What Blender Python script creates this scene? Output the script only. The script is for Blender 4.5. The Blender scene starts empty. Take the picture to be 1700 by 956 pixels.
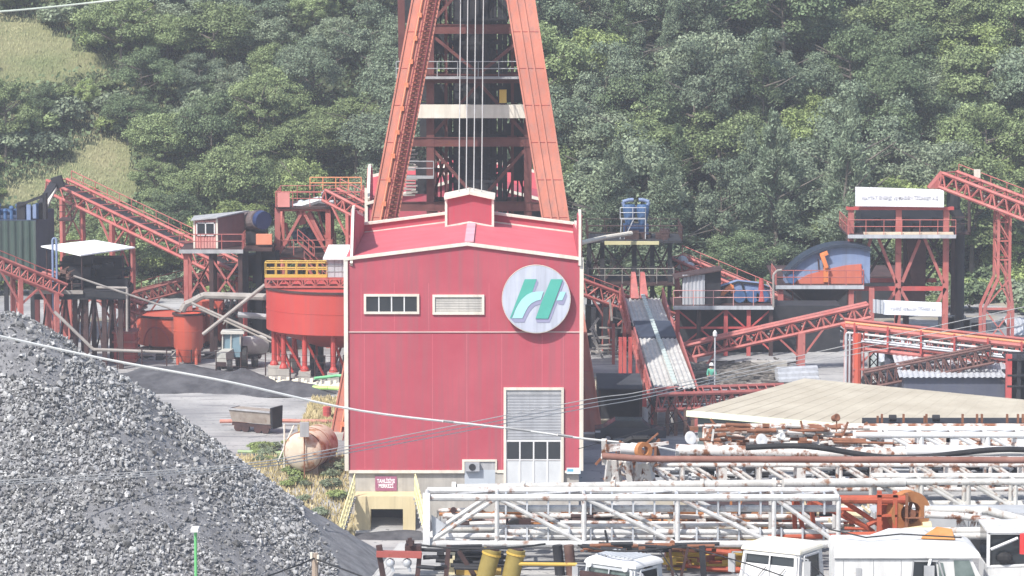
import bpy, math, random
import numpy as np
from mathutils import Vector, Matrix, Euler
from mathutils import noise as mnoise
R = math.radians
random.seed(7)
rng = np.random.default_rng(7)
scene = bpy.context.scene
col = scene.collection

# ------------------------------------------------------------ camera, light
CAMH, FOC = 32.0, 6048.0
PITCH = math.atan(638.0 / FOC)
cd = bpy.data.cameras.new('camera'); cam = bpy.data.objects.new('camera', cd); col.objects.link(cam)
cam.location = (0, 0, CAMH); cam.rotation_euler = (math.pi/2 - PITCH, 0, 0)
cd.sensor_width = 36.0; cd.lens = 36.0 * FOC / 1700.0; cd.clip_start = 1.0; cd.clip_end = 3000
scene.camera = cam
SUN_EL, SUN_AZ = R(50), R(38)      # azimuth measured from behind the camera towards its left
sdir = Vector((-math.sin(SUN_AZ)*math.cos(SUN_EL), -math.cos(SUN_AZ)*math.cos(SUN_EL), math.sin(SUN_EL)))
w = bpy.data.worlds.new("World"); scene.world = w; w.use_nodes = True
nt = w.node_tree; bg = nt.nodes['Background']
sk = nt.nodes.new('ShaderNodeTexSky'); sk.sky_type = 'NISHITA'; sk.sun_disc = False
sk.sun_elevation = SUN_EL; sk.sun_rotation = math.atan2(sdir.x, sdir.y)
sk.dust_density = 2.0
nt.links.new(sk.outputs[0], bg.inputs[0]); bg.inputs[1].default_value = 0.15
sl = bpy.data.lights.new('sun', 'SUN'); sl.energy = 4.4; sl.angle = R(0.5); sl.color = (1.0, 0.955, 0.89)
so = bpy.data.objects.new('sun', sl); col.objects.link(so)
so.rotation_euler = (-sdir).to_track_quat('-Z', 'Y').to_euler(); so.location = (-60, 60, 120)
scene.view_settings.view_transform = 'Standard'; scene.view_settings.look = 'None'
scene.view_settings.exposure = 0.5; scene.view_settings.gamma = 1.0
scene.view_settings.use_curve_mapping = False
scene.cycles.max_bounces = 6; scene.cycles.diffuse_bounces = 3; scene.cycles.volume_bounces = 1
scene.cycles.transparent_max_bounces = 6

# ------------------------------------------------------------ picture helpers
CP, SP = math.cos(PITCH), math.sin(PITCH)
def ray(px, py):
    x = (px - 850) / FOC; y = -(py - 478) / FOC
    return Vector((x, CP + y*SP, -SP + y*CP))
def W(px, py, Y):
    d = ray(px, py); t = Y / d.y
    return Vector((d.x*t, Y, CAMH + d.z*t))
def G(px, py, z=0.0):
    d = ray(px, py); t = (z - CAMH) / d.z
    return Vector((d.x*t, d.y*t, z))
def PX(v):
    x, y, z = v[0], v[1], v[2] - CAMH
    dep = y*CP - z*SP; up = y*SP + z*CP
    return (850 + FOC*x/dep, 478 - FOC*up/dep)
def S(px, Y): return px * Y / FOC * 1.004

# ------------------------------------------------------------ objects
ORG = {}
def tag(o, label=None, cat=None, group=None, kind=None):
    if label: o['label'] = label
    if cat: o['category'] = cat
    if group: o['group'] = group
    if kind: o['kind'] = kind
    return o
def T(name, label, cat, loc, group=None):
    o = bpy.data.objects.new(name, None); col.objects.link(o); o.location = loc
    o.empty_display_size = 0.5; ORG[o.name] = Vector(loc)
    return tag(o, label, cat, group)
class MB:
    def __init__(s): s.v = []; s.f = []; s.m = []; s.M = None; s.mi = 0; s.g = []
    def add(s, vs, fs):
        n = len(s.v); s.g.append((n, len(s.f)))
        if s.M is not None: vs = [s.M @ Vector(p) for p in vs]
        s.v.extend([tuple(p) for p in vs]); s.f.extend([tuple(i+n for i in f) for f in fs]); s.m.extend([s.mi]*len(fs))
        return s
    def hexa(s, c):          # 8 corners, bottom 4 then top 4, counter-clockwise
        return s.add(c, [(3,2,1,0),(4,5,6,7),(0,1,5,4),(1,2,6,5),(2,3,7,6),(3,0,4,7)])
    def box(s, a, b):
        x0,x1 = sorted((a[0],b[0])); y0,y1 = sorted((a[1],b[1])); z0,z1 = sorted((a[2],b[2]))
        return s.hexa([(x0,y0,z0),(x1,y0,z0),(x1,y1,z0),(x0,y1,z0),(x0,y0,z1),(x1,y0,z1),(x1,y1,z1),(x0,y1,z1)])
    def bar(s, p, q, w, h=None, up=(0,0,1)):
        p = Vector(p); q = Vector(q); h = w if h is None else h
        d = (q-p)
        if d.length < 1e-6: return s
        d.normalize(); u = Vector(up)
        if abs(d.dot(u)) > 0.99: u = Vector((0,1,0))
        a = d.cross(u).normalized(); b = a.cross(d).normalized()
        a *= w/2; b *= h/2
        return s.hexa([p-a-b, p+a-b, q+a-b, q-a-b, p-a+b, p+a+b, q+a+b, q-a+b])
    def tube(s, p, q, r, n=8, r2=None, cap=True):
        p = Vector(p); q = Vector(q); r2 = r if r2 is None else r2
        d = (q-p)
        if d.length < 1e-6: return s
        d.normalize(); u = Vector((0,0,1)) if abs(d.z) < .95 else Vector((0,1,0))
        a = d.cross(u).normalized(); b = a.cross(d).normalized()
        vs = []
        for k in range(n):
            t = 2*math.pi*k/n; o = a*math.cos(t) + b*math.sin(t)
            vs.append(p + o*r); vs.append(q + o*r2)
        fs = [(2*k, 2*((k+1)%n), 2*((k+1)%n)+1, 2*k+1) for k in range(n)]
        if cap:
            fs.append(tuple(2*k for k in range(n))[::-1]); fs.append(tuple(2*k+1 for k in range(n)))
        return s.add(vs, fs)
    def path(s, pts, r, n=6):
        for a, b in zip(pts[:-1], pts[1:]): s.tube(a, b, r, n)
        return s
    def lathe(s, c, prof, n=32, axis=(0,0,1), a0=0, a1=2*math.pi):   # prof: (radius, height)
        c = Vector(c); d = Vector(axis).normalized(); u = Vector((0,0,1)) if abs(d.z) < .95 else Vector((1,0,0))
        a = d.cross(u).normalized(); b = d.cross(a).normalized()
        full = abs(a1-a0-2*math.pi) < 1e-4; m = n if full else n+1
        vs = []
        for (r, h) in prof:
            for k in range(m):
                t = a0 + (a1-a0)*k/n; vs.append(c + d*h + (a*math.cos(t)+b*math.sin(t))*r)
        fs = []
        for j in range(len(prof)-1):
            for k in range(n):
                k2 = (k+1) % m
                fs.append((j*m+k, j*m+k2, (j+1)*m+k2, (j+1)*m+k))
        return s.add(vs, fs)
    def prism(s, pts, off):   # polygon pts extruded by off
        off = Vector(off); n = len(pts); vs = [Vector(p) for p in pts]; vs += [p+off for p in vs]
        fs = [tuple(range(n))[::-1], tuple(range(n, 2*n))] + [(k, (k+1)%n, (k+1)%n+n, k+n) for k in range(n)]
        return s.add(vs, fs)
    def sheet(s, o, u, v, amp=.04, pitch=.25, thick=.01, nrm=None):   # corrugated sheet, ribs run along v
        o = Vector(o); u = Vector(u); v = Vector(v); n = (u.cross(v)).normalized() if nrm is None else Vector(nrm)
        k = max(2, int(u.length/pitch*4)); vs = []
        for i in range(k+1):
            h = amp*[0,1,1,0][i % 4]
            p = o + u*(i/k) + n*h; vs += [p, p+v, p-n*thick, p+v-n*thick]
        fs = []
        for i in range(k):
            a = 4*i; b = a+4
            fs += [(a, b, b+1, a+1), (a+2, a+3, b+3, b+2)]
        fs += [(0,1,3,2), (4*k, 4*k+2, 4*k+3, 4*k+1)]
        return s.add(vs, fs)
    def ball(s, c, r, n=10, sc=(1,1,1)):
        c = Vector(c); vs = []; fs = []; m = n//2
        for j in range(m+1):
            t = math.pi*j/m
            for k in range(n):
                a = 2*math.pi*k/n
                vs.append(c + Vector((math.sin(t)*math.cos(a)*sc[0], math.sin(t)*math.sin(a)*sc[1], math.cos(t)*sc[2]))*r)
        for j in range(m):
            for k in range(n): fs.append((j*n+k, (j+1)*n+k, (j+1)*n+(k+1)%n, j*n+(k+1)%n))
        return s.add(vs, fs)
    def build(s, name, mats, parent=None, smooth=False, **kw):
        if not isinstance(mats, (list, tuple)): mats = [mats]
        vs = np.array(s.v, dtype=float)
        if parent is not None: org = ORG[parent.name]
        else:
            lo = vs.min(0); hi = vs.max(0); org = Vector(((lo[0]+hi[0])/2, (lo[1]+hi[1])/2, lo[2]))
        me = bpy.data.meshes.new(name); me.from_pydata((vs - np.array(org)).tolist(), [], s.f)
        for m in mats: me.materials.append(m)
        me.polygons.foreach_set('material_index', s.m)
        if smooth: me.shade_smooth(); me.set_sharp_from_angle(angle=R(35))
        else: me.shade_flat()
        me.update()
        o = bpy.data.objects.new(name, me); col.objects.link(o)
        if parent is not None: o.parent = parent
        else: o.location = org
        ORG[o.name] = Vector(org)
        return tag(o, **kw)
def build_each(s, name, m, parent, smooth=False):      # every added piece becomes a part of its own
    for k, (v0, f0) in enumerate(s.g):
        v1, f1 = s.g[k+1] if k+1 < len(s.g) else (len(s.v), len(s.f))
        b = MB(); b.v = s.v[v0:v1]; b.f = [tuple(i-v0 for i in f) for f in s.f[f0:f1]]; b.m = s.m[f0:f1]; b.build(name, m, parent, smooth)
MB.build_each = build_each
def copy_tree(o, parent=None):
    c = o.copy(); col.objects.link(c); c.parent = parent
    for ch in list(o.children): copy_tree(ch, c)
    return c

# ------------------------------------------------------------ materials
MATS = {}
def mat(name, c, rough=.7, c2=None, scale=.6, rust=0.0, streak=0.0, metal=0.0, bump=0.0, island=0.0, spec=.3, detail=6, coord='Object', rustc=(.16,.06,.03), rscale=2.5):
    if name in MATS: return MATS[name]
    m = bpy.data.materials.new(name); m.use_nodes = True; n = m.node_tree; L = n.links.new
    b = n.nodes['Principled BSDF']; b.inputs['Roughness'].default_value = rough; b.inputs['Metallic'].default_value = metal
    b.inputs['Specular IOR Level'].default_value = spec
    tc = n.nodes.new('ShaderNodeTexCoord'); out = tc.outputs[coord]
    def noise(sc, det=detail, vec=None, ro=.6):
        t = n.nodes.new('ShaderNodeTexNoise'); t.inputs['Scale'].default_value = sc; t.inputs['Detail'].default_value = det
        t.inputs['Roughness'].default_value = ro
        L(vec if vec is not None else out, t.inputs['Vector']); return t.outputs['Fac']
    def ramp(f, a, b_):
        t = n.nodes.new('ShaderNodeMapRange'); t.inputs[1].default_value = a; t.inputs[2].default_value = b_
        L(f, t.inputs[0]); return t.outputs[0]
    def mix(f, A, B, mode='MIX'):
        t = n.nodes.new('ShaderNodeMix'); t.data_type = 'RGBA'; t.blend_type = mode
        if isinstance(f, float): t.inputs[0].default_value = f
        else: L(f, t.inputs[0])
        for i, X in ((6, A), (7, B)):
            if isinstance(X, tuple): t.inputs[i].default_value = (*X, 1)
            else: L(X, t.inputs[i])
        return t.outputs[2]
    if c2 is None: c2 = tuple(min(1, x*1.25+.01) for x in c)
    cur = mix(ramp(noise(scale), .35, .65), tuple(c), tuple(c2))
    if streak:
        mp = n.nodes.new('ShaderNodeMapping'); mp.inputs['Scale'].default_value = (3.0, 3.0, .12); L(out, mp.inputs[0])
        cur = mix(ramp(noise(1.0, 5, mp.outputs[0]), .45, .75), cur, tuple(x*(1-streak)+.5*streak*.35 for x in c))
    if rust:
        cur = mix(ramp(noise(rscale, 8), .72-rust*.35, .80-rust*.28), cur, rustc)
    if island:
        g = n.nodes.new('ShaderNodeNewGeometry')
        v = n.nodes.new('ShaderNodeMapRange'); v.inputs[3].default_value = 1-island; v.inputs[4].default_value = 1+island
        L(g.outputs['Random Per Island'], v.inputs[0])
        hs = n.nodes.new('ShaderNodeHueSaturation'); L(v.outputs[0], hs.inputs['Value']); L(cur, hs.inputs['Color']); cur = hs.outputs[0]
    L(cur, b.inputs['Base Color'])
    if bump:
        bp = n.nodes.new('ShaderNodeBump'); bp.inputs['Strength'].default_value = bump; bp.inputs['Distance'].default_value = .05
        L(noise(scale*8, 4), bp.inputs['Height']); L(bp.outputs[0], b.inputs['Normal'])
    MATS[name] = m; return m
RED = mat('red_paint', (.38,.095,.085), .6, (.47,.16,.14), .9, rust=.32, streak=.35, rustc=(.2,.06,.045))
REDD = mat('deep_red_paint', (.42,.06,.06), .6, (.5,.11,.1), .9, rust=.2, streak=.3)
WALL = mat('crimson_render', (.385,.062,.09), .75, (.44,.09,.118), .25, streak=.32, bump=.12, rust=.06, rustc=(.30,.05,.07), rscale=.8)
ROOFR = mat('red_roof_sheet', (.55,.105,.13), .6, (.60,.14,.165), .5, streak=.15)
CREAM = mat('cream_trim', (.64,.59,.50), .6, (.72,.68,.60), 1.5, streak=.2)
WHITE = mat('white_paint', (.60,.60,.60), .55, (.68,.68,.675), 1.2, rust=.06, rscale=1.5)
ORANGE = mat('salmon_girder_paint', (.36,.12,.08), .65, (.45,.165,.115), .35, streak=.35, rust=.12)
DARK = mat('dark_rusty_steel', (.04,.024,.025), .7, (.075,.042,.04), 1.2, rust=.15)
BLACK = mat('coal_black_steel', (.02,.021,.026), .7, (.035,.035,.04), 1.5)
TANK = mat('orange_tank_paint', (.50,.085,.05), .5, (.56,.12,.075), .35, streak=.4, rust=.08)
TANKR = mat('red_tank_paint', (.44,.05,.045), .5, (.50,.075,.06), .3, streak=.2)
GREY = mat('grey_steel', (.3,.31,.32), .55, (.42,.42,.43), 1.2, rust=.08, streak=.2)
GALV = mat('galvanised_sheet', (.42,.44,.47), .45, (.55,.57,.6), .8, rust=.06, metal=.15, streak=.3)
CONC = mat('concrete', (.36,.34,.31), .9, (.47,.45,.41), .8, streak=.25, bump=.2)
YELW = mat('pale_yellow_wall', (.60,.50,.29), .85, (.66,.57,.37), .6, streak=.2)
YEL = mat('yellow_paint', (.52,.33,.06), .5, (.56,.39,.1), 1.5, rust=.12)
PIPE = mat('dirty_pipe_paint', (.25,.23,.21), .65, (.36,.335,.31), 1.0, rust=.2)
RUSTW = mat('chipped_white_paint', (.55,.53,.50), .6, (.64,.62,.60), 1.6, rust=.66, rustc=(.20,.085,.045), rscale=3.2)
RUSTW2 = mat('lightly_chipped_white_paint', (.60,.595,.59), .55, (.68,.68,.675), 1.6, rust=.32, streak=.15, rustc=(.26,.14,.09), rscale=3.0)
RUST = mat('rust_brown', (.17,.075,.045), .8, (.27,.12,.07), 2.0)
RUSTR = mat('worn_orange_red_paint', (.42,.10,.05), .65, (.34,.075,.045), 2.0, rust=.4)
GLASS = mat('dark_window', (.02,.025,.03), .12, (.03,.035,.04), .5, spec=.6)
GLASSL = mat('greenish_cab_glass', (.06,.09,.085), .12, (.16,.2,.19), 1.3, spec=.7)
BLUE = mat('blue_paint', (.035,.085,.19), .5, (.07,.14,.28), 1.2, rust=.12)
BLUEL = mat('faded_blue_panel', (.17,.23,.38), .6, (.22,.29,.44), .8, streak=.3)
GREENC = mat('dark_green_cladding', (.035,.06,.052), .6, (.055,.085,.07), .6, streak=.4)
BEIGE = mat('beige_roof_membrane', (.37,.33,.26), .9, (.45,.41,.33), .5, streak=0, bump=.5, rust=.12, rustc=(.34,.31,.27), rscale=.6)
COAL = mat('coal_fines', (.05,.051,.057), .95, (.105,.106,.115), .9, bump=.9)
STEELR = mat('galvanised_rope', (.34,.33,.32), .5, (.42,.41,.4), 3.0)
RUBBER = mat('black_rubber', (.018,.018,.02), .7, (.03,.03,.032), 2)
WIREW = mat('white_cable_sheath', (.8,.79,.74), .5, (.85,.84,.8), 2)
WIREG = mat('grey_wire', (.42,.41,.40), .5, (.5,.5,.48), 2)
GREENP = mat('green_pole_paint', (.12,.42,.15), .5, (.16,.5,.2), 1)
SIGNBG = mat('purple_sign_panel', (.28,.10,.17), .6, (.34,.14,.22), 1.2)
INK = mat('banner_ink', (.55,.55,.6), .8, (.62,.62,.66), 3)
# ------------------------------------------------------------ shared builders
def railing(mb, pts, h=1.1, step=1.3, r=.03, rails=(1.0,.55)):
    pts = [Vector(p) for p in pts]; up = Vector((0,0,1))
    for a, b in zip(pts[:-1], pts[1:]):
        n = max(1, round((b-a).length/step))
        for k in range(n+1):
            p = a.lerp(b, k/n); mb.tube(p, p+up*h, r, 5)
        for t in rails: mb.tube(a+up*h*t, b+up*h*t, r*1.1, 5)
def xbrace(mb, a, b, c, d, w): mb.bar(a, c, w); mb.bar(b, d, w)
def conveyor(name, label, p, q, w=1.3, h=.9, n=12, m=RED, cord=.11, web=.07, belt=True, rail=True, legs=(), group=None, legw=.28, railside=1, cross=None, zb=0.0, bm=None, head=True):
    p = Vector(p); q = Vector(q); d = (q-p).normalized()
    c = d.cross(Vector((0,0,1))).normalized() if cross is None else Vector(cross).normalized()
    if c.y < 0: c = -c                        # c points away from the camera
    u = c.cross(d).normalized()
    if u.z < 0: u = -u
    root = T(name, label, 'conveyor', Vector((p.x, p.y, zb)), group)
    mb = MB()
    for s in (-.5, .5):
        for t in (0, h): mb.tube(p+c*w*s+u*t, q+c*w*s+u*t, cord, 6)
        for k in range(n):
            a = p.lerp(q, k/n); b = p.lerp(q, (k+1)/n); mid = p.lerp(q, (k+.5)/n)
            mb.tube(a+c*w*s+u*h, mid+c*w*s, web, 5); mb.tube(mid+c*w*s, b+c*w*s+u*h, web, 5)
            if k % 2 == 0: mb.tube(a+c*w*s, a+c*w*s+u*h, web, 5)
    for k in range(n+1):
        a = p.lerp(q, k/n); mb.tube(a-c*w*.5, a+c*w*.5, web, 5); mb.tube(a-c*w*.5+u*h, a+c*w*.5+u*h, web*.8, 5)
    mb.build('truss_frame', m, root)
    if belt:
        b = MB(); o1 = u*(h*.72)
        b.hexa([p-c*w*.33+o1, q-c*w*.33+o1, q+c*w*.33+o1, p+c*w*.33+o1, p-c*w*.33+o1+u*.05, q-c*w*.33+o1+u*.05, q+c*w*.33+o1+u*.05, p+c*w*.33+o1+u*.05])
        b.build('belt', bm or RUBBER, root)
        r = MB(); kk = max(3, int((q-p).length/1.1))
        for k in range(kk+1):
            a = p.lerp(q, k/kk)+u*h*.5; r.tube(a-c*w*.42, a+c*w*.42, .08, 6)
        r.build('idler_rollers', PIPE, root)
        if head: MB().tube(p-c*w*.38+o1-u*.25, p+c*w*.38+o1-u*.25, .3, 12).build('head_pulley', BLACK, root)
    if rail:
        r = MB(); e = c*(w*.5+.55)*railside; e0 = c*w*.5*railside
        r.hexa([p+e0+u*.35*h, q+e0+u*.35*h, q+e+u*.35*h, p+e+u*.35*h, p+e0+u*(.35*h+.05), q+e0+u*(.35*h+.05), q+e+u*(.35*h+.05), p+e+u*(.35*h+.05)])
        r.build('walkway', DARK, root)
        r = MB(); railing(r, [p+e+u*.35*h, q+e+u*.35*h], 1.15, 1.5, .035); r.build('handrail', m, root)
    for (t, z0) in legs:
        a = p.lerp(q, t)
        for s in (-.5, .5):
            MB().bar(a+c*w*s, Vector(((a+c*w*s).x, (a+c*w*s).y, z0)), legw, legw*.8, up=c).build('leg', m, root)
        b = MB(); H = a.z - z0; kk = max(1, int(H/3.2))
        A = a-c*w*.5; B = a+c*w*.5
        for k in range(kk):
            za = z0 + H*k/kk; zc = z0 + H*(k+1)/kk
            P1, P2, P3, P4 = [Vector((X.x, X.y, Z)) for X, Z in ((A,za),(B,za),(B,zc),(A,zc))]
            xbrace(b, P1, P2, P3, P4, .09); b.bar(P3, P4, .12)
        for sg in (-1, 1):
            if 0.03 < t+sg*.08 < .97: b.bar(Vector((A.x,A.y,a.z-1.8)), p.lerp(q, t+sg*1.6/(q-p).length)-c*w*.5, .13)
        b.build('leg_bracing', m, root)
    return root
def tower(root, x0, x1, y0, y1, levels, legw=.3, m=RED, mb_=None, nx=1, zb=0.0, brace='X', bw=.12, split=True):
    """rectangular steel frame from zb up through levels; x/y are world coordinates"""
    xs = [x0+(x1-x0)*k/nx for k in range(nx+1)]; top = levels[-1]
    for y in (y0, y1):
        for x in xs: MB().bar((x,y,zb), (x,y,top), legw, legw, up=(0,1,0)).build('leg', m, root)
    b = MB(); z = zb
    for L in levels:
        for y in (y0, y1):
            b.bar((x0,y,L-.12), (x1,y,L-.12), legw*.7, .24)
            for k in range(nx):
                a, c = xs[k], xs[k+1]
                if brace == 'X': xbrace(b, (a,y,z),(c,y,z),(c,y,L-.2),(a,y,L-.2), bw)
                elif brace == 'V': b.bar((a,y,L-.2), ((a+c)/2,y,z), bw); b.bar((c,y,L-.2), ((a+c)/2,y,z), bw)
                elif brace == 'A': b.bar((a,y,z), ((a+c)/2,y,L-.2), bw); b.bar((c,y,z), ((a+c)/2,y,L-.2), bw)
        for x in xs:
            b.bar((x,y0,L-.12), (x,y1,L-.12), legw*.6, .22)
        for x in (x0, x1): xbrace(b, (x,y0,z),(x,y1,z),(x,y1,L-.2),(x,y0,L-.2), bw)
        z = L
    b.build('bracing', mb_ or m, root)
def deck(root, x0, x1, y0, y1, z, m=DARK, rm=RED, th=.15, rail=True, edge=None, sides='fblr'):
    MB().box((x0,y0,z-th),(x1,y1,z)).build('platform_deck', m, root)
    if edge: MB().box((x0-.02,y0-.06,z-th-.1),(x1+.02,y0-.005,z+.02)).build('edge_beam', edge, root)
    if rail:
        r = MB()
        if 'f' in sides: railing(r, [(x0,y0+.04,z),(x1,y0+.04,z)])
        if 'b' in sides: railing(r, [(x0,y1-.04,z),(x1,y1-.04,z)])
        if 'l' in sides: railing(r, [(x0+.04,y0,z),(x0+.04,y1,z)])
        if 'r' in sides: railing(r, [(x1-.04,y0,z),(x1-.04,y1,z)])
        r.build('handrail', rm, root)
def fonttext(txt, size, m, name, parent, loc, xs=1.0, rot=0.0, thick=.01, fit=0):
    cu = bpy.data.curves.new('lettering', 'FONT'); cu.body = txt; cu.size = size; cu.extrude = thick; cu.align_x = 'CENTER'; cu.align_y = 'CENTER'
    cu.space_line = .9; cu.offset = size*.025
    t = bpy.data.objects.new('tmp', cu); col.objects.link(t)
    if fit:
        bpy.context.view_layer.update(); xs = fit/t.dimensions.x
    me = bpy.data.meshes.new_from_object(t.evaluated_get(bpy.context.evaluated_depsgraph_get()))
    bpy.data.objects.remove(t)
    me.materials.clear(); me.materials.append(m); me.shade_flat()
    M = Matrix.Rotation(rot, 4, 'Z') @ Matrix.Rotation(math.pi/2, 4, 'X') @ Matrix.Diagonal((xs,1,1,1))
    me.transform(Matrix.Translation(Vector(loc)-ORG[parent.name]) @ M)
    o = bpy.data.objects.new(name, me); col.objects.link(o); o.parent = parent; ORG[o.name] = ORG[parent.name]
    return o
def sag(a, b, s, n=24):
    a = Vector(a); b = Vector(b)
    return [a.lerp(b, k/n) - Vector((0,0,4*s*(k/n)*(1-k/n))) for k in range(n+1)]

# ------------------------------------------------------------ ground
def smooth(t): t = max(0., min(1., t)); return t*t*(3-2*t)
def yard_z(x, y):
    if y >= 178:
        z = -2.5 + 2.5*smooth((y-197)/10)
    else: z = -2.5
    # terrace for the rigs in front
    edge = 128 + 22*smooth((x-4)/7)
    if y < edge+14 and x > -7: z = max(z, -2.5+11.9*smooth((x+7)/2.5)*(1-smooth((y-edge)/14)))
    return z
def hill_z(x, y):
    t = max(0, y-302)
    z = .50*t + (1.2*math.sin(x*.11+1)+1.0*math.sin(x*.05+y*.06))*min(1, t/15)
    return z
def ground_z(x, y): return hill_z(x, y) if y > 302 else yard_z(x, y)
def ground_mat():
    m = bpy.data.materials.new('yard_ground'); m.use_nodes = True; n = m.node_tree; L = n.links.new; b = n.nodes['Principled BSDF']
    b.inputs['Roughness'].default_value = .95; b.inputs['Specular IOR Level'].default_value = .15
    g = n.nodes.new('ShaderNodeNewGeometry'); P = g.outputs['Position']
    def noise(sc, det=6, sx=1, sy=1):
        mp = n.nodes.new('ShaderNodeMapping'); mp.inputs['Scale'].default_value = (sx, sy, 1); L(P, mp.inputs[0])
        t = n.nodes.new('ShaderNodeTexNoise'); t.inputs['Scale'].default_value = sc; t.inputs['Detail'].default_value = det; L(mp.outputs[0], t.inputs[0]); return t.outputs['Fac']
    def rg(f, a, c):
        t = n.nodes.new('ShaderNodeMapRange'); t.inputs[1].default_value = a; t.inputs[2].default_value = c; L(f, t.inputs[0]); return t.outputs[0]
    def mix(f, A, B):
        t = n.nodes.new('ShaderNodeMix'); t.data_type = 'RGBA'; L(f, t.inputs[0])
        for i, X in ((6, A), (7, B)):
            if isinstance(X, tuple): t.inputs[i].default_value = (*X, 1)
            else: L(X, t.inputs[i])
        return t.outputs[2]
    c = mix(rg(noise(.16, 8), .38, .62), (.24,.24,.245), (.40,.395,.385))
    c = mix(rg(noise(.5, 8, .25, 1.5), .55, .72), c, (.15,.15,.16))
    c = mix(rg(noise(.07, 5), .60, .70), c, (.30,.25,.15))
    wv = n.nodes.new('ShaderNodeTexWave'); wv.inputs['Scale'].default_value = .22; wv.inputs['Distortion'].default_value = 9; wv.inputs['Detail'].default_value = 3; wv.inputs['Detail Scale'].default_value = .4
    L(P, wv.inputs[0]); c = mix(rg(noise(.9, 8, .3, 2.2), .56, .70), c, (.17,.17,.175))
    c = mix(rg(noise(3.0, 4), .62, .70), c, (.14,.14,.145))
    L(c, b.inputs['Base Color'])
    bp = n.nodes.new('ShaderNodeBump'); bp.inputs['Strength'].default_value = .5; bp.inputs['Distance'].default_value = .1
    L(noise(2.2, 8), bp.inputs['Height']); L(bp.outputs[0], b.inputs['Normal'])
    return m
def grid_obj(name, x0, x1, y0, y1, nx, ny, fz, m, **kw):
    xs = np.linspace(x0, x1, nx); ys = np.linspace(y0, y1, ny)
    vs = [(x, y, fz(x, y)) for y in ys for x in xs]
    fs = [(j*nx+i, j*nx+i+1, (j+1)*nx+i+1, (j+1)*nx+i) for j in range(ny-1) for i in range(nx-1)]
    me = bpy.data.meshes.new(name); me.from_pydata(vs, [], fs); me.materials.append(m); me.shade_smooth()
    o = bpy.data.objects.new(name, me); col.objects.link(o); return tag(o, **kw)
GM = ground_mat()
grid_obj('yard_ground', -150, 150, 60, 303, 301, 244, yard_z, GM, kind='structure')
HILLM = mat('hill_grass', (.13,.16,.075), .95, (.24,.225,.13), .12, bump=.5, coord='Object', spec=.1)
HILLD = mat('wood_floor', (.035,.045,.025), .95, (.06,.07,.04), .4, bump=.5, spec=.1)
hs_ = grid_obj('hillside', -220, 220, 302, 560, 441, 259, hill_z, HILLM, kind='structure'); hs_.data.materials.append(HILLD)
flat = mat('valley_floor', (.2,.2,.16), .95)
grid_obj('surrounding_land', -1500, 1500, -300, 2500, 3, 3, lambda x, y: -3.2, flat, kind='structure')
# ------------------------------------------------------------ winder building
YB = 200.0; YR = 215.0
def wx(px, Y=YB, py=600): return W(px, py, Y).x
def wz(py, Y=YB): return W(850, py, Y).z
xl, xr_, xm = wx(575), wx(965), wx(776)
z_b, z_e, z_a = wz(781), wz(431), wz(406)
zg = -2.6
bld = T('winder_building', 'tall crimson rendered building with cream trim and a round emblem on its front wall', 'building', (0, YB, zg))
mb = MB()
mb.prism([(xl,YB,z_b),(xr_,YB,z_b),(xr_,YB,z_e),(xm,YB,z_a),(xl,YB,z_e)], (0,YR-YB,0))
mb.build('wall', WALL, bld)
# concrete plinth
MB().box((xl+.12,YB+.12,zg),(xr_-.12,YR-.1,z_b-.01)).build('plinth', CONC, bld)
# vertical joints and horizontal band
mb = MB(); zt = wz(551)
mb.box((xl+.1,YB-.05,zt-.03),(xr_-.1,YB+.02,zt+.035)); mb.build('band', mat('faded_pink_band', (.48,.34,.32), .7), bld)
mb = MB()
mb.box((xl-.12,YB-.12,z_b),(xl+.1,YB+.1,z_e+.1)); mb.box((xr_-.1,YB-.12,z_b),(xr_+.12,YB+.1,z_e+.1))
mb.box((xl+.1,YB-.08,z_b-.14),(wx(767),YB+.02,z_b+.02)); mb.box((wx(767),YB-.08,z_b-.14),(wx(771),YB+.02,wz(766)))
mb.box((wx(767),YB-.08,wz(766)),(wx(825),YB+.02,wz(762.5)))
mb.box((wx(822),YB-.08,wz(784)),(wx(825),YB+.02,wz(766)));mb.box((wx(825),YB-.08,wz(785)),(wx(836),YB+.02,wz(780)))
mb.box((wx(938),YB-.08,wz(785)),(xr_-.1,YB+.02,wz(781)))
for (a, b) in (((xl-.1,z_e),(xm,z_a)), ((xm,z_a),(xr_+.1,z_e))):
    mb.bar((a[0],YB-.02,a[1]+.04),(b[0],YB-.02,b[1]+.04), .26, .17)
mb.build('trim', CREAM, bld)
# faint vertical render joints
mb = MB()
for px in (605, 718, 775, 833, 900, 935): mb.box((wx(px)-.012,YB-.006,z_b+.1),(wx(px)+.012,YB+.01,zt-.1))
for px in (600, 655, 712, 812): mb.box((wx(px)-.01,YB-.006,zt+.1),(wx(px)+.01,YB+.01,wz(470)))
mb.build_each('render_joint', mat('joint_grey', (.50,.13,.16), .8), bld)
# roof
mb = MB(); ov = .06
for (a, b) in (((xl,z_e),(xm,z_a)), ((xm,z_a),(xr_,z_e))):
    A = Vector((a[0],YB+.14,a[1]+.03)); B = Vector((b[0],YB+.14,b[1]+.03)); D = Vector((0,YR-YB-.2,0))
    mb.hexa([A, B, B+D, A+D, A+Vector((0,0,.1)), B+Vector((0,0,.1)), B+D+Vector((0,0,.1)), A+D+Vector((0,0,.1))])
roof = mb.build('roof', ROOFR, bld)
mb = MB(); mb.bar((xm+.1,YB+.2,z_a+.16),(xm+.1,YR-.2,z_a+.16), .5, .06); mb.build('ridge_cap', mat('pink_ridge', (.6,.3,.34), .6), roof)
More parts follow.
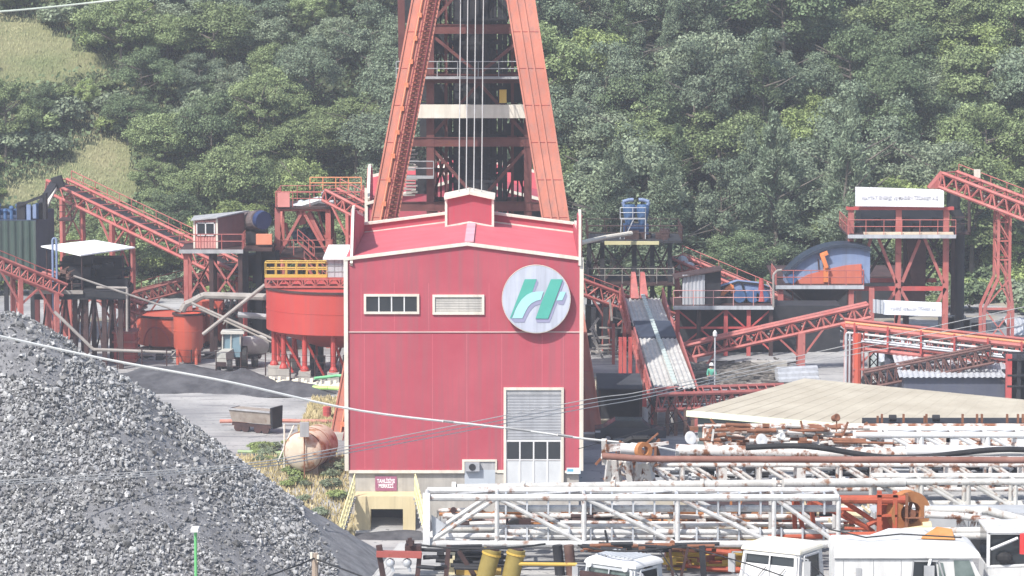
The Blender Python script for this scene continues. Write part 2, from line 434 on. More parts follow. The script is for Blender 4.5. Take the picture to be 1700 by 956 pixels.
# rear parapet band and trim
mb = MB()
def rz(x): return z_e+(z_a-z_e)*(1-abs(x-xm)/((xr_-xl)/2))
for (a, b) in ((xl, xm-1.3), (xm+1.3, xr_)):
    mb.prism([(a,YR-.4,rz(a)-.2),(b,YR-.4,rz(b)-.2),(b,YR-.4,rz(b)+.62),(a,YR-.4,rz(a)+.62)], (0,.3,0))
mb.build('rear_parapet', WALL, bld)
mb = MB()
for (a, b) in ((xl, xm-1.3), (xm+1.3, xr_)):
    mb.bar((a,YR-.3,rz(a)+.68),(b,YR-.3,rz(b)+.68), .5, .14); mb.bar((a,YR-.43,rz(a)+.16),(b,YR-.43,rz(b)+.16), .06, .09)
mb.build('parapet_coping', CREAM, bld)
# dormer (rope hall outlet)
YD = YR-3.2; dx0, dx1 = W(741,400,YD).x, W(818,400,YD).x; dzt = W(780,331,YD).z; dza = W(780,322,YD).z; dzb = rz(dx0)-.1; dm = (dx0+dx1)/2
mb = MB(); mb.prism([(dx0,YD,dzb),(dx1,YD,dzb),(dx1,YD,dzt),(dm,YD,dza),(dx0,YD,dzt)], (0,3.0,0)); dor = mb.build('dormer', WALL, bld)
mb = MB()
for (a, b) in (((dx0-.12,dzt),(dm,dza)), ((dm,dza),(dx1+.12,dzt))): mb.bar((a[0],YD+1.3,a[1]+.08),(b[0],YD+1.3,b[1]+.08), 3.2, .16, up=(0,0,1))
mb.box((dx0-.08,YD-.08,dzb),(dx0+.06,YD+.02,dzt)); mb.box((dx1-.06,YD-.08,dzb),(dx1+.08,YD+.02,dzt))
mb.bar((dx0,YD-.06,rz(dx0)+.14),(dm,YD-.06,z_a+.22),.08,.1); mb.bar((dm,YD-.06,z_a+.22),(dx1,YD-.06,rz(dx1)+.14),.08,.1)
mb.build('dormer_trim', CREAM, dor)
# fin walls on both eaves (wedge shaped, sloping rear edge)
for px, zt_, l in ((589,355,0),(963,357,1)):
    x = wx(584) if not l else wx(962); zt2 = wz(zt_, YB)
    for k, yy in enumerate((YB-.06,)):
        mb = MB(); prof = [(YB,z_e-.3),(YR-.4,z_e-.3),(YR-.4,z_e+.9),(YB+2.3,zt2-.9),(YB+1.6,zt2-.05),(YB+.9,zt2-.05),(YB,z_e+.9)]
        if l: prof = [(YB-.05,z_e-.3),(YR-.4,z_e-.3),(YR-.4,z_e+.7),(YB+4,z_e+1.2),(YB+1.5,zt2),(YB-.05,zt2)]
        else: prof = [(YB-.05,z_e-.3),(YR-.4,z_e-.3),(YR-.4,z_e+1.1),(YB+5,zt2-.4),(YB+3.3,zt2),(YB+2.4,zt2)]
        mb.prism([(x-.12,a,b) for a, b in prof], (.26,0,0)); f = mb.build('fin_wall', WALL, bld)
        mb = MB()
        pr = [(a, b) for a, b in prof[2:]] + ([(YB-.06,z_e-.3)])
        for (a, b), (c, d) in zip(pr[:-1], pr[1:]): mb.bar((x+.01,a,b),(x+.01,c,d), .4, .14, up=(1,0,0))
        mb.build('fin_coping', CREAM, f)
# windows
def window(px0, py0, px1, py1, n, glass, fr=CREAM, shutter=False, par=bld, Y=YB, name='window'):
    x0, x1, z1, z0 = wx(px0,Y,py0), wx(px1,Y,py0), wz(py0,Y), wz(py1,Y); t = .13
    mb = MB()
    for a, b in (((x0,z0),(x1,z0+t)), ((x0,z1-t),(x1,z1)), ((x0,z0+t),(x0+t,z1-t)), ((x1-t,z0+t),(x1,z1-t))):
        mb.box((a[0],Y-.1,a[1]),(b[0],Y+.04,b[1]))
    f = mb.build(name, fr, par)
    if shutter:
        mb = MB(); mb.sheet((x0+t,Y-.02,z1-t), (0,0,-(z1-z0-2*t)), (x1-x0-2*t,0,0), .01, .14, nrm=(0,-1,0)); mb.build('shutter', glass, f)
    else:
        MB().box((x0+t,Y-.02,z0+t),(x1-t,Y-.006,z1-t)).build('pane', glass, f)
        mb = MB()
        for k in range(1, n): x = x0+t+(x1-x0-2*t)*k/n; mb.box((x-.035,Y-.06,z0+t),(x+.035,Y-.022,z1-t))
        mb.build_each('mullion', WHITE, f)
    return f
SHUT = mat('roller_shutter', (.36,.345,.32), .7, (.48,.46,.42), 1.2, streak=.25)
SHUT2 = mat('grey_roller_shutter', (.28,.29,.31), .6, (.36,.37,.39), .8, streak=.2)
window(604,488,696,521,4,GLASS); window(718,489,804,522,1,SHUT,shutter=True)
# big door: cream frame, shutter, glazed strip, steel leaves
x0, x1, z1, z0 = wx(836), wx(936), wz(643), wz(822)
mb = MB(); mb.box((x0,YB-.12,z0),(x0+.14,YB+.04,z1)); mb.box((x1-.14,YB-.12,z0),(x1,YB+.04,z1)); mb.box((x0+.14,YB-.12,z1-.14),(x1-.14,YB+.04,z1))
dr = mb.build('shutter_door', CREAM, bld)
MB().box((x0+.14,YB-.05,wz(655)),(x1-.14,YB-.006,z1-.14)).build('shutter_housing', GREY, dr)
mb = MB(); mb.sheet((x0+.14,YB-.012,wz(655)), (0,0,wz(731)-wz(655)), (x1-x0-.28,0,0), .012, .16, nrm=(0,-1,0)); mb.build('shutter', SHUT2, dr)
MB().box((x0+.14,YB-.04,wz(763)),(x1-.14,YB-.008,wz(731))).build('pane', GLASS, dr)
mb = MB(); mb.box((x0+.14,YB-.07,wz(764)),(x1-.14,YB-.041,wz(762))); mb.box((x0+.14,YB-.07,wz(733)),(x1-.14,YB-.041,wz(730)))
for k in range(0, 5): x = x0+.14+(x1-x0-.28)*k/4; mb.box((x-.04,YB-.075,wz(822)),(x+.04,YB-.042,wz(730)))
mb.build_each('mullion', WHITE, dr)
MB().box((x0+.14,YB-.04,z0),(x1-.14,YB-.009,wz(764.5))).build('door_leaf', mat('pale_steel_door', (.50,.52,.54), .6, (.58,.6,.61), 1), dr)
# small side door with air-conditioner
MB().box((wx(771),YB-.03,wz(822)),(wx(822),YB+.13,wz(780))).build('steel_door', mat('blue_grey_door', (.40,.44,.49), .6, (.46,.5,.54), 1), bld)
MB().box((wx(771),YB-.01,wz(780)),(wx(822),YB+.13,wz(766))).build('door_recess', GREY, bld)
MB().box((wx(814),YB-.02,wz(822)),(wx(836),YB+.125,wz(786))).build('door_pier', CONC, bld)
ac = MB().box((wx(772),YB-.32,wz(781)),(wx(796),YB-.03,wz(767))).build('ac_unit', mat('ac_grey', (.3,.31,.33), .5), None, label='grey air conditioner outdoor unit on the wall beside the steel door', cat='air conditioner')
MB().lathe(((wx(784)),YB-.325,wz(774)),[(0,0),(.19,0),(.19,.02),(0,.02)],20,(0,-1,0)).build('fan_grille', BLACK, ac)
# Lower entrance portal (yellow)
px0, px1 = wx(590), wx(690); YE = YB-1.6
zt_, zb_ = wz(824,YE), zg
ent = T('entrance_portal', 'pale yellow concrete portal with a black opening below the building', 'entrance', ((px0+px1)/2, YE, zg))
ox0, ox1, oz = W(615,860,YE).x, W(669,860,YE).x, W(640,845,YE).z
mb = MB(); mb.box((px0,YE,zg),(ox0,YB+.1,zt_)); mb.box((ox1,YE,zg),(px1,YB+.1,zt_)); mb.box((ox0,YE,oz),(ox1,YB+.1,zt_)); mb.build('portal_wall', YELW, ent)
MB().box((ox0,YB+.05,zg),(ox1,YB+.09,oz)).build('dark_opening', BLACK, ent)
for sx, px, d in ((wx(590), 0, -1), (wx(690), 0, 1)):
    st = T('outside_staircase', 'steep stair with pale yellow railing %s the dark portal' % ('left of' if d < 0 else 'right of'), 'staircase', (sx, YE, zg), 'portal stairs')
    mb = MB(); a = Vector((sx, YE-.3, wz(822,YE))); b = Vector((sx+d*(-.2)+d*.9, YE-2.4, zg))
    n = 10
    for k in range(n):
        p = a.lerp(b, (k+.5)/n); mb.box((p.x-.12,p.y-.45,p.z-.03),(p.x+.12,p.y+.45,p.z+.03))
    mb.bar(a, b, .06, .22); mb.build('treads', GREY, st)
    yr = mat('pale_yellow_rail', (.68,.62,.34), .6)
    mb = MB(); railing(mb, [a+Vector((0,-.5,0)), b+Vector((0,-.5,0))], 1.15, .32, .03, (1,.5,.08)); railing(mb, [a+Vector((0,.5,0)), b+Vector((0,.5,0))], 1.15, .5, .03); mb.build('handrail', yr, st)
# sign over portal
sg = T('wall_sign', 'small purple red board with white capital letters on the concrete plinth', 'sign', (wx(640), YB-.02, wz(816)))
MB().box((wx(622),YB+.05,wz(815)),(wx(658),YB+.119,wz(791))).build('board', SIGNBG, sg)
TXT = mat('sign_white_letters', (.75,.7,.74), .6)
fonttext('TAHLİSİYE\nMERKEZİ', .30, TXT, 'lettering', sg, (wx(640), YB+.045, wz(803)), .82, 0, .01, S(30,YB))
sg2 = T('notice_board', 'small blue and white notice at the lower right corner of the crimson wall', 'sign', (wx(952), YB, wz(786)))
MB().box((wx(941),YB-.13,wz(786)),(wx(964),YB-.09,wz(776))).build('board', mat('notice_white', (.6,.68,.7), .6), sg2)
MB().box((wx(942),YB-.14,wz(782)),(wx(952),YB-.131,wz(778))).build('blue_field', mat('notice_blue', (.1,.35,.5), .6), sg2)
# Emblem
em = T('round_emblem', 'large pale disc carrying a slanted green H mark on the crimson wall', 'emblem', (wx(890), YB-.25, wz(551)))
ec = Vector((wx(890), YB-.42, wz(495))); er = S(56, YB)
DISC = mat('pale_lilac_disc', (.43,.46,.55), .6, (.53,.56,.64), .7, streak=.3)
mb = MB(); mb.lathe(ec, [(0,0),(er,0),(er,-.12),(0,-.12)], 64, (0,-1,0)); mb.build('disc', DISC, em, smooth=False)
MB().lathe(ec, [(er+.01,.012),(er+.035,.012),(er+.035,-.13),(er+.01,-.13)], 64, (0,-1,0)).build('rim', CREAM, em)
mb = MB()
for sx in (-1, 1):
    for sz in (-1, 1): mb.bar((ec.x+sx*.8,ec.y+.12,ec.z+sz*.8),(ec.x+sx*.8,YB,ec.z+sz*.8), .08)
mb.build_each('bracket', GREY, em)
def ep(u, v, dy=0): # coordinates of the close-up (1103 px for 150 px): centre 520,480
    return Vector((ec.x+S((u-520)/7.353, YB), ec.y-.012-dy, ec.z-S((v-480)/7.353, YB)))
EG = mat('emblem_green', (.075,.36,.29), .55, (.09,.4,.33), 1); EL = mat('emblem_light_teal', (.33,.62,.62), .55, (.38,.66,.66), 1); EP = mat('emblem_shadow_mauve', (.27,.27,.40), .6, (.3,.3,.43), 1)  # mauve: shadow of the strokes, painted as flat plates
def plate(pts, m, name, dy): MB().prism([ep(u, v, dy) for u, v in pts], (0,-.008,0)).build(name, m, em)
arcT = [(235,700),(262,620),(300,545),(345,480),(400,430),(460,398),(530,388),(610,385)]
arcB = [(575,487),(520,500),(465,530),(420,575),(390,630),(350,715)]
def sh(P, a, b): return [(u+a, v+b) for u, v in P]
plate([(205,715),(350,715),(390,630),(420,575),(465,530),(520,500),(575,487),(615,440),(615,470),(590,535),(560,545),(510,560),(465,600),(430,650),(375,765),(250,765)], EP, 'stroke_shadow', 0)
plate([(480,235),(525,235),(547,275),(500,395),(455,400)], EP, 'stroke_shadow', 0)
plate([(510,718),(675,715),(760,505),(840,245),(862,275),(770,540),(685,768),(530,768)], EP, 'stroke_shadow', 0)
plate([(770,497),(838,492),(882,395),(898,440),(855,550),(795,545),(765,515)], EP, 'stroke_shadow', .001)
plate([(380,235),(525,235),(470,400),(400,425),(335,490),(285,560),(215,715),(200,710)], EG, 'stroke_green', .012)
plate(arcT+arcB+[(222,715)], EL, 'stroke_teal', .024)
plate([(700,235),(845,235),(665,720),(512,718),(590,500)], EG, 'stroke_green', .036)
plate([(815,388),(882,392),(838,493),(768,497)], EL, 'stroke_teal', .024)

# ------------------------------------------------------------ headframe
YF, YT = 217.0, 238.0
hf = T('headframe', 'giant salmon A-shaped mine headframe towering behind the crimson building', 'headframe', (0, 228, 0))
def leg(pt0, pt1, wpx0, wpx1, name, Y0, Y1, ribs):
    A = W(pt0[0], pt0[1], Y0); B = W(pt1[0], pt1[1], Y1); d = (B-A)
    B = B + d*.18; w0 = S(wpx0, Y0); w1 = S(wpx1, Y1)
    n = Vector((0,-1,0)); e = Vector((1,0,0)); dp = 1.5
    mb = MB(); k = Vector((0,dp,0))
    mb.hexa([A-e*w0/2, A+e*w0/2, A+e*w0/2+k, A-e*w0/2+k, B-e*w1/2, B+e*w1/2, B+e*w1/2+k, B-e*w1/2+k])
    L = mb.build(name, ORANGE, hf)
    mb = MB()
    for t in ribs:
        a = A+e*w0*t; b = B+e*w1*t; mb.bar(a+n*.05, b+n*.05, .10, .1, up=(0,1,0))
    mb.build('stiffener', ORANGE, L)
    mb = MB()
    for k2 in range(1, 14):
        p = A.lerp(B, k2/14); ww = w0+(w1-w0)*k2/14
        mb.bar(p-e*ww/2+n*.012, p+e*ww/2+n*.012, .025, .05, up=(0,1,0))
    mb.build('girder_joint', REDD, L)
    # concrete foot
    MB().box((A.x-w0*.8,A.y-.6,-.4),(A.x+w0*.8,A.y+dp+.6,.35)).build('footing', CONC, L)
    return A, B, w0, w1, L
aL = leg((566,745),(707,0),42,46,'raking_leg',YF,229,(-.5,-.18,.18,.5))
aR = leg((983,745),(864.5,0),42,47,'raking_leg',YF,229,(-.49,-.16,.1,.49))
# stair/ladder up left leg
A, B, w0, w1, L = aL; e = Vector((1,0,0)); n = Vector((0,-1,0)); lm = REDD
mb = MB(); off = .24
for s in (-.30, .30):
    for hh in (.25, 1.05): mb.tube(A+e*(w0*.22+s)+n*hh, B+e*(w1*.22+s)+n*hh, .035, 5)
N = 120
for k in range(N):
    p = A.lerp(B, (k+.5)/N); ww = w0*.22+(w1-w0)*.22*k/N
    mb.box((p.x+ww-.3,p.y-.42,p.z-.02),(p.x+ww+.3,p.y-.2,p.z+.02))
    if k % 2 == 0:
        for s in (-.3, .3): mb.tube(p+e*(ww+s)+n*.25, p+e*(ww+s)+n*1.05, .025, 4)
mb.build('ladder', mat('dark_red_ladder', (.17,.035,.035), .7), hf)
mb = MB(); mb.tube(A-e*w0*.14+n*.2, B-e*w1*.14+n*.2, .05, 6)
for k in range(22):
    p = A.lerp(B, k/22)-e*(w0+(w1-w0)*k/22)*.14; mb.box((p.x-.1,p.y-.28,p.z-.14),(p.x+.16,p.y,p.z+.14))
mb.build('cable_duct', mat('duct_orange', (.55,.19,.1), .6), hf)
# shaft tower, dark
def WT(px, py, Y=YT): return W(px, py, Y)
x_l, x_r = WT(716,300).x, WT(876,300).x; xi0, xi1 = WT(748,300).x, WT(838,300).x
ztop = WT(850,-120).z
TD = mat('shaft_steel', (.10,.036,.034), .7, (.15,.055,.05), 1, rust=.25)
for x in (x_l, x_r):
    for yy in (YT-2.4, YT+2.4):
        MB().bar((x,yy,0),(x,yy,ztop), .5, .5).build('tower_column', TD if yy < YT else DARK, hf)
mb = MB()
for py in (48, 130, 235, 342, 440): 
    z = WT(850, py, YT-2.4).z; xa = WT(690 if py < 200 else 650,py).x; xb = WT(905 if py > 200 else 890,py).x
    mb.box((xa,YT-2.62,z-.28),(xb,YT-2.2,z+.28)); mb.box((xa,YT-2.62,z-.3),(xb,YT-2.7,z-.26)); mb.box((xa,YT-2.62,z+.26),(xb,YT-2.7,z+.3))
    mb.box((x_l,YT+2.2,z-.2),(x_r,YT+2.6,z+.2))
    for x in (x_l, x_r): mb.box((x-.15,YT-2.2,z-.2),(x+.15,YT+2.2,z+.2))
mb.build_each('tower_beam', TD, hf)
mb = MB(); lv = [WT(850, p, YT-2.4).z for p in (520, 440, 342, 235, 130, 48, -60)]
for i, (a, b) in enumerate(zip(lv[:-1], lv[1:])):
    xc = (x_l+x_r)/2
    for yy in (YT-2.45, YT+2.45):
        if i % 2: mb.bar((x_l,yy,a+.3),(xc,yy,b-.3), .2); mb.bar((x_r,yy,a+.3),(xc,yy,b-.3), .2)
        else: mb.bar((x_l,yy,b-.3),(xc,yy,a+.3), .2); mb.bar((x_r,yy,b-.3),(xc,yy,a+.3), .2)
    xbrace(mb, (x_l,YT-2.4,a),(x_l,YT+2.4,a),(x_l,YT+2.4,b),(x_l,YT-2.4,b), .16); xbrace(mb, (x_r,YT-2.4,a),(x_r,YT+2.4,a),(x_r,YT+2.4,b),(x_r,YT-2.4,b), .16)
for i, (a, b) in enumerate(zip(lv[:-1], lv[1:])):
    zm2 = (a+b)/2; mb.box((x_l,YT+.9,zm2-.14),(x_r,YT+1.1,zm2+.14)); xbrace(mb, (x_l,YT+1.5,a),(xi0,YT+1.5,a),(xi0,YT+1.5,b),(x_l,YT+1.5,b), .14); xbrace(mb, (xi1,YT+1.5,a),(x_r,YT+1.5,a),(x_r,YT+1.5,b),(xi1,YT+1.5,b), .14)
    for x in (x_l+1.0, x_r-1.0): mb.bar((x,YT-1.6,a),(x,YT-1.6,b), .2)
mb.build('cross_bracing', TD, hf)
# inner guide columns and cage shaft
mb = MB(); zz0 = 0
for k in range(13):
    x = xi0 + (xi1-xi0)*k/12 + random.uniform(-.06,.06)
    for yy in (YT-1.0, YT+1.2): mb.bar((x,yy,0),(x,yy,ztop), random.choice((.16,.22,.3)), .2)
z = 2.
while z < ztop:
    for yy in (YT-1.1, YT+1.3): mb.box((xi0,yy-.08,z-.09),(xi1,yy+.08,z+.09))
    if int(z/1.5) % 2: xbrace(mb, (xi0,YT-1.1,z),(xi1,YT-1.1,z),(xi1,YT-1.1,z+1.5),(xi0,YT-1.1,z+1.5), .1)
    z += 1.5
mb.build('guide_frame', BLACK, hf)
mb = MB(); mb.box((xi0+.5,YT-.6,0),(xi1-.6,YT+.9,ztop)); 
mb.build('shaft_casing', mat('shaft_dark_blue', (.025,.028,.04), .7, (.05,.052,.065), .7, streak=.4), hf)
mb = MB()
for k in range(7):
    for x in (x_l+.35, x_l+.62, x_l+.95, x_r-.35, x_r-.65, x_r-.95):
        mb.bar((x,YT+.8,0),(x,YT+.8,ztop), .1)
mb.build_each('pipe_riser', DARK, hf)
# cream banner beam with yellow box
YBm = YT-3.4
bz0, bz1 = W(850,196,YBm).z, W(850,174,YBm).z
MB().box((W(683,185,YBm).x,YBm,bz0),(W(892,185,YBm).x,YBm+.5,bz1)).build('cream_crossbeam', CREAM, hf)
yb = MB().box((W(829,160,YBm+.1).x,YBm+.02,bz1+.12),(W(841,160,YBm+.1).x,YBm+.45,W(850,149,YBm).z)).build('yellow_box', YEL, None, label='small yellow box standing on the cream crossbeam of the headframe', cat='box')
MB().box((W(831,160,YBm).x,YBm+.1,bz1),(W(839,160,YBm).x,YBm+.3,bz1+.12)).build('box_foot', DARK, yb)
# platforms
for (py, xa, xb) in ((127,658,862),(292,672,720)):
    mb = MB()
    zz = W(850,py,YT-3).z; A1 = W(xa,py,YT-3.6).x; B1 = W(xb,py,YT-3.6).x
    mb.box((A1,YT-3.8,zz-.12),(B1,YT-2.7,zz)); railing(mb, [(A1,YT-3.75,zz),(B1,YT-3.75,zz)], 1.0, 1.4, .03)
    mb.build('service_platform', GREY, hf)
# stair flights down inside left bay (stepped light treads)
mb = MB()
for py0 in (250, 292, 372):
    for k in range(7):
        p = W(683+ (k%2)*4, py0+k*5.2, YT-1.5); mb.box((p.x-.5,p.y-.4,p.z-.05),(p.x+.25,p.y+.4,p.z+.05))
mb.build_each('stair_tread', PIPE, hf)
mb = MB()
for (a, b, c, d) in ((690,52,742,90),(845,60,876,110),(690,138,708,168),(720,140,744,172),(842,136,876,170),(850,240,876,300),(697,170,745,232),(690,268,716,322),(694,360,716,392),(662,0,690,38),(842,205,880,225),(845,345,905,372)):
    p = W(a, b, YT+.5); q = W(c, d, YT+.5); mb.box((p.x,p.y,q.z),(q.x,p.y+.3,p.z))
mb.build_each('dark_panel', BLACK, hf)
MB().bar(W(665,-60,YT-2),W(668,125,YT-2),.45).build('side_column', TD, hf)
# ropes
for k, (pa, pb) in enumerate(((765,762),(777,774),(790,786.5),(803,799.5))):
    a = W(pb, 322, YR-2.2); b = W(pa, -40, YT-5.0)
    rp = MB().tube(a, b, .032, 6).build('hoist_rope', STEELR, None, label='pale steel hoist rope rising from the dormer, %s of four' % ('leftmost','second from left','third from left','rightmost')[k], cat='rope', group='hoist ropes of the headframe')

# ------------------------------------------------------------ second crimson building behind the headframe
Y2 = 258.0; Y3 = 268.
b2 = T('rear_building', 'crimson gabled building partly hidden behind the headframe legs', 'building', (0, Y2, 0))
def w2(px, py, Y=Y2): return W(px, py, Y)
xa, xb, xc = w2(608,400).x, w2(925,400).x, w2(765,400).x; ze, za = w2(600,312).z, w2(700,285).z
MB().prism([(xa,Y2,3.6),(xb,Y2,3.6),(xb,Y2,ze-1.2),(xc,Y2,za-.6),(xa,Y2,ze-1.2)], (0,Y3-Y2,0)).build('wall', WALL, b2)
MB().box((xa+.1,Y2+.1,0),(xb-.1,Y3-.1,3.6)).build('plinth', mat('pale_grey_cladding', (.3,.32,.35), .7), b2)
mb = MB()
mb.bar((xa,Y2-.1,ze-1.1),(xc,Y2-.1,za-.5), .3, .2); mb.bar((xc,Y2-.1,za-.5),(xb,Y2-.1,ze-1.1), .3, .2)
mb.bar((xa,Y3,ze+.1),(xc,Y3,za+.5), .3, .2); mb.bar((xc,Y3,za+.5),(xb,Y3,ze+.1), .3, .2)
mb.box((xa-.1,Y2-.15,0),(xa+.12,Y2,ze)); mb.build('trim', CREAM, b2)
MB().prism([(xa,Y3-.3,ze-1.2),(xb,Y3-.3,ze-1.2),(xb,Y3-.3,ze),(xc,Y3-.3,za+.4),(xa,Y3-.3,ze)], (0,.25,0)).build('rear_parapet', ROOFR, b2)
mb = MB(); zt2 = w2(625,284).z
pr = [(Y2,ze-1.4),(Y2+5,ze-1.4),(Y2+5,zt2-.3),(Y2+3.6,zt2),(Y2+2.6,zt2),(Y2,ze-.9)]
mb.prism([(xa,a,b) for a, b in pr], (.3,0,0)); fb = mb.build('fin_wall', WALL, b2)
mb = MB()
for (a, b), (c, d) in zip(pr[1:-1], pr[2:]): mb.bar((xa+.15,a,b),(xa+.15,c,d), .5, .2, up=(1,0,0))
mb.build('fin_coping', CREAM, fb)
mb = MB()
for px in (731,738,746): p = W(px, 284, Y3-.8); mb.lathe(p, [(.16,-2.5),(.16,0),(.28,.02),(.28,.3),(.1,.5),(0,.5)], 10)
mb.build_each('roof_vent', CREAM, b2)
# ------------------------------------------------------------ hillside vegetation
def leafmat(name, c, c2, isl=.45, trans=.0):
    m = mat(name, c, .6, c2, .5, island=isl, spec=.25)
    n = m.node_tree; b = n.nodes['Principled BSDF']
    oi = n.nodes.new('ShaderNodeObjectInfo'); src = b.inputs['Base Color'].links[0].from_socket
    hs = n.nodes.new('ShaderNodeHueSaturation')
    mr = n.nodes.new('ShaderNodeMapRange'); mr.inputs[3].default_value = .8; mr.inputs[4].default_value = 1.2
    n.links.new(oi.outputs['Random'], mr.inputs[0]); n.links.new(mr.outputs[0], hs.inputs['Value'])
    n.links.new(src, hs.inputs['Color']); n.links.new(hs.outputs[0], b.inputs['Base Color'])
    # thin leaves let some light through
    tr = n.nodes.new('ShaderNodeBsdfTranslucent'); mx = n.nodes.new('ShaderNodeMixShader'); mx.inputs[0].default_value = .22
    n.links.new(hs.outputs[0], tr.inputs[0]); out = n.nodes['Material Output']
    n.links.new(b.outputs[0], mx.inputs[1]); n.links.new(tr.outputs[0], mx.inputs[2]); n.links.new(mx.outputs[0], out.inputs[0])
    return m
LF = {'broad': leafmat('broad_leaves', (0.17,0.225,0.1), (0.25,0.31,0.145)),
      'bright': leafmat('bright_leaves', (0.245,0.31,0.11), (0.3,0.37,0.155)),
      'pine': leafmat('pine_needles', (0.14,0.19,0.12), (0.21,0.26,0.175), .4),
      'dark': leafmat('dark_leaves', (0.1,0.145,0.075), (0.16,0.21,0.11)),
      'grey': leafmat('grey_green_leaves', (0.2,0.25,0.155), (0.26,0.31,0.21), .4)}
BARK = mat('bark', (.10,.085,.07), .9, (.17,.15,.13), 2)
def quads_obj(me_name, C, N, U, s, asp=.55):
    """numpy quads: centres C, normals N, size s"""
    n = len(C); V = np.cross(N, U); V /= np.linalg.norm(V, axis=1)[:, None]+1e-9
    U2 = np.cross(V, N); a = U2*s[:, None]; b = V*(s*asp)[:, None]
    vs = np.stack([C-a, C+b, C+a, C-b], 1).reshape(-1, 3)
    me = bpy.data.meshes.new(me_name); me.vertices.add(4*n); me.vertices.foreach_set('co', vs.ravel())
    me.loops.add(4*n); me.loops.foreach_set('vertex_index', np.arange(4*n, dtype=np.int32))
    me.polygons.add(n); me.polygons.foreach_set('loop_start', np.arange(n, dtype=np.int32)*4); me.polygons.foreach_set('loop_total', np.full(n, 4, dtype=np.int32))
    me.update(); me.validate(); return me
def unit(a): return a/(np.linalg.norm(a, axis=1)[:, None]+1e-9)
def crown_mesh(kind, rx, rz, zc, nleaf, seed, leaf=.16):
    g = np.random.default_rng(seed)
    if kind == 'pine':
        nb = 46; Cs = []; 
        for k in range(nb):
            t = k/nb; h = zc-rz + 2*rz*t**.9; rr = rx*(1-t*.86)*g.uniform(.55, 1.05); a = g.uniform(0, 2*math.pi)
            m = nleaf//nb; u = g.random(m)**.7
            th = a + g.normal(0, .28, m); r = rr*u
            z = h + .35*r - .55*r*u + g.normal(0, .2, m)
            Cs.append(np.stack([np.cos(th)*r, np.sin(th)*r, z], 1))
        C = np.concatenate(Cs); N = unit(g.normal(0, 1, C.shape) + np.array([0, 0, .7]))
        s = g.uniform(.7, 1.5, len(C))*leaf; U = unit(C*[1, 1, .2] + g.normal(0, .5, C.shape)); asp = .3
    else:
        nl = int(g.integers(46, 62)); P = []
        for k in range(nl):
            d = g.normal(0, 1, 3); d /= np.linalg.norm(d); d[2] = d[2]*.55+.15 if g.random() < .6 else abs(d[2])
            q = g.uniform(.62, .92); P.append(np.array([d[0]*rx*q, d[1]*rx*q, zc + d[2]*rz*g.uniform(.7, 1.0)]))
        rad = g.uniform(.12, .36, nl)*rx; Cs = []; Ns = []
        wgt = rad**2/np.sum(rad**2)
        for k in range(nl):
            m = int(nleaf*wgt[k]); d = unit(g.normal(0, 1, (m, 3)))
            d[:, 2] = np.where(d[:, 2] < -.35, -d[:, 2], d[:, 2])
            bump = 1 + .22*np.sin(d[:, 0]*5+k)*np.sin(d[:, 1]*6+2*k) 
            r = rad[k]*(g.random(m)**.42)*bump*g.choice([1, 1, 1.15], m)
            Cs.append(P[k] + d*r[:, None]*[1, 1, .8]); Ns.append(unit(d + g.normal(0, .55, (m, 3)) + np.array([0, 0, .25])))
        C = np.concatenate(Cs); N = np.concatenate(Ns); s = g.uniform(.6, 1.5, len(C))*leaf
        U = unit(g.normal(0, 1, C.shape)); asp = .62
    return quads_obj('crown', C, N, U, s, asp)
def trunk_mesh(h, r, seed, limbs=5, spread=1.6):
    g = random.Random(seed); mb = MB(); p = Vector((0,0,-1.2)); pts = [p]
    for k in range(4): p = p + Vector((g.uniform(-.18,.18), g.uniform(-.18,.18), (h+1.2)/4)); pts.append(p)
    for k in range(4): mb.tube(pts[k], pts[k+1], r*(1-k*.2), 7, r*(1-(k+1)*.2))
    for k in range(limbs):
        a = g.uniform(0, 6.28); b = pts[2].lerp(pts[4], g.random()); mb.tube(b, b+Vector((math.cos(a)*spread, math.sin(a)*spread, g.uniform(.6,1.8))), r*.4, 5, r*.12)
    me = bpy.data.meshes.new('trunk'); me.from_pydata([tuple(v) for v in mb.v], [], mb.f); me.materials.append(BARK); me.shade_flat(); return me
PROTO = []   # (kind, species, crown mesh, trunk mesh, nominal half-width)
spec = [('broad','blob',3.3,3.5,3.9,21000,.082),('broad','blob',3.0,3.9,4.3,21000,.082),('bright','blob',2.6,2.8,3.1,15000,.082),('dark','blob',3.4,3.4,3.9,21000,.082),
        ('pine','pine',3.2,4.3,4.9,17550,.105),('pine','pine',2.9,4.8,5.4,17550,.105),('grey','blob',3.0,3.2,3.6,18000,.082),('pine','blob',3.4,3.6,4.3,22500,.082),('dark','pine',2.9,4.6,5.2,16200,.105)]
for i, (k, sp, rx, rz_, zc, n, lf) in enumerate(spec):
    for v in range(2):
        me = crown_mesh(sp, rx, rz_, zc, n, 100+i*7+v, lf); me.materials.append(LF[k])
        PROTO.append((k, sp, me, trunk_mesh(zc+rz_*.4, .2, i*5+v, 9, rx*.85), rx))
BUSH = []
for i, k in enumerate(('broad','bright','dark','grey')):
    me = crown_mesh('blob', 1.5, 1.1, 1.0, 2600, 300+i, .12); me.materials.append(LF[k]); BUSH.append((k, me, trunk_mesh(.9, .08, 50+i, 4, .7)))
M1 = [(-20,32),(58,34),(110,66),(135,86),(180,98),(196,114),(125,130),(60,142),(-20,152)]
M2 = [(-20,322),(60,300),(92,284),(120,262),(140,240),(185,232),(215,240),(210,262),(235,300),(228,345),(180,350),(100,315),(50,345),(-20,345)]
def inside(P, x, y):
    c = False; j = len(P)-1
    for i in range(len(P)):
        if (P[i][1] > y) != (P[j][1] > y) and x < (P[j][0]-P[i][0])*(y-P[i][1])/(P[j][1]-P[i][1])+P[i][0]: c = not c
        j = i
    return c
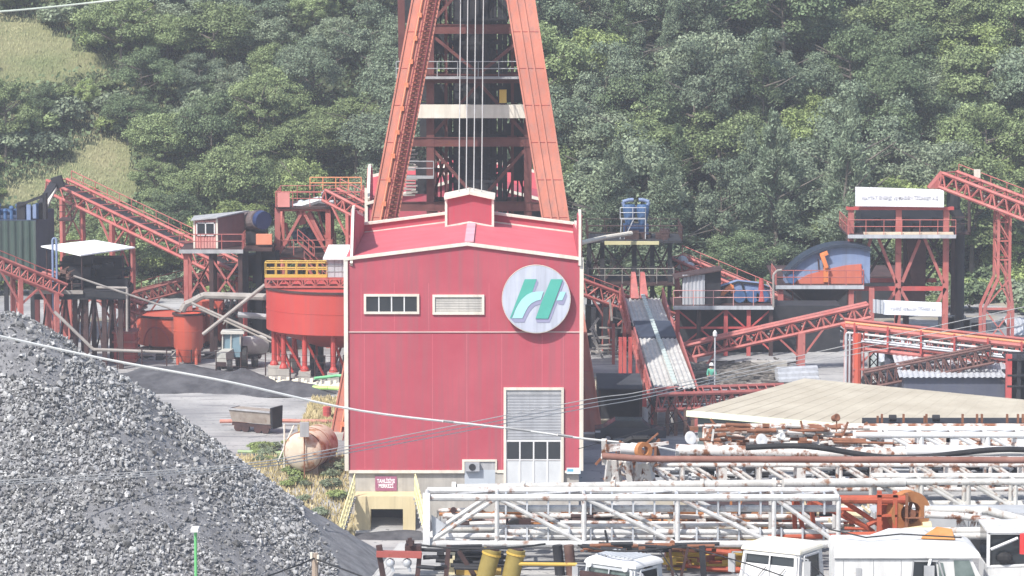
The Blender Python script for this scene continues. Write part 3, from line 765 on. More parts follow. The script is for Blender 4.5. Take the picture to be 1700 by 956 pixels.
def blocked(x, y, z, h, r):
    for t in (0.05, .45, .85):
        for s in (-.5, 0, .5):
            a = PX((x+s*r, y, z+h*t))
            if inside(M1, *a) or inside(M2, *a): return True
    return False
zonew = [(-1e9,330,'on the slope left of the headframe near the grassy clearing'),(330,660,'on the slope between the clearing and the headframe'),
         (660,930,'on the slope behind the headframe'),(930,1300,'on the slope right of the headframe'),(1300,1e9,'on the slope above the loading tower at the right')]
kindw = {('broad','blob'):'mid green rounded broadleaf tree',('bright','blob'):'light green broadleaf tree',('dark','blob'):'dark green broadleaf tree',('pine','pine'):'grey-green pointed pine tree',
         ('grey','blob'):'pale grey-green bushy tree',('pine','blob'):'grey-green round-topped pine tree',('dark','pine'):'dark pointed conifer'}
zoneS = [(-1e9,180,'near the left edge'),(180,400,'beside the clearing'),(400,660,'left of the headframe'),(660,930,'behind the headframe'),(930,1180,'just right of the headframe'),(1180,1420,'left of the loading tower'),(1420,1590,'behind the loading tower'),(1590,1e9,'near the right edge')]
pts = []
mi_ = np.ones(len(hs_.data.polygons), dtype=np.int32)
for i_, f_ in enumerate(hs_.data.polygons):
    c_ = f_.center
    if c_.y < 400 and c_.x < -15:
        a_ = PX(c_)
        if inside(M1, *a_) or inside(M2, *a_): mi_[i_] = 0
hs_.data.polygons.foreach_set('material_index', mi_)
def try_pts(x0, x1, y0, y1, dmin, n, fr, want):
    for _ in range(n):
        x = random.uniform(x0, x1); y = random.uniform(y0, y1)
        if abs(x) > y*.150+3.5: continue
        if all((x-a)**2+((y-b)*1.0)**2 > dmin*dmin for a, b in pts): pts.append((x, y))
        if len(pts) >= want: break
# dense wood, staggered
try_pts(-62, 62, 297, 366, 4.0, 60000, 1, 298)
nt_ = 0
for (x, y) in sorted(pts, key=lambda p: p[1]):
    z = ground_z(x, y); a = PX((x, y, z)); nz = mnoise.noise(Vector((x*.045, y*.06, 3.)))
    CELL = globals().setdefault('CELL', {})
    if a[0] < 330: pool = [0,1,2,2,6,3,0]
    elif a[0] < 660: pool = [0,1,2,6,7,0,3,6,1]
    elif a[0] < 1350: pool = [4,5,7,7,1,0,8,3,6,7] if nz > -.15 else [0,1,7,6,2,7]
    else: pool = [0,1,7,6,3,0,2,5]
    pi = random.choice(pool)*2 + random.randint(0, 1)
    k, sp, cm, tm, rx = PROTO[pi]; s = random.uniform(.72, 1.28)
    if a[0] < 640: s *= .82
    if a[0] > 900: s *= 1.12
    if blocked(x, y, z, 8.*s, 3.0*s):
        s *= .42
        if blocked(x, y, z, 8*s, 3*s): continue
    dead = random.random() < .03
    lab = kindw[(k, sp)] + ' ' + next(c for l, h, c in zonew if l <= a[0] < h)
    name = 'pine_tree' if sp == 'pine' else 'broadleaf_tree'
    ht = 'high on the hill' if a[1] < 60 else ('halfway up' if a[1] < 210 else 'at the foot')
    sz = 'Small ' if s < .72 else ('Large ' if s > 1.12 else '')
    lab = (sz.lower() + kindw[(k, sp)] + ' ' + ht + ' ' + next(c for l, h, c in zoneS if l <= a[0] < h)).strip()
    root = bpy.data.objects.new(name, None); col.objects.link(root); root.location = (x, y, z); root.rotation_euler = (0, 0, random.uniform(0, 6.28)); root.scale = (s*random.uniform(1.05,1.3), s*random.uniform(1.05,1.3), s*random.uniform(.85,1.25))
    tag(root, lab, 'tree', 'trees on the hillside: ' + lab)
    CELL.setdefault(lab, []).append((a[0], root))
    for nm, me in (('crown', cm), ('trunk', tm)):
        o = bpy.data.objects.new(nm, me); col.objects.link(o); o.parent = root
    nt_ += 1
nb_ = 0; bp = []
for _ in range(5000):
    if nb_ >= 190: break
    if random.random() < .6: x = random.uniform(-56, -22); y = random.uniform(303, 352)
    elif random.random() < .5: x = random.uniform(-48, 50); y = random.uniform(291, 312)
    else: x = random.uniform(8, 48); y = random.uniform(282, 300)
    z = ground_z(x, y)
    if any((x-a)**2+(y-b)**2 < 3.2 for a, b in bp): continue
    s = random.uniform(.6, 1.35)
    if blocked(x, y, z, 2.2*s, 1.4*s):
        if random.random() > .22: continue
        s *= .42
    a = PX((x, y, z)); k, cm, tm = random.choice(BUSH)
    root = bpy.data.objects.new('shrub', None); col.objects.link(root); root.location = (x, y, z-.1); root.rotation_euler = (0, 0, random.uniform(0, 6.28)); root.scale = (s*1.15, s*1.15, s)
    zn = next(c for l, h, c in zonew if l <= a[0] < h); kk = {'broad':'mid green','bright':'yellow-green','dark':'dark green','grey':'grey-green'}[k]
    tag(root, 'low %s shrub %s' % (kk, next(c for l, h, c in zoneS if l <= a[0] < h)), 'shrub', '%s shrubs %s' % (kk, next(c for l, h, c in zoneS if l <= a[0] < h)))
    CELL.setdefault(root['label'], []).append((a[0], root))
    for nm, me in (('foliage', cm), ('stem', tm)):
        o = bpy.data.objects.new(nm, me); col.objects.link(o); o.parent = root
    bp.append((x, y)); nb_ += 1
WORDS = {2: ('left one','right one'), 3: ('leftmost','middle one','rightmost'), 4: ('leftmost','second from left','second from right','rightmost'), 5: ('leftmost','second from left','middle one','second from right','rightmost')}
for lab, L in CELL.items():
    if len(L) in WORDS:
        for (_, o_), wd in zip(sorted(L, key=lambda t: t[0]), WORDS[len(L)]): 
            t_ = lab + ', ' + wd
            for x_, y_ in (('just right of the','right of the'),(' on the',' on'),('at the foot','low down')):
                if len(t_.replace('-',' ').replace(',',' ').split()) > 16: t_ = t_.replace(x_, y_)
            o_['label'] = t_
# meadow grass and undergrowth (nobody could count it)
def grass(name, area, n, m, hh, label, wide=.05):
    g = np.random.default_rng(11); x = g.uniform(area[0], area[1], n); y = g.uniform(area[2], area[3], n)
    P = np.array([(a, b, ground_z(a, b)) for a, b in zip(x, y)])
    h = g.uniform(.5, 1.3, n)*hh; C = P + np.stack([np.zeros(n), np.zeros(n), h*.45], 1)
    N = unit(np.stack([g.normal(0, .6, n), -np.ones(n), g.normal(.2, .3, n)], 1)); U = np.stack([g.normal(0, .35, n), g.normal(0, .35, n), np.ones(n)], 1)
    me = quads_obj(name, C, N, unit(U), h*.5, wide); me.materials.append(m)
    o = bpy.data.objects.new(name, me); col.objects.link(o); return tag(o, label, 'grass', kind='stuff')
GRM = mat('meadow_grass_blades', (.22,.25,.12), .9, (.42,.38,.23), .09, island=.35, coord='Object')
grass('meadow_grass', (-62,-22,303,372), 120000, GRM, .34, 'tall dry yellow-green grass in the clearings of the left slope', .13)
g = np.random.default_rng(5); n = 110000; x = g.uniform(-62, 62, n); y = g.uniform(303, 375, n)
keep = []
for a, b in zip(x, y):
    p = PX((a, b, hill_z(a, b))); 
    if not (inside(M1, *p) or inside(M2, *p)): keep.append((a, b, hill_z(a, b)))
P = np.array(keep); n = len(P); P[:, 2] += g.random(n)**1.6*1.3
me = quads_obj('undergrowth', P, unit(g.normal(0, .7, (n, 3))+[0, -.3, .6]), unit(g.normal(0, 1, (n, 3))), g.uniform(.12, .32, n), .6); me.materials.append(LF['dark'])
o = bpy.data.objects.new('undergrowth', me); col.objects.link(o); tag(o, 'dense low leafy undergrowth between the hillside trees', 'undergrowth', kind='stuff')
# ------------------------------------------------------------ gravel heap
def rocks_mesh(name, P, rad, seed):
    g = np.random.default_rng(seed); n = len(P)
    t = (1+5**.5)/2
    iv = np.array([(-1,t,0),(1,t,0),(-1,-t,0),(1,-t,0),(0,-1,t),(0,1,t),(0,-1,-t),(0,1,-t),(t,0,-1),(t,0,1),(-t,0,-1),(-t,0,1)])/1.9
    it = np.array([(0,11,5),(0,5,1),(0,1,7),(0,7,10),(0,10,11),(1,5,9),(5,11,4),(11,10,2),(10,7,6),(7,1,8),(3,9,4),(3,4,2),(3,2,6),(3,6,8),(3,8,9),(4,9,5),(2,4,11),(6,2,10),(8,6,7),(9,8,1)])
    V = iv[None]*g.uniform(.45, 1.45, (n, 12, 1)) * g.uniform(.4, 1.35, (n, 1, 3))
    a = g.uniform(0, 6.28, n); b = g.uniform(0, 6.28, n); ca, sa, cb, sb = np.cos(a), np.sin(a), np.cos(b), np.sin(b)
    x, y, z = V[..., 0], V[..., 1], V[..., 2]
    x, y = x*ca[:, None]-y*sa[:, None], x*sa[:, None]+y*ca[:, None]; y, z = y*cb[:, None]-z*sb[:, None], y*sb[:, None]+z*cb[:, None]
    V = np.stack([x, y, z], -1)*rad[:, None, None] + P[:, None, :]
    F = (it[None] + (np.arange(n)*12)[:, None, None]).reshape(-1, 3).astype(np.int32)
    me = bpy.data.meshes.new(name); me.vertices.add(12*n); me.vertices.foreach_set('co', V.ravel())
    me.loops.add(F.size); me.loops.foreach_set('vertex_index', F.ravel()); me.polygons.add(len(F))
    me.polygons.foreach_set('loop_start', np.arange(len(F), dtype=np.int32)*3); me.polygons.foreach_set('loop_total', np.full(len(F), 3, dtype=np.int32))
    me.update(); me.validate(); me.shade_flat(); return me
HX, HY = -23.0, 165.0
def heap_z(x, y):
    dx = x-HX; dy = y-HY
    if dx < 0: dx *= .25
    r = math.hypot(dx, dy*.95)
    w = .55*mnoise.noise(Vector((x*.16, y*.16, 1.7))) + .25*mnoise.noise(Vector((x*.5, y*.5, 4.)))
    ztop = 14.0
    z = ztop + .35 - .745*math.sqrt(r*r+1.6) + w*min(1, r/4)
    z = min(z, ztop - .5 - .1*r + w*.8)
    return z
ROCK = mat('broken_ore', (.16,.16,.165), .85, (.35,.35,.345), 3.0, island=.65, bump=.3, spec=.35)
HEAPM = mat('ore_fines', (.13,.13,.137), .95, (.23,.23,.237), 1.6, bump=1.0)
grid = grid_obj('gravel_heap', -46, 2, 138, 196, 121, 117, lambda x, y: max(heap_z(x, y)-.05, -3.1), HEAPM); bpy.data.objects.remove(grid)
g = np.random.default_rng(3); N = 150000
x = g.uniform(-46, 0, N); y = g.uniform(141, 172, N); keep = []; rads = []
for i in range(N):
    z = heap_z(x[i], y[i])
    if z < -2.8: continue
    p = PX((x[i], y[i], z))
    if p[0] < -25 or p[1] > 1000 or p[1] < 0 or p[0] > 700: continue
    if p[0] > 505+(p[1]-850)*.62+6*math.sin(p[1]*.13) and p[1] > 790 and random.random() < .985: continue
    if p[0] > 560: continue
    fine = mnoise.noise(Vector((x[i]*.22+9, y[i]*.22, z*.12)))
    u = random.random()
    r = .050/(u+.035)**.33*random.uniform(.8, 1.25)
    if fine > .12 and r < .09: r *= .6
    if fine > .14 and random.random() < .6: continue
    if y[i] > HY+2: 
        if random.random() < .5: continue
    keep.append((x[i], y[i], z+r*.25)); rads.append(min(r, .30))
    if len(keep) > 52000: break
print('rocks', len(keep))
me = rocks_mesh('gravel_heap', np.array(keep), np.array(rads), 4); 
# the fines under the stones belong to the same heap
mbh = MB(); nx, ny = 121, 80; xs = np.linspace(-48, 2, nx); ys = np.linspace(138, 190, ny)
V0 = [(a, b, max(heap_z(a, b)-.05, -3.2)) for b in ys for a in xs]
F0 = [(j*nx+i, j*nx+i+1, (j+1)*nx+i+1, (j+1)*nx+i) for j in range(ny-1) for i in range(nx-1)]
base = bpy.data.meshes.new('fines'); base.from_pydata(V0, [], F0); base.shade_smooth()
import bmesh
bm = bmesh.new(); bm.from_mesh(me)
for f in bm.faces: f.material_index = 0
k0 = len(bm.faces); base.shade_smooth(); bm.from_mesh(base); bm.faces.ensure_lookup_table()
for f in bm.faces[k0:]: f.material_index = 1
bm.to_mesh(me); bm.free(); me.materials.append(ROCK); me.materials.append(HEAPM)
o = bpy.data.objects.new('gravel_heap', me); col.objects.link(o); tag(o, 'huge grey heap of broken ore filling the lower left', 'heap', kind='stuff')

def mound(name, cx, cy, rx, ry, h, m, label, cat='heap', z0=None, seed=0, flat=.0, nx=90, group=None):
    z0 = ground_z(cx, cy) if z0 is None else z0
    vs = []; fs = []
    for j in range(nx):
        for i in range(nx):
            u = -1+2*i/(nx-1); v = -1+2*j/(nx-1); r = math.hypot(u, v)
            nz = mnoise.noise(Vector((u*2+seed, v*2, seed*1.3)))*.22 + mnoise.noise(Vector((u*7+seed, v*7, 2.)))*.07
            z = h*max(-.1, min(1-flat, 1.02-r*(1+nz*.6)) + nz*.35*max(0, 1-r))
            z += h*.035*mnoise.noise(Vector((u*22+seed, v*22, 5.)))*max(0, 1-r)+h*.1*mnoise.noise(Vector((u*4+seed, v*4, 9.)))*max(0,1-r)*2; vs.append((cx+u*rx, cy+v*ry, z0+z))
    for j in range(nx-1):
        for i in range(nx-1): fs.append((j*nx+i, j*nx+i+1, (j+1)*nx+i+1, (j+1)*nx+i))
    me = bpy.data.meshes.new(name); me.from_pydata([(a-cx, b-cy, c-z0) for a, b, c in vs], [], fs); me.materials.append(m); me.shade_smooth()
    o = bpy.data.objects.new(name, me); o.location = (cx, cy, z0); col.objects.link(o); return tag(o, label, cat, group)
FINE = mat('fine_grey_gravel', (.13,.13,.14), .95, (.19,.19,.20), 1.2, bump=.8)
c = G(535, 925, -2.5); mound('fine_gravel_heap', -8.5, 178, 4.6, 7, 3.3, FINE, 'smooth grey heap of fine gravel at the right foot of the ore heap', seed=1.1, z0=-2.5)
c = G(280, 652); mound('coal_heap', c.x, c.y+5, 6.2, 5.5, 1.35, COAL, 'broad flat-topped dark coal heap behind the ore heap', flat=.25, seed=3)
c = G(395, 652); mound('coal_heap', c.x, c.y+3, 3.4, 4.0, 1.25, COAL, 'small dark coal heap below the parked tractor', seed=5)
c = G(475, 664); mound('coal_berm', c.x, c.y+4, 3.4, 3.0, .75, COAL, 'low dark ridge of spoil left of the green pipes', seed=8)
c = G(640, 884, -2.5); mound('ash_heap', c.x+1.0, c.y-1.2, 3.6, 1.3, .35, COAL, 'low grey spoil ridge in front of the portal', seed=9, z0=-2.5)

# ------------------------------------------------------------ left plant
# conveyor up to the dark green bunker
conveyor('inclined_conveyor', 'long red truss conveyor climbing left over the white canopy to the green bunker', W(92,316,278), W(402,466,262), w=1.9, h=.85, n=14, cord=.13, web=.06,
         legs=((.095,0),(.37,0),(.93,2)), railside=1, legw=.36)
# bunker
Yk = 262.; xk0, xk1 = W(-40,400,Yk).x, W(60,400,Yk).x; zk1, zk0 = W(0,366,Yk).z, W(0,466,Yk).z
bk = T('ore_bunker', 'dark green corrugated bunker with blue machinery on its roof at the left edge', 'bunker', ((xk0+xk1)/2, Yk, 0))
MB().box((xk0,Yk,zk0),(xk1,Yk+10.5,zk1)).build('bin', mat('navy_side', (.022,.034,.07), .6, (.04,.055,.1), .8, streak=.3), bk)
mb = MB(); mb.sheet((xk0,Yk-.03,zk0), (xk1-xk0,0,0), (0,0,zk1-zk0), .09, .5, nrm=(0,-1,0)); mb.build('cladding', GREENC, bk)
mb = MB()
for dx in (.4, 2.3, 4.2): mb.box((xk1-dx-.1,Yk+.2,0),(xk1-dx+.2,Yk+.5,zk0))
for dx in (.3,): mb.box((xk1-dx-.1,Yk+9.8,0),(xk1-dx+.2,Yk+10.2,zk0))
mb.build_each('support', BLACK, bk)
mb = MB(); zz = zk1
for k in range(9): x = xk0+.6+k*.46; mb.tube((x,Yk+1.2,zz),(x,Yk+1.2,zz+.5+.2*(k%3)), .13, 8); mb.ball((x,Yk+1.2,zz+.6+.2*(k%3)), .19, 8)
mb.tube((xk0,Yk+1.6,zz+.45),(xk1-.8,Yk+1.6,zz+.5), .2, 8); mb.build('blue_valves', BLUE, bk)
mb = MB(); mb.box((xk1-1.5,Yk+.8,zz),(xk1-.9,Yk+2.,zz+1.2)); mb.bar((xk1-1.4,Yk+.8,zz+1.0),(xk1+.4,Yk+.8,zz+1.7), .2); mb.box((xk1+.4,Yk+.8,zz),(xk1+.62,Yk+2,zz+1.9)); mb.box((xk1+.05,Yk+1.2,zz),(xk1+.3,Yk+1.8,zz+1.2))
mb.build('roof_machine', BLACK, bk)
MB().box((xk1-.75,Yk+.6,zz),(xk1-.45,Yk+.9,zz+1.1)).box((xk1-.3,Yk+.6,zz+.1),(xk1-.05,Yk+.9,zz+1.1)).build('blue_cabinet', BLUEL, bk)
mb = MB(); mb.bar(W(90,306,274), W(68,344,270), .6, .5); mb.bar(W(104,300,274), W(88,305,274), .9, .9); mb.build('discharge_chute', BLACK, bk)
MB().bar(W(92,312,273.4), W(76,344,269.4), .22, .2).build('chute_lining', CREAM, bk)
mb = MB(); p0 = W(96,365,268); railing(mb, [p0, p0+Vector((1.0,0,0)), p0+Vector((1,2.5,0))], 1.1, 1.0, .03); mb.box((p0.x,p0.y,p0.z-.1),(p0.x+1,p0.y+2.5,p0.z)); mb.build('side_gallery', DARK, bk)
# canopy and machinery platform
Yc = 252.
pl = T('machinery_platform', 'dark steel platform carrying rusty machinery under a white flat canopy', 'platform', (W(140,480,Yc).x, Yc, 0))
A1, A2, A3, A4 = W(68,408,253), W(157,398,257), W(224,410,253), W(134,423,249)
dn = Vector((0,0,-.09)); MB().hexa([A4+dn, A3+dn, A2+dn, A1+dn, A4, A3, A2, A1]).build('canopy', mat('bright_white_sheet', (.84,.85,.86), .5), pl)
zp = W(0,478,Yc).z
for v in (A1, A2, A3, A4): q = v.lerp((A1+A3)/2, .12); MB().tube((q.x,q.y,zp),(q.x,q.y,q.z-.1), .045, 6).build('canopy_post', DARK, pl)
xp0, xp1 = W(64,480,Yc).x, W(214,480,Yc).x
MB().box((xp0,Yc-2.4,zp-.55),(xp1,Yc+3.2,zp)).build('platform_deck', BLACK, pl)
MB().box((xp0-.3,Yc-2.6,zp-.15),(W(145,480,Yc).x,Yc-2.41,zp+.1)).build('edge_beam', PIPE, pl)
for px in (68,100,130,148,178,205):
    for yy in (Yc-1.9, Yc+2.8): x = W(px,500,Yc).x; MB().box((x-.16,yy-.16,0),(x+.16,yy+.16,zp-.55)).build('leg', DARK if px > 110 else RED, pl)
mb = MB(); xs_ = [W(px,500,Yc).x for px in (68,100,130,148,178,205)]
for i, (a, b) in enumerate(zip(xs_[:-1], xs_[1:])):
    mb.bar((a,Yc-1.9,.3),((a+b)/2,Yc-1.9,zp-.6), .12); mb.bar((b,Yc-1.9,.3),((a+b)/2,Yc-1.9,zp-.6), .12); mb.bar((a,Yc+2.8,.3),(b,Yc+2.8,zp-.6), .12)
mb.build('bracing', DARK, pl)
mb = MB(); random.seed(21)
for k in range(26):
    px = random.uniform(98,205); py = random.uniform(428,472); p = W(px, py, Yc+random.uniform(-.5,2.5)); s = random.uniform(.25,.8)
    mb.box((p.x-s,p.y-.4,max(zp,p.z-s*.5)),(p.x+s,p.y+.4,p.z+s*.4)) if k % 2 else mb.bar((p.x-s,p.y,p.z),(p.x+s,p.y,p.z+random.uniform(-.5,.5)), .18)
mb.box((W(100,430,Yc).x,Yc+1.,zp),(W(200,430,Yc).x,Yc+2.6,W(0,430,Yc).z)); mb.build_each('machine_block', BLACK, pl)
mb = MB()
for k in range(9):
    px = random.uniform(72,118); p = W(px, random.uniform(450,470), Yc-1); s = random.uniform(.15,.35); mb.box((p.x-s,p.y-.3,zp),(p.x+s,p.y+.3,p.z+.1)); mb.bar((p.x,p.y,p.z+.1),(p.x+s*2,p.y,p.z+.35), .08)
mb.build('small_motors', mat('brown_machine', (.13,.075,.06), .7, (.2,.12,.1), 2), pl)
mb = MB(); railing(mb, [(xp0,Yc-2.4,zp),(W(145,480,Yc).x,Yc-2.4,zp)], 1.0, 1.1, .025); mb.build('handrail', DARK, pl)
mb = MB(); a = W(88,470,Yc-2.6); b = W(94.5,470,Yc-2.6); zt_ = W(0,400,Yc-2.6).z
arc = [Vector((a.x+(b.x-a.x)*(.5-.5*math.cos(t*math.pi/6)), a.y, zt_+.2*math.sin(t*math.pi/6))) for t in range(7)]
mb.path([Vector((a.x,a.y,0))]+arc+[Vector((b.x,b.y,zp))], .08, 6); mb.build('vent_pipe', BLUEL, pl)
# lower left conveyor
conveyor('feed_conveyor', 'red truss conveyor descending from the left edge under the machinery platform', W(-60,425,246), W(98,489,249.2), w=1.5, h=.8, n=12, cord=.12, web=.06, legs=((.55,0),(.93,0)), railside=1, legw=.3)
conveyor('return_conveyor', 'red conveyor running down to the right behind the platform legs towards the orange tanks', W(70,468,259), W(238,520,258), w=1.5, h=.8, n=12, cord=.11, legs=((.3,0),(.8,0)), rail=False)
conveyor('dark_conveyor', 'dark rusty conveyor rising behind the orange tanks', W(205,508,272), W(350,470,272), w=1.2, h=.8, n=11, m=mat('dark_red_truss', (.17,.05,.045), .7, (.24,.08,.07), 1), cord=.1, rail=True, legs=((.2,0),(.9,0)))
# slanting pipes
def pipe(name, pts, r, m, label, cat='pipe', group=None, n=8):
    return MB().path(pts, r, n).build(name, m, None, smooth=True, label=label, cat=cat, group=group)
pipe('process_pipe', [W(160,477,249.5),W(211,478,249.5),W(211,550,249.5)], .09, PIPE, 'grey pipe bending down beside the machinery platform')
pipe('process_pipe', [W(90,517,246),W(155,580,246),W(285,585,246)], .11, PIPE, 'grey pipe slanting down behind the ore heap then running level to the orange tanks')
pipe('process_pipe', [W(122,458,248.5),W(300,518,250)], .07, PIPE, 'thin pale pipe slanting from the platform to the front orange tank')
pipe('process_pipe', [W(302,516,251.5),W(308,505,251.5),W(318,501,251.5),W(334,492,251.5),W(341,490,251.5),W(446,493,247)], .24, PIPE, 'thick grey pipe bridging from the orange tanks to the big red tank')
pipe('process_pipe', [W(337,555,247),W(440,473,246.5)], .13, PIPE, 'pale pipe crossing diagonally up to the rim of the red tank')
pipe('process_pipe', [W(318,503,250),W(452,562,249)], .09, PIPE, 'upper of two thin pipes sloping down from the orange tanks to the right', group='thin sloping pipes')
pipe('process_pipe', [W(330,512,250.6),W(450,568,249.6)], .07, PIPE, 'lower of two thin pipes sloping down from the orange tanks to the right', group='thin sloping pipes')
pipe('process_pipe', [W(395,522,250),W(446,526,250)], .2, GREY, 'short level pale pipe left of the red tank')
# duct tower
Yd = 253.; x0, x1 = W(189,570,Yd).x, W(224,570,Yd).x; zt_ = W(0,551,Yd).z
du = T('duct_tower', 'small red boxy duct with raised ribs standing beside the orange tanks', 'duct', ((x0+x1)/2, Yd, 0))
MB().box((x0,Yd,0),(x1,Yd+2,zt_)).build('casing', REDD, du)
for k in range(4): z = zt_-(zt_)*k/3.4; MB().box((x0-.12,Yd-.12,z-.12),(x1+.12,Yd+2.12,z+.03)).build('rib', RED, du)
# tanks
def tank(name, label, cx, cy, r, z0, z1, m, cone=0, legs=0, cat='tank', seams=2, group=None, legm=None, n=48, out=0):
    t = T(name, label, cat, (cx, cy, 0), group)
    mb = MB(); mb.lathe((cx,cy,0), [(0,z1-.08),(r-.06,z1-.08),(r-.06,z1),(r,z1),(r,z0)] + ([(r*.35,z0-cone),(0,z0-cone)] if cone else [(0,z0)]), n); mb.build('shell', m, t, smooth=True)
    mb = MB(); mb.lathe((cx,cy,0), [(r+.001,z1-.08),(r+.09,z1-.08),(r+.09,z1+.05),(r-.1,z1+.05)], n); mb.build('rim', DARK if seams < 9 else m, t)
    for k in range(1, seams): z = z0+(z1-z0)*k/seams; MB().lathe((cx,cy,0), [(r+.001,z-.025),(r+.02,z-.02),(r+.02,z+.02),(r+.001,z+.025)], n).build('weld_seam', m, t)
    for k in range(legs):
        a = -math.pi/2+math.pi/legs*.9+2*math.pi*k/legs; x = cx+math.cos(a)*(r-.1); y = cy+math.sin(a)*(r-.1)
        MB().tube((x,y,0),(x,y,z0+.1), .11, 8).build('leg', legm or m, t)
    return t
z1 = W(0,521,262).z; z0 = W(0,573,262).z
t1 = tank('settling_tank', 'wide orange tank with a curved mark on its side left of the narrow tank', W(284,540,262).x, 262, S(57,262), z0+.2, z1, TANK, cone=.5, legs=6, seams=3, legm=BLACK)
mb = MB(); pr = None
for k in range(13):
    a = math.pi*k/12; ang = math.radians(-90-22+ 24*math.cos(a)); zz = z0+.25+1.35*math.sin(a)
    r = S(57,262)+.03; p = Vector((W(284,540,262).x+math.cos(ang)*r, 262+math.sin(ang)*r, zz))
    if pr is not None: mb.tube(pr, p, .045, 5)
    pr = p
mb.build('curved_pipe', REDD, t1)
tank('settling_tank', 'orange tank standing right of the narrow front tank', W(345,540,264).x, 264, S(30,264), z0+.2, W(0,514,264).z, TANK, cone=.5, legs=4, seams=3, legm=BLACK)
tank('conical_tank', 'narrow orange tank with a cone bottom on thin legs in front of two others', W(312.5,540,253).x, 253, S(24.5,253), W(0,575,253).z, W(0,520,253).z, TANK, cone=1.1, legs=4, seams=2)
# thickener
YTk = 247.; cx = W(566,520,YTk).x; r = S(124,YTk); z1 = W(0,474,YTk).z; z0 = W(0,543,YTk).z
tk = tank('thickener_tank', 'big bright red round tank on concrete footings, half hidden by the crimson building', cx, YTk, r, z0, z1, TANKR, cone=1.2, legs=0, seams=2, n=80)
mb = MB(); mb.lathe((cx,YTk,0), [(r*.98,z0-.02),(r*.5,z0-.9),(r*.1,z0-1.3)], 60); mb.build('underside', BLACK, tk)
for k in range(14):
    a = 2*math.pi*(k+.35)/14; x = cx+math.cos(a)*(r-.5); y = YTk+math.sin(a)*(r-.5)
    lg = MB().tube((x,y,.75),(x,y,z0), .17, 8).build('leg', TANKR, tk)
    mb = MB(); mb.lathe((x,y,0), [(.3,.75),(.3,.85),(.17,1.1)], 10); mb.build('foot_flange', TANKR, lg)
    MB().box((x-.4,y-.4,-.2),(x+.4,y+.4,.75)).build('footing', CONC, lg)
    mb = MB(); a2 = a+.23
    mb.tube((x,y,z0-.3),(cx+math.cos(a2)*(r-1.6),YTk+math.sin(a2)*(r-1.6),.3), .09, 6); mb.build('brace', TANKR, lg)
for k in range(6):
    a = 2*math.pi*k/6+.3; x = cx+math.cos(a)*2; y = YTk+math.sin(a)*2; MB().tube((x,y,0),(x,y,z0-.9), .2, 8).build('inner_leg', BLACK, tk)
# bridge on the tank
br = T('tank_bridge', 'red lattice bridge with yellow railing lying across the red tank', 'walkway', (cx, YTk-1.2, z1))
xa, xb = cx-r+.05, cx+r; zb1 = W(0,462,YTk-1.2).z; zb0 = z1+.1
mb = MB()
for yy in (YTk-1.8, YTk-.6):
    mb.bar((xa,yy,zb1),(xb,yy,zb1), .12); mb.bar((xa,yy,zb0),(xb,yy,zb0), .12); n = 12
    for k in range(n): a = xa+(xb-xa)*k/n; b = xa+(xb-xa)*(k+1)/n; mb.bar((a,yy,zb0),((a+b)/2,yy,zb1), .07); mb.bar((b,yy,zb0),((a+b)/2,yy,zb1), .07); mb.bar((a,yy,zb0),(a,yy,zb1),.07)
mb.build('truss', RED, br)
MB().box((xa,YTk-1.85,zb1+.06),(xb,YTk-.55,zb1+.12)).build('walkway', REDD, br)
mb = MB(); xr2 = W(543,450,YTk-1.8).x
railing(mb, [(xr2,YTk-1.8,zb1+.12),(xa,YTk-1.8,zb1+.12),(xa,YTk-.6,zb1+.12),(xr2,YTk-.6,zb1+.12)], 1.0, .75, .045, (1,.55)); mb.box((xa,YTk-1.86,zb1+.12),(xr2,YTk-1.8,zb1+.34)); mb.build('yellow_railing', YEL, br)
# white drive house
x0, x1 = W(543,440,245.5).x, W(580,440,245.5).x; z0_, z1_ = zb1+.13, W(0,430,245.5).z
dh = T('drive_house', 'white panelled box with overhanging white roof beside the crimson building', 'cabin', ((x0+x1)/2, 245.5, z0_))
MB().box((x0,245.2,z0_),(x1,246.6,z1_)).build('wall', GALV, dh)
mb = MB(); a0, a1 = W(536,430,245).x, W(590,430,245).x
mb.prism([(a0,244.9,z1_),(a1,244.9,z1_),(a1,246.9,z1_+.75),(a0+.3,246.9,z1_+.75)], (0,0,.1)); mb.build('roof', WHITE, dh)
mb = MB()
for k in range(4): x = x0+(x1-x0)*k/3; mb.box((x-.02,245.16,z0_),(x+.02,245.19,z1_))
for t in (.33,.66): z = z0_+(z1_-z0_)*t; mb.box((x0,245.16,z-.02),(x1,245.19,z+.02))
mb.build('panel_joint', GREY, dh)
# screening tower
Ys = 262.; st = T('screening_tower', 'tall pinkish red steel tower with railings and chutes behind the big red tank', 'tower', (W(505,500,Ys).x, Ys, 0))
x0, x1 = W(461,400,Ys).x, W(545,400,Ys).x; l1, l2, l3 = W(0,425,Ys).z, W(0,345,Ys).z, 3.2
tower(st, x0, x1, Ys, Ys+5, [l3, l1, l2], legw=.38, brace='A', bw=.2)
deck(st, x0-.1, W(600,330,Ys).x, Ys-.4, Ys+5.2, l2+.1, sides='fblr', rm=RED)
deck(st, x0-.2, x1+.3, Ys-.6, Ys+5.2, l1+.1, rail=True, rm=RED)
mb = MB(); 
mb.box((W(462,400,Ys).x,Ys-.5,l2+.1),(W(482,400,Ys).x,Ys-.42,l2+1.15)); mb.build('mesh_screen', mat('pink_mesh', (.5,.2,.18), .7), st)
mb = MB()
railing(mb, [(W(515,330,Ys+4).x,Ys+4,l2+1.0),(W(600,330,Ys+4).x,Ys+4,l2+1.0)], .9, .9, .04); mb.build('upper_railing', mat('orange_rail', (.6,.25,.12), .6), st)
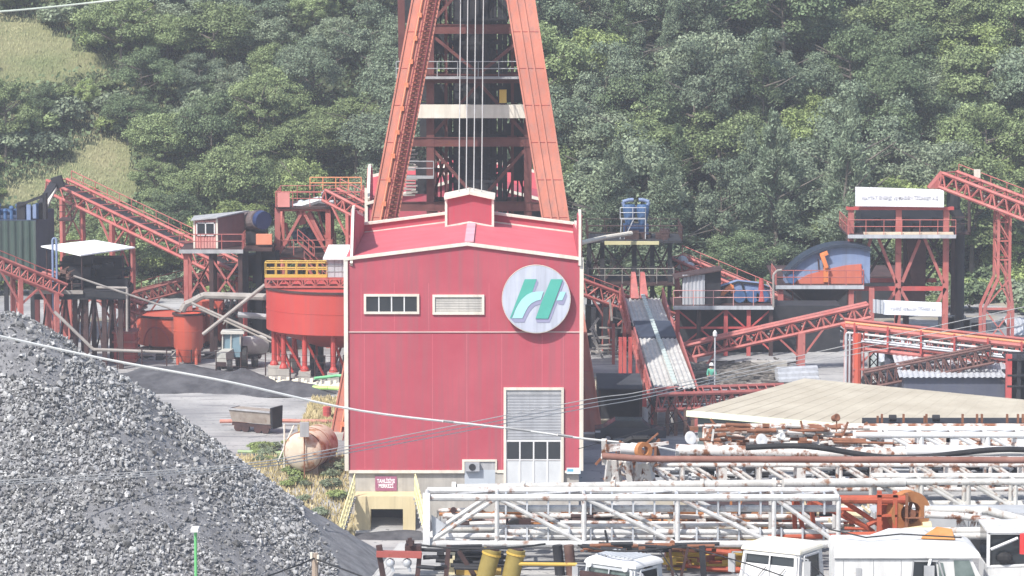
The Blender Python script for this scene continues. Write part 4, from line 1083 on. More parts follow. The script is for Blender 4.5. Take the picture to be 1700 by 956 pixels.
mb = MB(); mb.tube(W(487,395,Ys+2),W(510,385,Ys+2), .45, 12); mb.tube(W(505,400,Ys+2),W(530,380,Ys+2.5), .6, 12); mb.box((W(500,400,Ys).x,Ys+2.8,W(0,415,Ys).z),(W(535,400,Ys).x,Ys+4,W(0,385,Ys).z)); mb.build('screen_machine', mat('dark_blue_machine', (.03,.05,.09), .5, (.07,.1,.15), 2), st)
mb = MB(); mb.bar(W(512,352,Ys+.3), W(536,400,Ys+.3), .3); mb.bar(W(497,350,Ys+.6), W(503,372,Ys+.6), .5, .5); mb.tube(W(474,370,Ys+1),W(482,410,Ys+1), .12, 6); mb.bar(W(528,350,Ys+1),W(541,400,Ys+1), .16); mb.build_each('chute', RED, st)
mb = MB(); mb.box(tuple(W(531,369,Ys+1.5)), tuple(W(541,350,Ys+2.5))); mb.build('dark_box', BLACK, st)
mb = MB(); mb.path([W(488,345,Ys+1),W(530,332,Ys+1),W(560,336,Ys+1)], .28, 8); mb.ball(W(500,338,Ys+1.5), .3); mb.ball(W(540,322,Ys+1.5), .3); mb.build('head_chute', GALV, st)
mb = MB(); a = W(494,401,Ys-1); b = W(522,425,Ys-1); mb.bar(a, b, .5, .08); railing(mb, [a, b], .9, .6, .03); a = W(505,428,Ys-1); b = W(545,470,Ys-1); mb.bar(a, b, .5, .08); railing(mb, [a, b], .9, .6, .03); mb.build('stair', RED, st)
conveyor('gallery_conveyor', 'red conveyor running right from the tower top behind the crimson building', W(545,331,262), W(668,395,258), w=1.4, h=.8, n=8, cord=.12, legs=((.35,0),), zb=0)
# control cabin
Yq = 258.; cb = T('control_cabin', 'small pink corrugated control cabin with a white window on a raised deck', 'cabin', (W(360,410,Yq).x, Yq, 0))
x0, x1, x2 = W(322,390,Yq).x, W(359,390,Yq).x, W(402,390,Yq).x; zf, zt_ = W(0,412,Yq).z, W(0,366,Yq).z
MB().hexa([(x0,Yq,zf),(x1+.05,Yq,zf),(x2,Yq+2.4,zf),(x0,Yq+2.4,zf),(x0,Yq,zt_),(x1+.05,Yq,zt_+.15),(x2,Yq+2.4,zt_+.35),(x0,Yq+2.4,zt_)]).build('wall', mat('dark_pink_wall', (.20,.09,.09), .7, (.27,.13,.13), 1, streak=.3), cb)  # darker pink than the front cladding
mb = MB(); mb.sheet((x0,Yq-.03,zf), (x1-x0,0,0), (0,0,zt_-zf), .035, .2, nrm=(0,-1,0)); mb.build('cladding', mat('pink_cladding', (.55,.22,.2), .6, (.62,.3,.27), 1, streak=.3), cb)
mb = MB(); mb.hexa([(x0-.2,Yq-.3,zt_+.0),(x1+.1,Yq-.3,zt_+.18),(x2+.35,Yq+2.5,zt_+.45),(x0-.2,Yq+2.6,zt_+.05),(x0-.2,Yq-.3,zt_+.08),(x1+.1,Yq-.3,zt_+.26),(x2+.35,Yq+2.5,zt_+.53),(x0-.2,Yq+2.6,zt_+.13)]); mb.build('roof', GREY, cb)
a, b = W(326,391,Yq), W(357,369,Yq)
mb = MB(); t=.08
for q0, q1 in (((a.x,a.z),(b.x,a.z+t)),((a.x,b.z-t),(b.x,b.z)),((a.x,a.z),(a.x+t,b.z)),((b.x-t,a.z),(b.x,b.z)),(((a.x+b.x)/2-t/2,a.z),((a.x+b.x)/2+t/2,b.z))): mb.box((q0[0],Yq-.12,q0[1]),(q1[0],Yq-.03,q1[1]))
wf = mb.build('window', WHITE, cb); MB().box((a.x+t,Yq-.085,a.z+t),(b.x-t,Yq-.075,b.z-t)).build('pane', GLASS, wf)
mb = MB(); mb.box((x1-.02,Yq-.08,zf),(x1+.12,Yq+.1,zt_+.1)); mb.box((x0-.05,Yq-.08,zf),(x0+.08,Yq+.1,zt_)); mb.build_each('corner_post', CREAM, cb)
deck(cb, W(300,415,Yq).x, W(405,415,Yq).x, Yq-1.0, Yq+3, zf-.02, rm=RED, sides='fr', edge=GREY)
for px in (310, 352, 400):
    for yy in (Yq-.6, Yq+2.6): x = W(px,450,Yq).x; MB().box((x-.15,yy-.15,0),(x+.15,yy+.15,zf-.17)).build('leg', RED if px < 350 else DARK, cb)
mb = MB()
for (pa, pb, pc, pd) in ((310,430,352,500),(352,430,310,500),(352,425,330,470),(352,430,400,500),(400,430,352,500)): mb.bar(W(pa,pb,Yq-.6),W(pc,pd,Yq-.6), .14)
mb.build('bracing', RED, cb)
# drum and other machines between cabin and tower
dmr = T('drum_screen', 'dark drum with a blue end plate standing right of the pink cabin', 'machine', (W(425,400,260).x, 260, zf))
mb = MB(); mb.tube(W(409,368,262), W(432,364,259.4), .7, 20); mb.build('drum', mat('dusty_drum', (.10,.07,.07), .8, (.2,.17,.17), 1.2), dmr)
mb = MB(); mb.tube(W(432,364,259.3), W(438,366,258.9), .66, 20); mb.build('end_plate', mat('navy_plate', (.02,.035,.1), .5), dmr)
MB().box(tuple(W(407,404,260)), tuple(W(445,381,262))).build('frame', BLACK, dmr)
MB().box(tuple(W(425,406,258.4)), tuple(W(452,388,259))).build('orange_guard', mat('orange_guard_sheet', (.55,.2,.12), .7), dmr)
MB().box(tuple(W(405,412,257.8)), tuple(W(458,408,262))).build('deck', DARK, dmr)
for px in (408, 430, 452): x = W(px,500,259).x; MB().box((x-.2,259,0),(x+.2,259.4,W(0,412,259).z)).build('leg', BLACK, dmr)
mb = MB()
for k in range(14):
    px = random.uniform(408,455); py = random.uniform(425,560); p = W(px,py,261); s = random.uniform(.4,1.2); mb.box((p.x-s,261,p.z-s*.5),(p.x+s,262.5,p.z+s*.5))
mb.build_each('dark_equipment', BLACK, dmr)
# transfer station below the cabin
tsn = T('transfer_station', 'dark clutter of steel frames and chutes below the pink cabin', 'machine', (W(395,500,261).x, 261, 0))
random.seed(33)
mb = MB()
for k in range(34):
    a = W(random.uniform(370,448), random.uniform(470,600), 262+random.uniform(-1,2)); b = W(random.uniform(370,448), random.uniform(470,600), 262+random.uniform(-1,2)); mb.bar(a, b, random.uniform(.06,.18))
mb.build_each('frame_bar', PIPE, tsn)
MB().box(tuple(W(372,585,266)), tuple(W(446,500,268))).build('back_panel', BLACK, tsn)
for px in (400, 407): x = W(px,540,258).x; MB().box((x-.14,258,0),(x+.14,258.3,W(0,500,258).z)).build('leg', REDD, tsn)
MB().box(tuple(W(370,512,259)), tuple(W(328,497,260.5))).build('orange_hood', TANK, tsn)
# undercroft of the tank group
uc = T('pump_row', 'dark pumps and pipework under the orange tanks', 'machine', (W(300,600,257).x, 257, 0))
mb = MB()
for k in range(16): p = W(random.uniform(236,350), random.uniform(588,604), 256+random.uniform(-1,1)); s = random.uniform(.25,.6); mb.box((p.x-s,p.y-.3,0),(p.x+s,p.y+.3,p.z+.2))
mb.build_each('pump', BLACK, uc); mb = MB()
for k in range(10): a = W(random.uniform(232,360), random.uniform(578,600), 255); mb.path([a, a+Vector((random.uniform(-1.5,1.5),0,0)), a+Vector((random.uniform(-1.5,1.5),0,-1))], .07)
mb.build_each('pipework', PIPE, uc)
# tractor with tank trailer
Yt = 249.; tr = T('tractor', 'pale old tractor with cab parked left of the red tank legs', 'tractor', (W(377,606,Yt).x, Yt, 0)); X = W(377,600,Yt).x
TRC = mat('dusty_tractor_paint', (.36,.36,.33), .6, (.46,.46,.42), 2, rust=.2)
mb = MB(); mb.hexa([(X-.75,Yt-1.0,.75),(X+.05,Yt-1.2,.75),(X+.5,Yt+.6,.8),(X-.3,Yt+.8,.8),(X-.7,Yt-1.0,1.35),(X,Yt-1.2,1.35),(X+.45,Yt+.6,1.5),(X-.25,Yt+.8,1.5)]); mb.build('hood', TRC, tr)
mb = MB(); mb.hexa([(X-.35,Yt+.5,.9),(X+.95,Yt+.3,.9),(X+1.1,Yt+1.8,.9),(X-.2,Yt+2,.9),(X-.25,Yt+.6,2.5),(X+.85,Yt+.45,2.5),(X+.95,Yt+1.7,2.5),(X-.15,Yt+1.9,2.5)]); c_ = mb.build('cab', mat('bluish_cab_glass', (.13,.2,.24), .2), tr)
MB().box((X-.45,Yt+.3,2.5),(X+1.15,Yt+2.,2.66)).build('cab_roof', mat('cab_roof_pale', (.5,.5,.46), .6), tr)
mb = MB()
for x in (X-.36, X+.22, X+.86): mb.bar((x,Yt+.38,.9),(x+.03,Yt+.48,2.5), .09)
mb.build_each('cab_pillar', TRC, tr)
for (x, y, rr) in ((X-.55,Yt-.7,.45),(X+.25,Yt-.9,.45),(X-.35,Yt+1.3,.8),(X+1.15,Yt+1.0,.8)):
    wv = MB().tube((x-.16,y,rr),(x+.16,y,rr), rr, 18).build('wheel', RUBBER, tr); MB().tube((x-.18,y,rr),(x+.18,y,rr), rr*.5, 12).build('hub', TRC, wv)
MB().box((X-.6,Yt-1.25,.45),(X+.05,Yt-1.1,.75)).build('bumper', DARK, tr)
tt = T('tank_trailer', 'dusty white round tank trailer parked behind the tractor', 'trailer', (W(412,604,251).x, 251, 0)); X2 = W(411,600,251).x
MB().tube((X2-.9,250.6,1.45),(X2+.9,252.6,1.35), .7, 20).build('vessel', mat('trailer_white', (.5,.49,.46), .6, (.6,.59,.56), 1.5, rust=.25), tt, smooth=True)
for s in (-.6, .5): MB().tube((X2+s-.1,250.6,.42),(X2+s+.15,250.7,.42), .42, 16).build('wheel', RUBBER, tt)
MB().box((X2-1,250.8,.6),(X2+.9,252.2,.75)).build('chassis', DARK, tt)
# fence with posts and wires along the coal yard
fe = T('wire_fence', 'dark wire fence with thin posts crossing in front of the tank footings', 'fence', (W(400,640,241).x, 241, 0))
Pf = [G(px, 624+ (px-200)*.045) for px in range(195, 580, 41)]
for p in Pf: MB().tube(p, p+Vector((0,0,2.0)), .045, 6).build('post', DARK, fe)
mb = MB()
for t in (.5,1.0,1.5,1.95):
    for a, b in zip(Pf[:-1], Pf[1:]): mb.tube(a+Vector((0,0,t)), b+Vector((0,0,t)), .012, 4)
mb.build('wire', DARK, fe)
a = G(432,641); b = G(578,651)
mb = MB(); n = 30
for k in range(n):
    p = a.lerp(b, k/n); q = a.lerp(b, (k+1)/n); h = .55+.15*math.sin(k*2.3); mb.hexa([p, q, q+Vector((0,.5,0)), p+Vector((0,.5,0)), p+Vector((0,.1,h)), q+Vector((0,.1,h)), q+Vector((0,.5,h)), p+Vector((0,.5,h))])
mb.build('low_kerb_wall', mat('lime_white', (.62,.58,.46), .9, (.7,.67,.58), 1.2), None, label='low whitewashed kerb wall behind the coal heaps', cat='wall')
pipe('water_pipe', [G(520,652)+Vector((0,0,.35)), G(545,654)+Vector((0,0,.4)), G(600,656)+Vector((0,0,.4))], .13, mat('lime_green_pipe', (.40,.62,.18), .5), 'upper lime green pipe on the ground left of the crimson building')
pipe('water_pipe', [G(522,648)+Vector((0,0,.8)), G(560,646)+Vector((0,0,.9)), G(600,646)+Vector((0,0,.9))], .1, mat('green_pipe', (.2,.55,.28), .5), 'lower darker green pipe beside the lime green one')
pipe('ground_pipe', [G(365,706)+Vector((0,0,.25)), G(450,706)+Vector((0,0,.3)), G(580,708)+Vector((0,0,.3))], .12, mat('pinkish_pipe', (.42,.17,.13), .6, (.5,.25,.2), 2), 'pinkish red pipe running level behind the mine cart')
pipe('ground_pipe', [G(560,755)+Vector((0,0,.2)), G(480,758)+Vector((0,0,.2)), G(395,755)+Vector((0,0,.2))], .1, mat('brown_green_pipe', (.25,.33,.18), .6), 'thin greenish pipe lying in front of the mine cart')
# oil drum
p = G(543,699); MB().lathe((p.x,p.y,0), [(0,0),(.26,0),(.26,.3),(.28,.31),(.26,.33),(.26,.6),(.28,.61),(.26,.63),(.26,.9),(0,.9)], 14).build('oil_drum', REDD, None, smooth=False, label='dark red drum standing on the dry grass left of the crimson building', cat='drum')
# mine cart
Ym = 219.5; mc = T('mine_cart', 'long rusty grey mine cart standing on the yard left of the rusty tank', 'mine cart', (W(423,740,Ym).x, Ym, 0)); X0, X1 = W(386,720,Ym).x, W(458,720,Ym).x
mb = MB(); z0_, z1_ = .6, 1.38
def cp(t, s): # cart axis runs right and towards the camera
    return Vector((X0+(X1-X0)*t, Ym+1.2-1.6*t, 0)) + Vector((.25, .55, 0))*s
c8 = [cp(.05,-.8),cp(.97,-.8),cp(.97,.8),cp(.05,.8)]
t8 = [cp(0,-1.1),cp(1,-1.1),cp(1,1.1),cp(0,1.1)]
mb.hexa([p+Vector((0,0,z0_)) for p in c8]+[p+Vector((0,0,z1_)) for p in t8]); mb.build('tub', mat('rusty_grey_tub', (.23,.19,.16), .8, (.33,.29,.25), 2, rust=.3), mc)
mb = MB(); tp = [p+Vector((0,0,z1_)) for p in t8]
for a, b in zip(tp, tp[1:]+tp[:1]): mb.bar(a, b, .1, .1)
mb.build('rim', GREY, mc)
MB().hexa([cp(1.005,-1.0)+Vector((0,0,.35)), cp(1.05,-1.0)+Vector((0,0,.35)), cp(1.05,1.0)+Vector((0,0,.35)), cp(1.005,1.0)+Vector((0,0,.35)), cp(1.005,-1.15)+Vector((0,0,1.65)), cp(1.05,-1.15)+Vector((0,0,1.65)), cp(1.05,1.15)+Vector((0,0,1.65)), cp(1.005,1.15)+Vector((0,0,1.65))]).build('end_plate', BLACK, mc)
MB().bar(cp(.04,-.6)+Vector((0,0,.45)), cp(.97,-.6)+Vector((0,0,.45)), .14, .2).build('chassis', DARK, mc)
for t in (.18,.36,.66,.84):
    c_ = cp(t,-.75)+Vector((0,0,.26)); MB().tube(c_, c_+Vector((.05,.14,0)), .26, 14).build('wheel', DARK, mc)
# rusty horizontal vessel
vs_ = T('rusty_vessel', 'rust-streaked cream horizontal tank with a domed end left of the crimson building', 'tank', (W(505,780,206).x, 206, -.4))
c0 = W(503,750,204.2); ax = Vector((.26,.95,.02)).normalized(); rr = 1.12
mb = MB(); mb.lathe(c0, [(0,-.42),(rr*.5,-.36),(rr*.82,-.22),(rr*.97,-.06),(rr,.05),(rr,3.0),(rr*.85,3.3),(0,3.45)], 32, ax); mb.build('shell', mat('rust_streaked_cream', (.52,.43,.33), .75, (.62,.54,.45), 1.2, rust=.62, rustc=(.36,.16,.07), rscale=1.2), vs_, smooth=True)
mb = MB(); mb.lathe(c0, [(rr+.002,.02),(rr+.05,.05),(rr+.002,.1)], 32, ax); mb.lathe(c0, [(rr+.002,1.5),(rr+.04,1.53),(rr+.002,1.56)], 32, ax); mb.build('band', RUST, vs_)
for t in (.5, 2.4): p = c0+ax*t; MB().box((p.x-.7,p.y-.15,-1.2),(p.x+.7,p.y+.15,p.z-.8)).build('saddle', CONC, vs_)
mb = MB(); mb.box((W(498,712,203.4).x,203.3,W(0,725,203.4).z),(W(513,712,203.4).x,203.55,W(0,701,203.4).z)); cabn = mb.build('control_box', GREY, None, label='small grey control box on a post in front of the rusty tank', cat='control box'); q = W(505,725,203.5)
MB().tube((q.x,203.6,-.8),(q.x,203.6,q.z+.1), .04, 6).build('post', RUST, cabn)
pipe('pipe_stand', [W(472,760,205)+Vector((0,0,-.6)), W(472,704,205)], .05, CREAM, 'thin cream standpipe left of the rusty tank', 'standpipe')
pipe('pipe_stand', [W(462,765,206), W(488,706,206)], .05, CREAM, 'thin cream strut leaning against the rusty tank', 'strut')
# scrub between the heap and the building
random.seed(12)
for k in range(60):
    px = random.uniform(425,572); py = random.uniform(768,838) if px > 470 else random.uniform(768,800)
    zg_ = -1.0; p = G(px, py, zg_)
    p.z = ground_z(p.x, p.y); s = random.uniform(.16,.36)
    kx, cm, tm = BUSH[random.choice((3,1,1,3))]
    root = bpy.data.objects.new('scrub_bush', None); col.objects.link(root); root.location = p; root.rotation_euler = (0,0,random.uniform(0,6)); root.scale = (s*1.2,s*1.2,s*.8)
    tag(root, 'low scrubby bush ' + ('below and left of the rusty tank' if px < 505 else 'in the weeds between the rusty tank and the portal'), 'bush', 'scrubby bushes ' + ('left of' if px < 505 else 'right of') + ' the rusty tank')
    for nm, me_ in (('foliage', cm), ('stem', tm)): o = bpy.data.objects.new(nm, me_); col.objects.link(o); o.parent = root
DRY = mat('dry_weeds', (.36,.30,.15), .9, (.45,.38,.22), .6, island=.4)
grass('dry_weeds', (-16,-8.6,194,209), 9000, DRY, .38, 'dry yellow weeds around the rusty tank', .16)
grass('dry_grass_patch', (-13,-9.5,218,234), 5000, DRY, .4, 'yellow dry grass strip left of the crimson building', .16)
# ------------------------------------------------------------ right plant
def col_(px, py0, Y, m, root, w=.3, z0=0., name='leg', d=None):
    p = W(px, py0, Y); d = d or w; return MB().box((p.x-w/2,Y-d/2,z0),(p.x+w/2,Y+d/2,p.z)).build(name, m, root)
# pump tower
Yp = 266.; pt = T('pump_tower', 'black steel tower with two decks and blue pumps on top right of the crimson building', 'tower', (W(1060,500,Yp).x, Yp, 0))
zd1, zd2 = W(0,398,Yp).z, W(0,468,Yp).z
for px in (978, 1000, 1053, 1083, 1112):
    for yy in (Yp, Yp+4.5): col_(px, 400, yy, BLACK, pt, .32)
mb = MB()
for i, (a, b) in enumerate(((978,1000),(1000,1053),(1053,1083),(1083,1112))):
    xa, xb = W(a,430,Yp).x, W(b,430,Yp).x
    xbrace(mb, (xa,Yp,zd2),(xb,Yp,zd2),(xb,Yp,zd1-.3),(xa,Yp,zd1-.3), .13); mb.bar((xa,Yp+4.5,.5),(xb,Yp+4.5,zd2-.3), .13); mb.bar((xb,Yp,.5),(xa,Yp,zd2-.3), .13)
mb.build('bracing', DARK, pt)
xa, xb = W(1000,400,Yp).x, W(1132,400,Yp).x
deck(pt, W(975,400,Yp).x, xb, Yp-1, Yp+5, zd1, m=BLACK, rm=DARK); deck(pt, W(975,460,Yp).x, W(1118,460,Yp).x, Yp-1.2, Yp+4.8, zd2, m=DARK, rm=PIPE)
MB().box((W(1003,400,Yp).x,Yp-1.25,zd1-.25),(W(1093,400,Yp).x,Yp-1.02,zd1+.0)).build('yellowed_beam', mat('yellowed_cream', (.50,.47,.27), .7), pt)
pipe('overhead_pipe', [W(960,404,240), W(1003,394,262), W(1048,387,264.5)], .16, CREAM, 'cream pipe running from the crimson building to the pump tower')
pm = T('blue_pump', 'pair of blue cyclone pumps standing on top of the black tower', 'pump', (W(1055,385,Yp+1).x, Yp+1, zd1))
zq = zd1
for px in (1045, 1067):
    c = W(px, 345, Yp+1.5); MB().lathe((c.x,c.y,0), [(0,c.z+.25),(.4,c.z+.25),(.48,c.z+.05),(.48,c.z-.3),(.15,zq+.5),(.12,zq),(0,zq)], 16).build('cyclone', BLUE, pm, smooth=True)
    mb = MB(); mb.path([c+Vector((-.35 if px<1050 else .3,0,.0)), c+Vector((-.5 if px<1050 else .45,0,.45)), c+Vector((0,0,.6)), c+Vector((.3 if px<1050 else -.3,0,.6))], .13, 8); mb.build('elbow', BLUEL, pm, smooth=True)
MB().box((W(1036,380,Yp).x,Yp+1.2,zq+.3),(W(1078,380,Yp).x,Yp+2.5,zq+1.0)).build('sump', mat('dark_blue_sump', (.03,.06,.14), .5), pm)
mb = MB(); x0, x1 = W(1030,380,Yp).x, W(1072,380,Yp).x; z = W(0,364,Yp).z
railing(mb, [(x0,Yp+.6,z),(x1,Yp+.6,z),(x1,Yp+2.6,z)], .8, .8, .03); mb.bar((x0,Yp+.6,zq),(x0+.1,Yp+.6,z),.07); mb.bar((x1,Yp+.6,zq),(x1,Yp+.6,z),.07); mb.bar((x0+.3,Yp+.6,zq),(x0+1,Yp+.6,z),.07); mb.bar((x0,Yp+.6,z),(x1,Yp+.6,z),.1); mb.build('frame', GALV, pm)
mb = MB(); random.seed(4)
for k in range(18): p = W(random.uniform(1040,1110), random.uniform(385,394), Yp+random.uniform(0,3)); s = random.uniform(.15,.4); mb.box((p.x-s,p.y-s,zd1),(p.x+s,p.y+s,zd1+s*1.6))
mb.build_each('deck_equipment', DARK, pm)
# conveyors C, D
conveyor('cross_conveyor', 'red truss conveyor emerging right of the crimson building at emblem height', W(900,464,258), W(1118,545,261), w=1.6, h=1.0, n=8, cord=.14, web=.07, legs=((.5,0),(.93,0)), legw=.34)
conveyor('upper_conveyor', 'red truss conveyor descending right behind the grey corrugated hut', W(1116,442,270), W(1300,520,266), w=2.2, h=.8, n=10, cord=.13, legs=((.1,0),(.8,0)))
cvd = MB(); cvd.ball(W(1133,434,269.5), .45); cvd.ball(W(1142,441,269.5), .4, sc=(1.3,1,.8)); cvd.box(tuple(W(1125,446,269)), tuple(W(1150,437,270))); cvd.build('drive_motor', GALV, None, label='pale motor on the head of the red conveyor beside the pump tower', cat='motor')
# hut platform
Yh = 257.; hp = T('hut_platform', 'raised platform with pink railing carrying the grey hut and blue machines', 'platform', (W(1200,510,Yh).x, Yh, 0))
zf = W(0,508,Yh).z; x0, x1 = W(1118,510,Yh).x, W(1284,510,Yh).x
deck(hp, x0, x1, Yh, Yh+6, zf, rm=mat('pink_rail_paint', (.52,.24,.23), .6, (.6,.33,.32), 1.5, rust=.15), edge=GALV, sides='fr')
for px in (1125, 1160, 1205, 1243, 1280):
    for yy in (Yh+.4, Yh+5.6): col_(px, 512, yy, REDD if px % 2 else DARK, hp, .28)
mb = MB()
for a, b in ((1125,1205),(1205,1280)): xa, xb = W(a,500,Yh).x, W(b,500,Yh).x; xbrace(mb, (xa,Yh+.4,.4),(xb,Yh+.4,.4),(xb,Yh+.4,zf-.3),(xa,Yh+.4,zf-.3), .12); mb.bar((xa,Yh+.4,W(0,545,Yh).z),(xb,Yh+.4,W(0,545,Yh).z), .14)
mb.build('bracing', REDD, hp)
MB().box((x0+.5,Yh+2.5,0),(W(1400,560,Yh).x,Yh+6,zf-.25)).build('dark_enclosure', BLACK, hp)
ht = T('corrugated_hut', 'grey corrugated metal hut with a tilted black roof on the pink-railed platform', 'hut', (W(1165,505,Yh+1).x, Yh+1, zf))
xa, xb, xc = W(1133,480,Yh+1).x, W(1170,480,Yh+1).x, W(1197,480,Yh+1).x; zt_ = W(0,456,Yh+1).z
MB().hexa([(xa+.05,Yh+1.05,zf),(xc,Yh+1.25,zf),(xc,Yh+3.5,zf),(xa+.05,Yh+3.5,zf),(xa+.05,Yh+1.05,zt_-.2),(xc,Yh+1.25,zt_+.3),(xc,Yh+3.5,zt_+.3),(xa+.05,Yh+3.5,zt_-.2)]).build('wall', BLACK, ht)
mb = MB(); mb.sheet((xa,Yh+1,zf), (xb-xa,0,0), (0,0,zt_-zf), .05, .26, nrm=(0,-1,0)); mb.build('cladding', GALV, ht)
mb = MB(); mb.hexa([(xa-.6,Yh+.7,zt_-.28),(xc+.1,Yh+.7,zt_+.32),(xc+.1,Yh+3.8,zt_+.32),(xa-.6,Yh+3.8,zt_-.28),(xa-.6,Yh+.7,zt_-.2),(xc+.1,Yh+.7,zt_+.4),(xc+.1,Yh+3.8,zt_+.4),(xa-.6,Yh+3.8,zt_-.2)]); mb.build('roof', DARK, ht)
fm = T('flotation_machine', 'blue-grey cone-shaped machine with an orange arm behind the pink railing', 'machine', (W(1230,505,Yh+2).x, Yh+2, zf))
mb = MB(); P = [(1182,503),(1190,480),(1225,468),(1262,472),(1282,480),(1282,503)]
mb.prism([W(a,b,Yh+2.6) for a, b in P], (0,1.8,0)); mb.build('housing', BLUEL, fm)
mb = MB(); 
for (a, b), (c, d) in zip(P[:-1], P[1:]): mb.bar(W(a,b,Yh+2.55),W(c,d,Yh+2.55), .14)
mb.bar(W(1232,470,Yh+2.5),W(1240,503,Yh+2.5), .14); mb.build('frame', BLACK, fm)
mb = MB(); mb.bar(W(1190,496,Yh+2.2),W(1208,479,Yh+2.2), .55, .3); mb.bar(W(1205,482,Yh+2.2),W(1216,474,Yh+2.2), .7, .3); mb.bar(W(1214,474,Yh+2.2),W(1217,486,Yh+2.2), .35, .3); mb.build('orange_arm', mat('orange_arm_paint', (.62,.2,.07), .6), fm)
for px in (1228, 1250, 1266): c = W(px,492,Yh+1.8); MB().tube(c, c+Vector((0,1,0)), .45, 14).build('motor', BLUE, fm)
mb = MB(); mb.box(tuple(W(1195,506,Yh+1.9)), tuple(W(1222,490,Yh+2.4))); mb.build('dark_base', BLACK, fm)
MB().tube(W(1264,500,Yh+2), W(1264,462,Yh+2), .3, 10, .14).build('red_funnel', REDD, fm)
pipe('drain_pipe', [W(1284,510,Yh-.3),W(1284,456,Yh-.3),W(1290,449,Yh-.3),W(1298,448,Yh-.3)], .08, PIPE, 'grey pipe rising at the right end of the hut platform')
# separator platform with large wheel
Yw = 264.; sp_ = T('separator_platform', 'raised platform with pink railing holding the big blue and orange wheel housing', 'platform', (W(1360,480,Yw).x, Yw, 0))
zf3 = W(0,474,Yw).z; x0, x1 = W(1288,475,Yw).x, W(1434,475,Yw).x
deck(sp_, x0, x1, Yw, Yw+5, zf3, rm=RED, edge=GALV, sides='flr')
for px in (1296, 1413, 1447):
    for yy in (Yw+.4, Yw+4.6): col_(px, 478, yy, RED if yy < Yw+1 else DARK, sp_, .38)
mb = MB(); a, b = W(1296,500,Yw).x, W(1413,500,Yw).x; xbrace(mb, (a,Yw+4.6,.4),(b,Yw+4.6,.4),(b,Yw+4.6,zf3-.3),(a,Yw+4.6,zf3-.3), .16); mb.build('bracing', DARK, sp_)
c = W(1362,482,Yw+3); MB().lathe((c.x,c.y,0), [(2.6,zf3-.16),(2.4,zf3-.4),(.5,zf3-2.2),(.5,zf3-3),(0,zf3-3)], 24).build('hopper', BLACK, sp_)
wh = T('separator_drum', 'large round blue and orange drum housing behind the pink railing', 'machine', (W(1392,470,Yw+1.5).x, Yw+1.5, zf3))
cc = W(1402,530,Yw+1.5); r = S(122,Yw); Yq2 = Yw+1.5
def wp(a, rr): return Vector((cc.x+math.cos(a)*rr, Yq2, cc.z+math.sin(a)*rr))
a0, a1 = math.pi-.62, math.pi/2-.35; N = 18
arc = [wp(a0+(a1-a0)*k/N, r) for k in range(N+1)]
zl = zf3+.02
arc = [p for p in arc if p.z > zl]
MB().prism(arc+[Vector((arc[-1].x,Yq2,zl)), Vector((arc[0].x,Yq2,zl))], (0,2.4,0)).build('housing', BLUEL, wh)
mb = MB()
for a, b in zip(arc[:-1], arc[1:]): mb.bar(a+Vector((0,1.1,.1)), b+Vector((0,1.1,.1)), 2.9, .22, up=(0,0,1))
mb.build('rim', mat('near_black_blue', (.02,.03,.05), .5), wh)
O = [(1312,473),(1340,456),(1372,447),(1405,440),(1430,438),(1430,473)]
MB().prism([W(a,b,Yq2-.01) for a, b in O], (0,-.12,0)).build('orange_panel', mat('faded_orange_panel', (.52,.13,.08), .6, (.58,.18,.12), .8, streak=.2), wh)
mb = MB(); mb.bar(W(1364,422,Yq2-.3),W(1372,444,Yq2-.3), .6, .3); mb.bar(W(1362,424,Yq2-.3),W(1374,419,Yq2-.3), .35, .3); mb.bar(W(1371,444,Yq2-.3),W(1371,468,Yq2-.3), .35, .25); mb.build('orange_arm', mat('orange_arm_paint', (.6,.2,.07)), wh)
for px in (1350, 1358): MB().bar(W(px+8,430,Yq2-.08),W(px+12,472,Yq2-.08), .08,.06).build('joint_strip', DARK, wh)
c = W(1315,463,Yw+1); MB().tube(c, c+Vector((0,.8,0)), .35, 12).build('motor', BLUE, wh)
# loading tower
Yl = 268.; lt = T('loading_tower', 'tall red loading tower with a white banner across its top', 'tower', (W(1492,500,Yl).x, Yl, 0))
zt_ = W(0,343,Yl).z; zm = W(0,387,Yl).z; zn = W(0,478,Yl).z
for px, w_ in ((1413,.42),(1492,.42),(1571,.42)):
    col_(px, 343, Yl, RED, lt, w_); col_(px+14, 343, Yl+6, DARK, lt, .42)
mb = MB(); xa, xm_, xb = W(1413,400,Yl).x, W(1492,400,Yl).x, W(1571,400,Yl).x
mb.box((xa-.4,Yl-.35,zt_-.22),(xb+.5,Yl+.2,zt_)); mb.box((xa,Yl-.1,zn-.2),(xb,Yl+.12,zn+.12)); mb.box((xa,Yl+5.9,zn-.2),(xb,Yl+6.1,zn+.12))
mb.build_each('beam', REDD, lt)
mb = MB()
for (a, b, c, d) in ((1420,478,1447,392),(1457,392,1488,470),(1498,468,1527,398),(1535,396,1566,470),(1485,545,1492,505),(1475,500,1490,478),(1508,503,1494,478),(1555,505,1569,478)):
    mb.bar(W(a,b,Yl-.1),W(c,d,Yl-.1), .22)
mb.build_each('knee_brace', RED, lt); mb = MB()
for (a, b, c, d) in ((1430,475,1480,392),(1510,475,1560,392),(1440,392,1500,480),(1530,475,1590,392),(1540,392,1590,470)): mb.bar(W(a,b,Yl+6),W(c,d,Yl+6), .2)
mb.build_each('rear_brace', DARK, lt)
deck(lt, W(1405,385,Yl).x, W(1583,385,Yl).x, Yl-1.4, Yl+6, zm, rm=RED, sides='fl', edge=GALV)
mb = MB(); x0_ = W(1583,385,Yl).x; deckx = x0_+1.4; mb.box((x0_,Yl+1,zm-.2),(deckx,Yl+5,zm-.05)); railing(mb, [(x0_,Yl+1,zm),(deckx,Yl+1,zm),(deckx,Yl+5,zm)]); mb.build('side_gallery', DARK, lt)
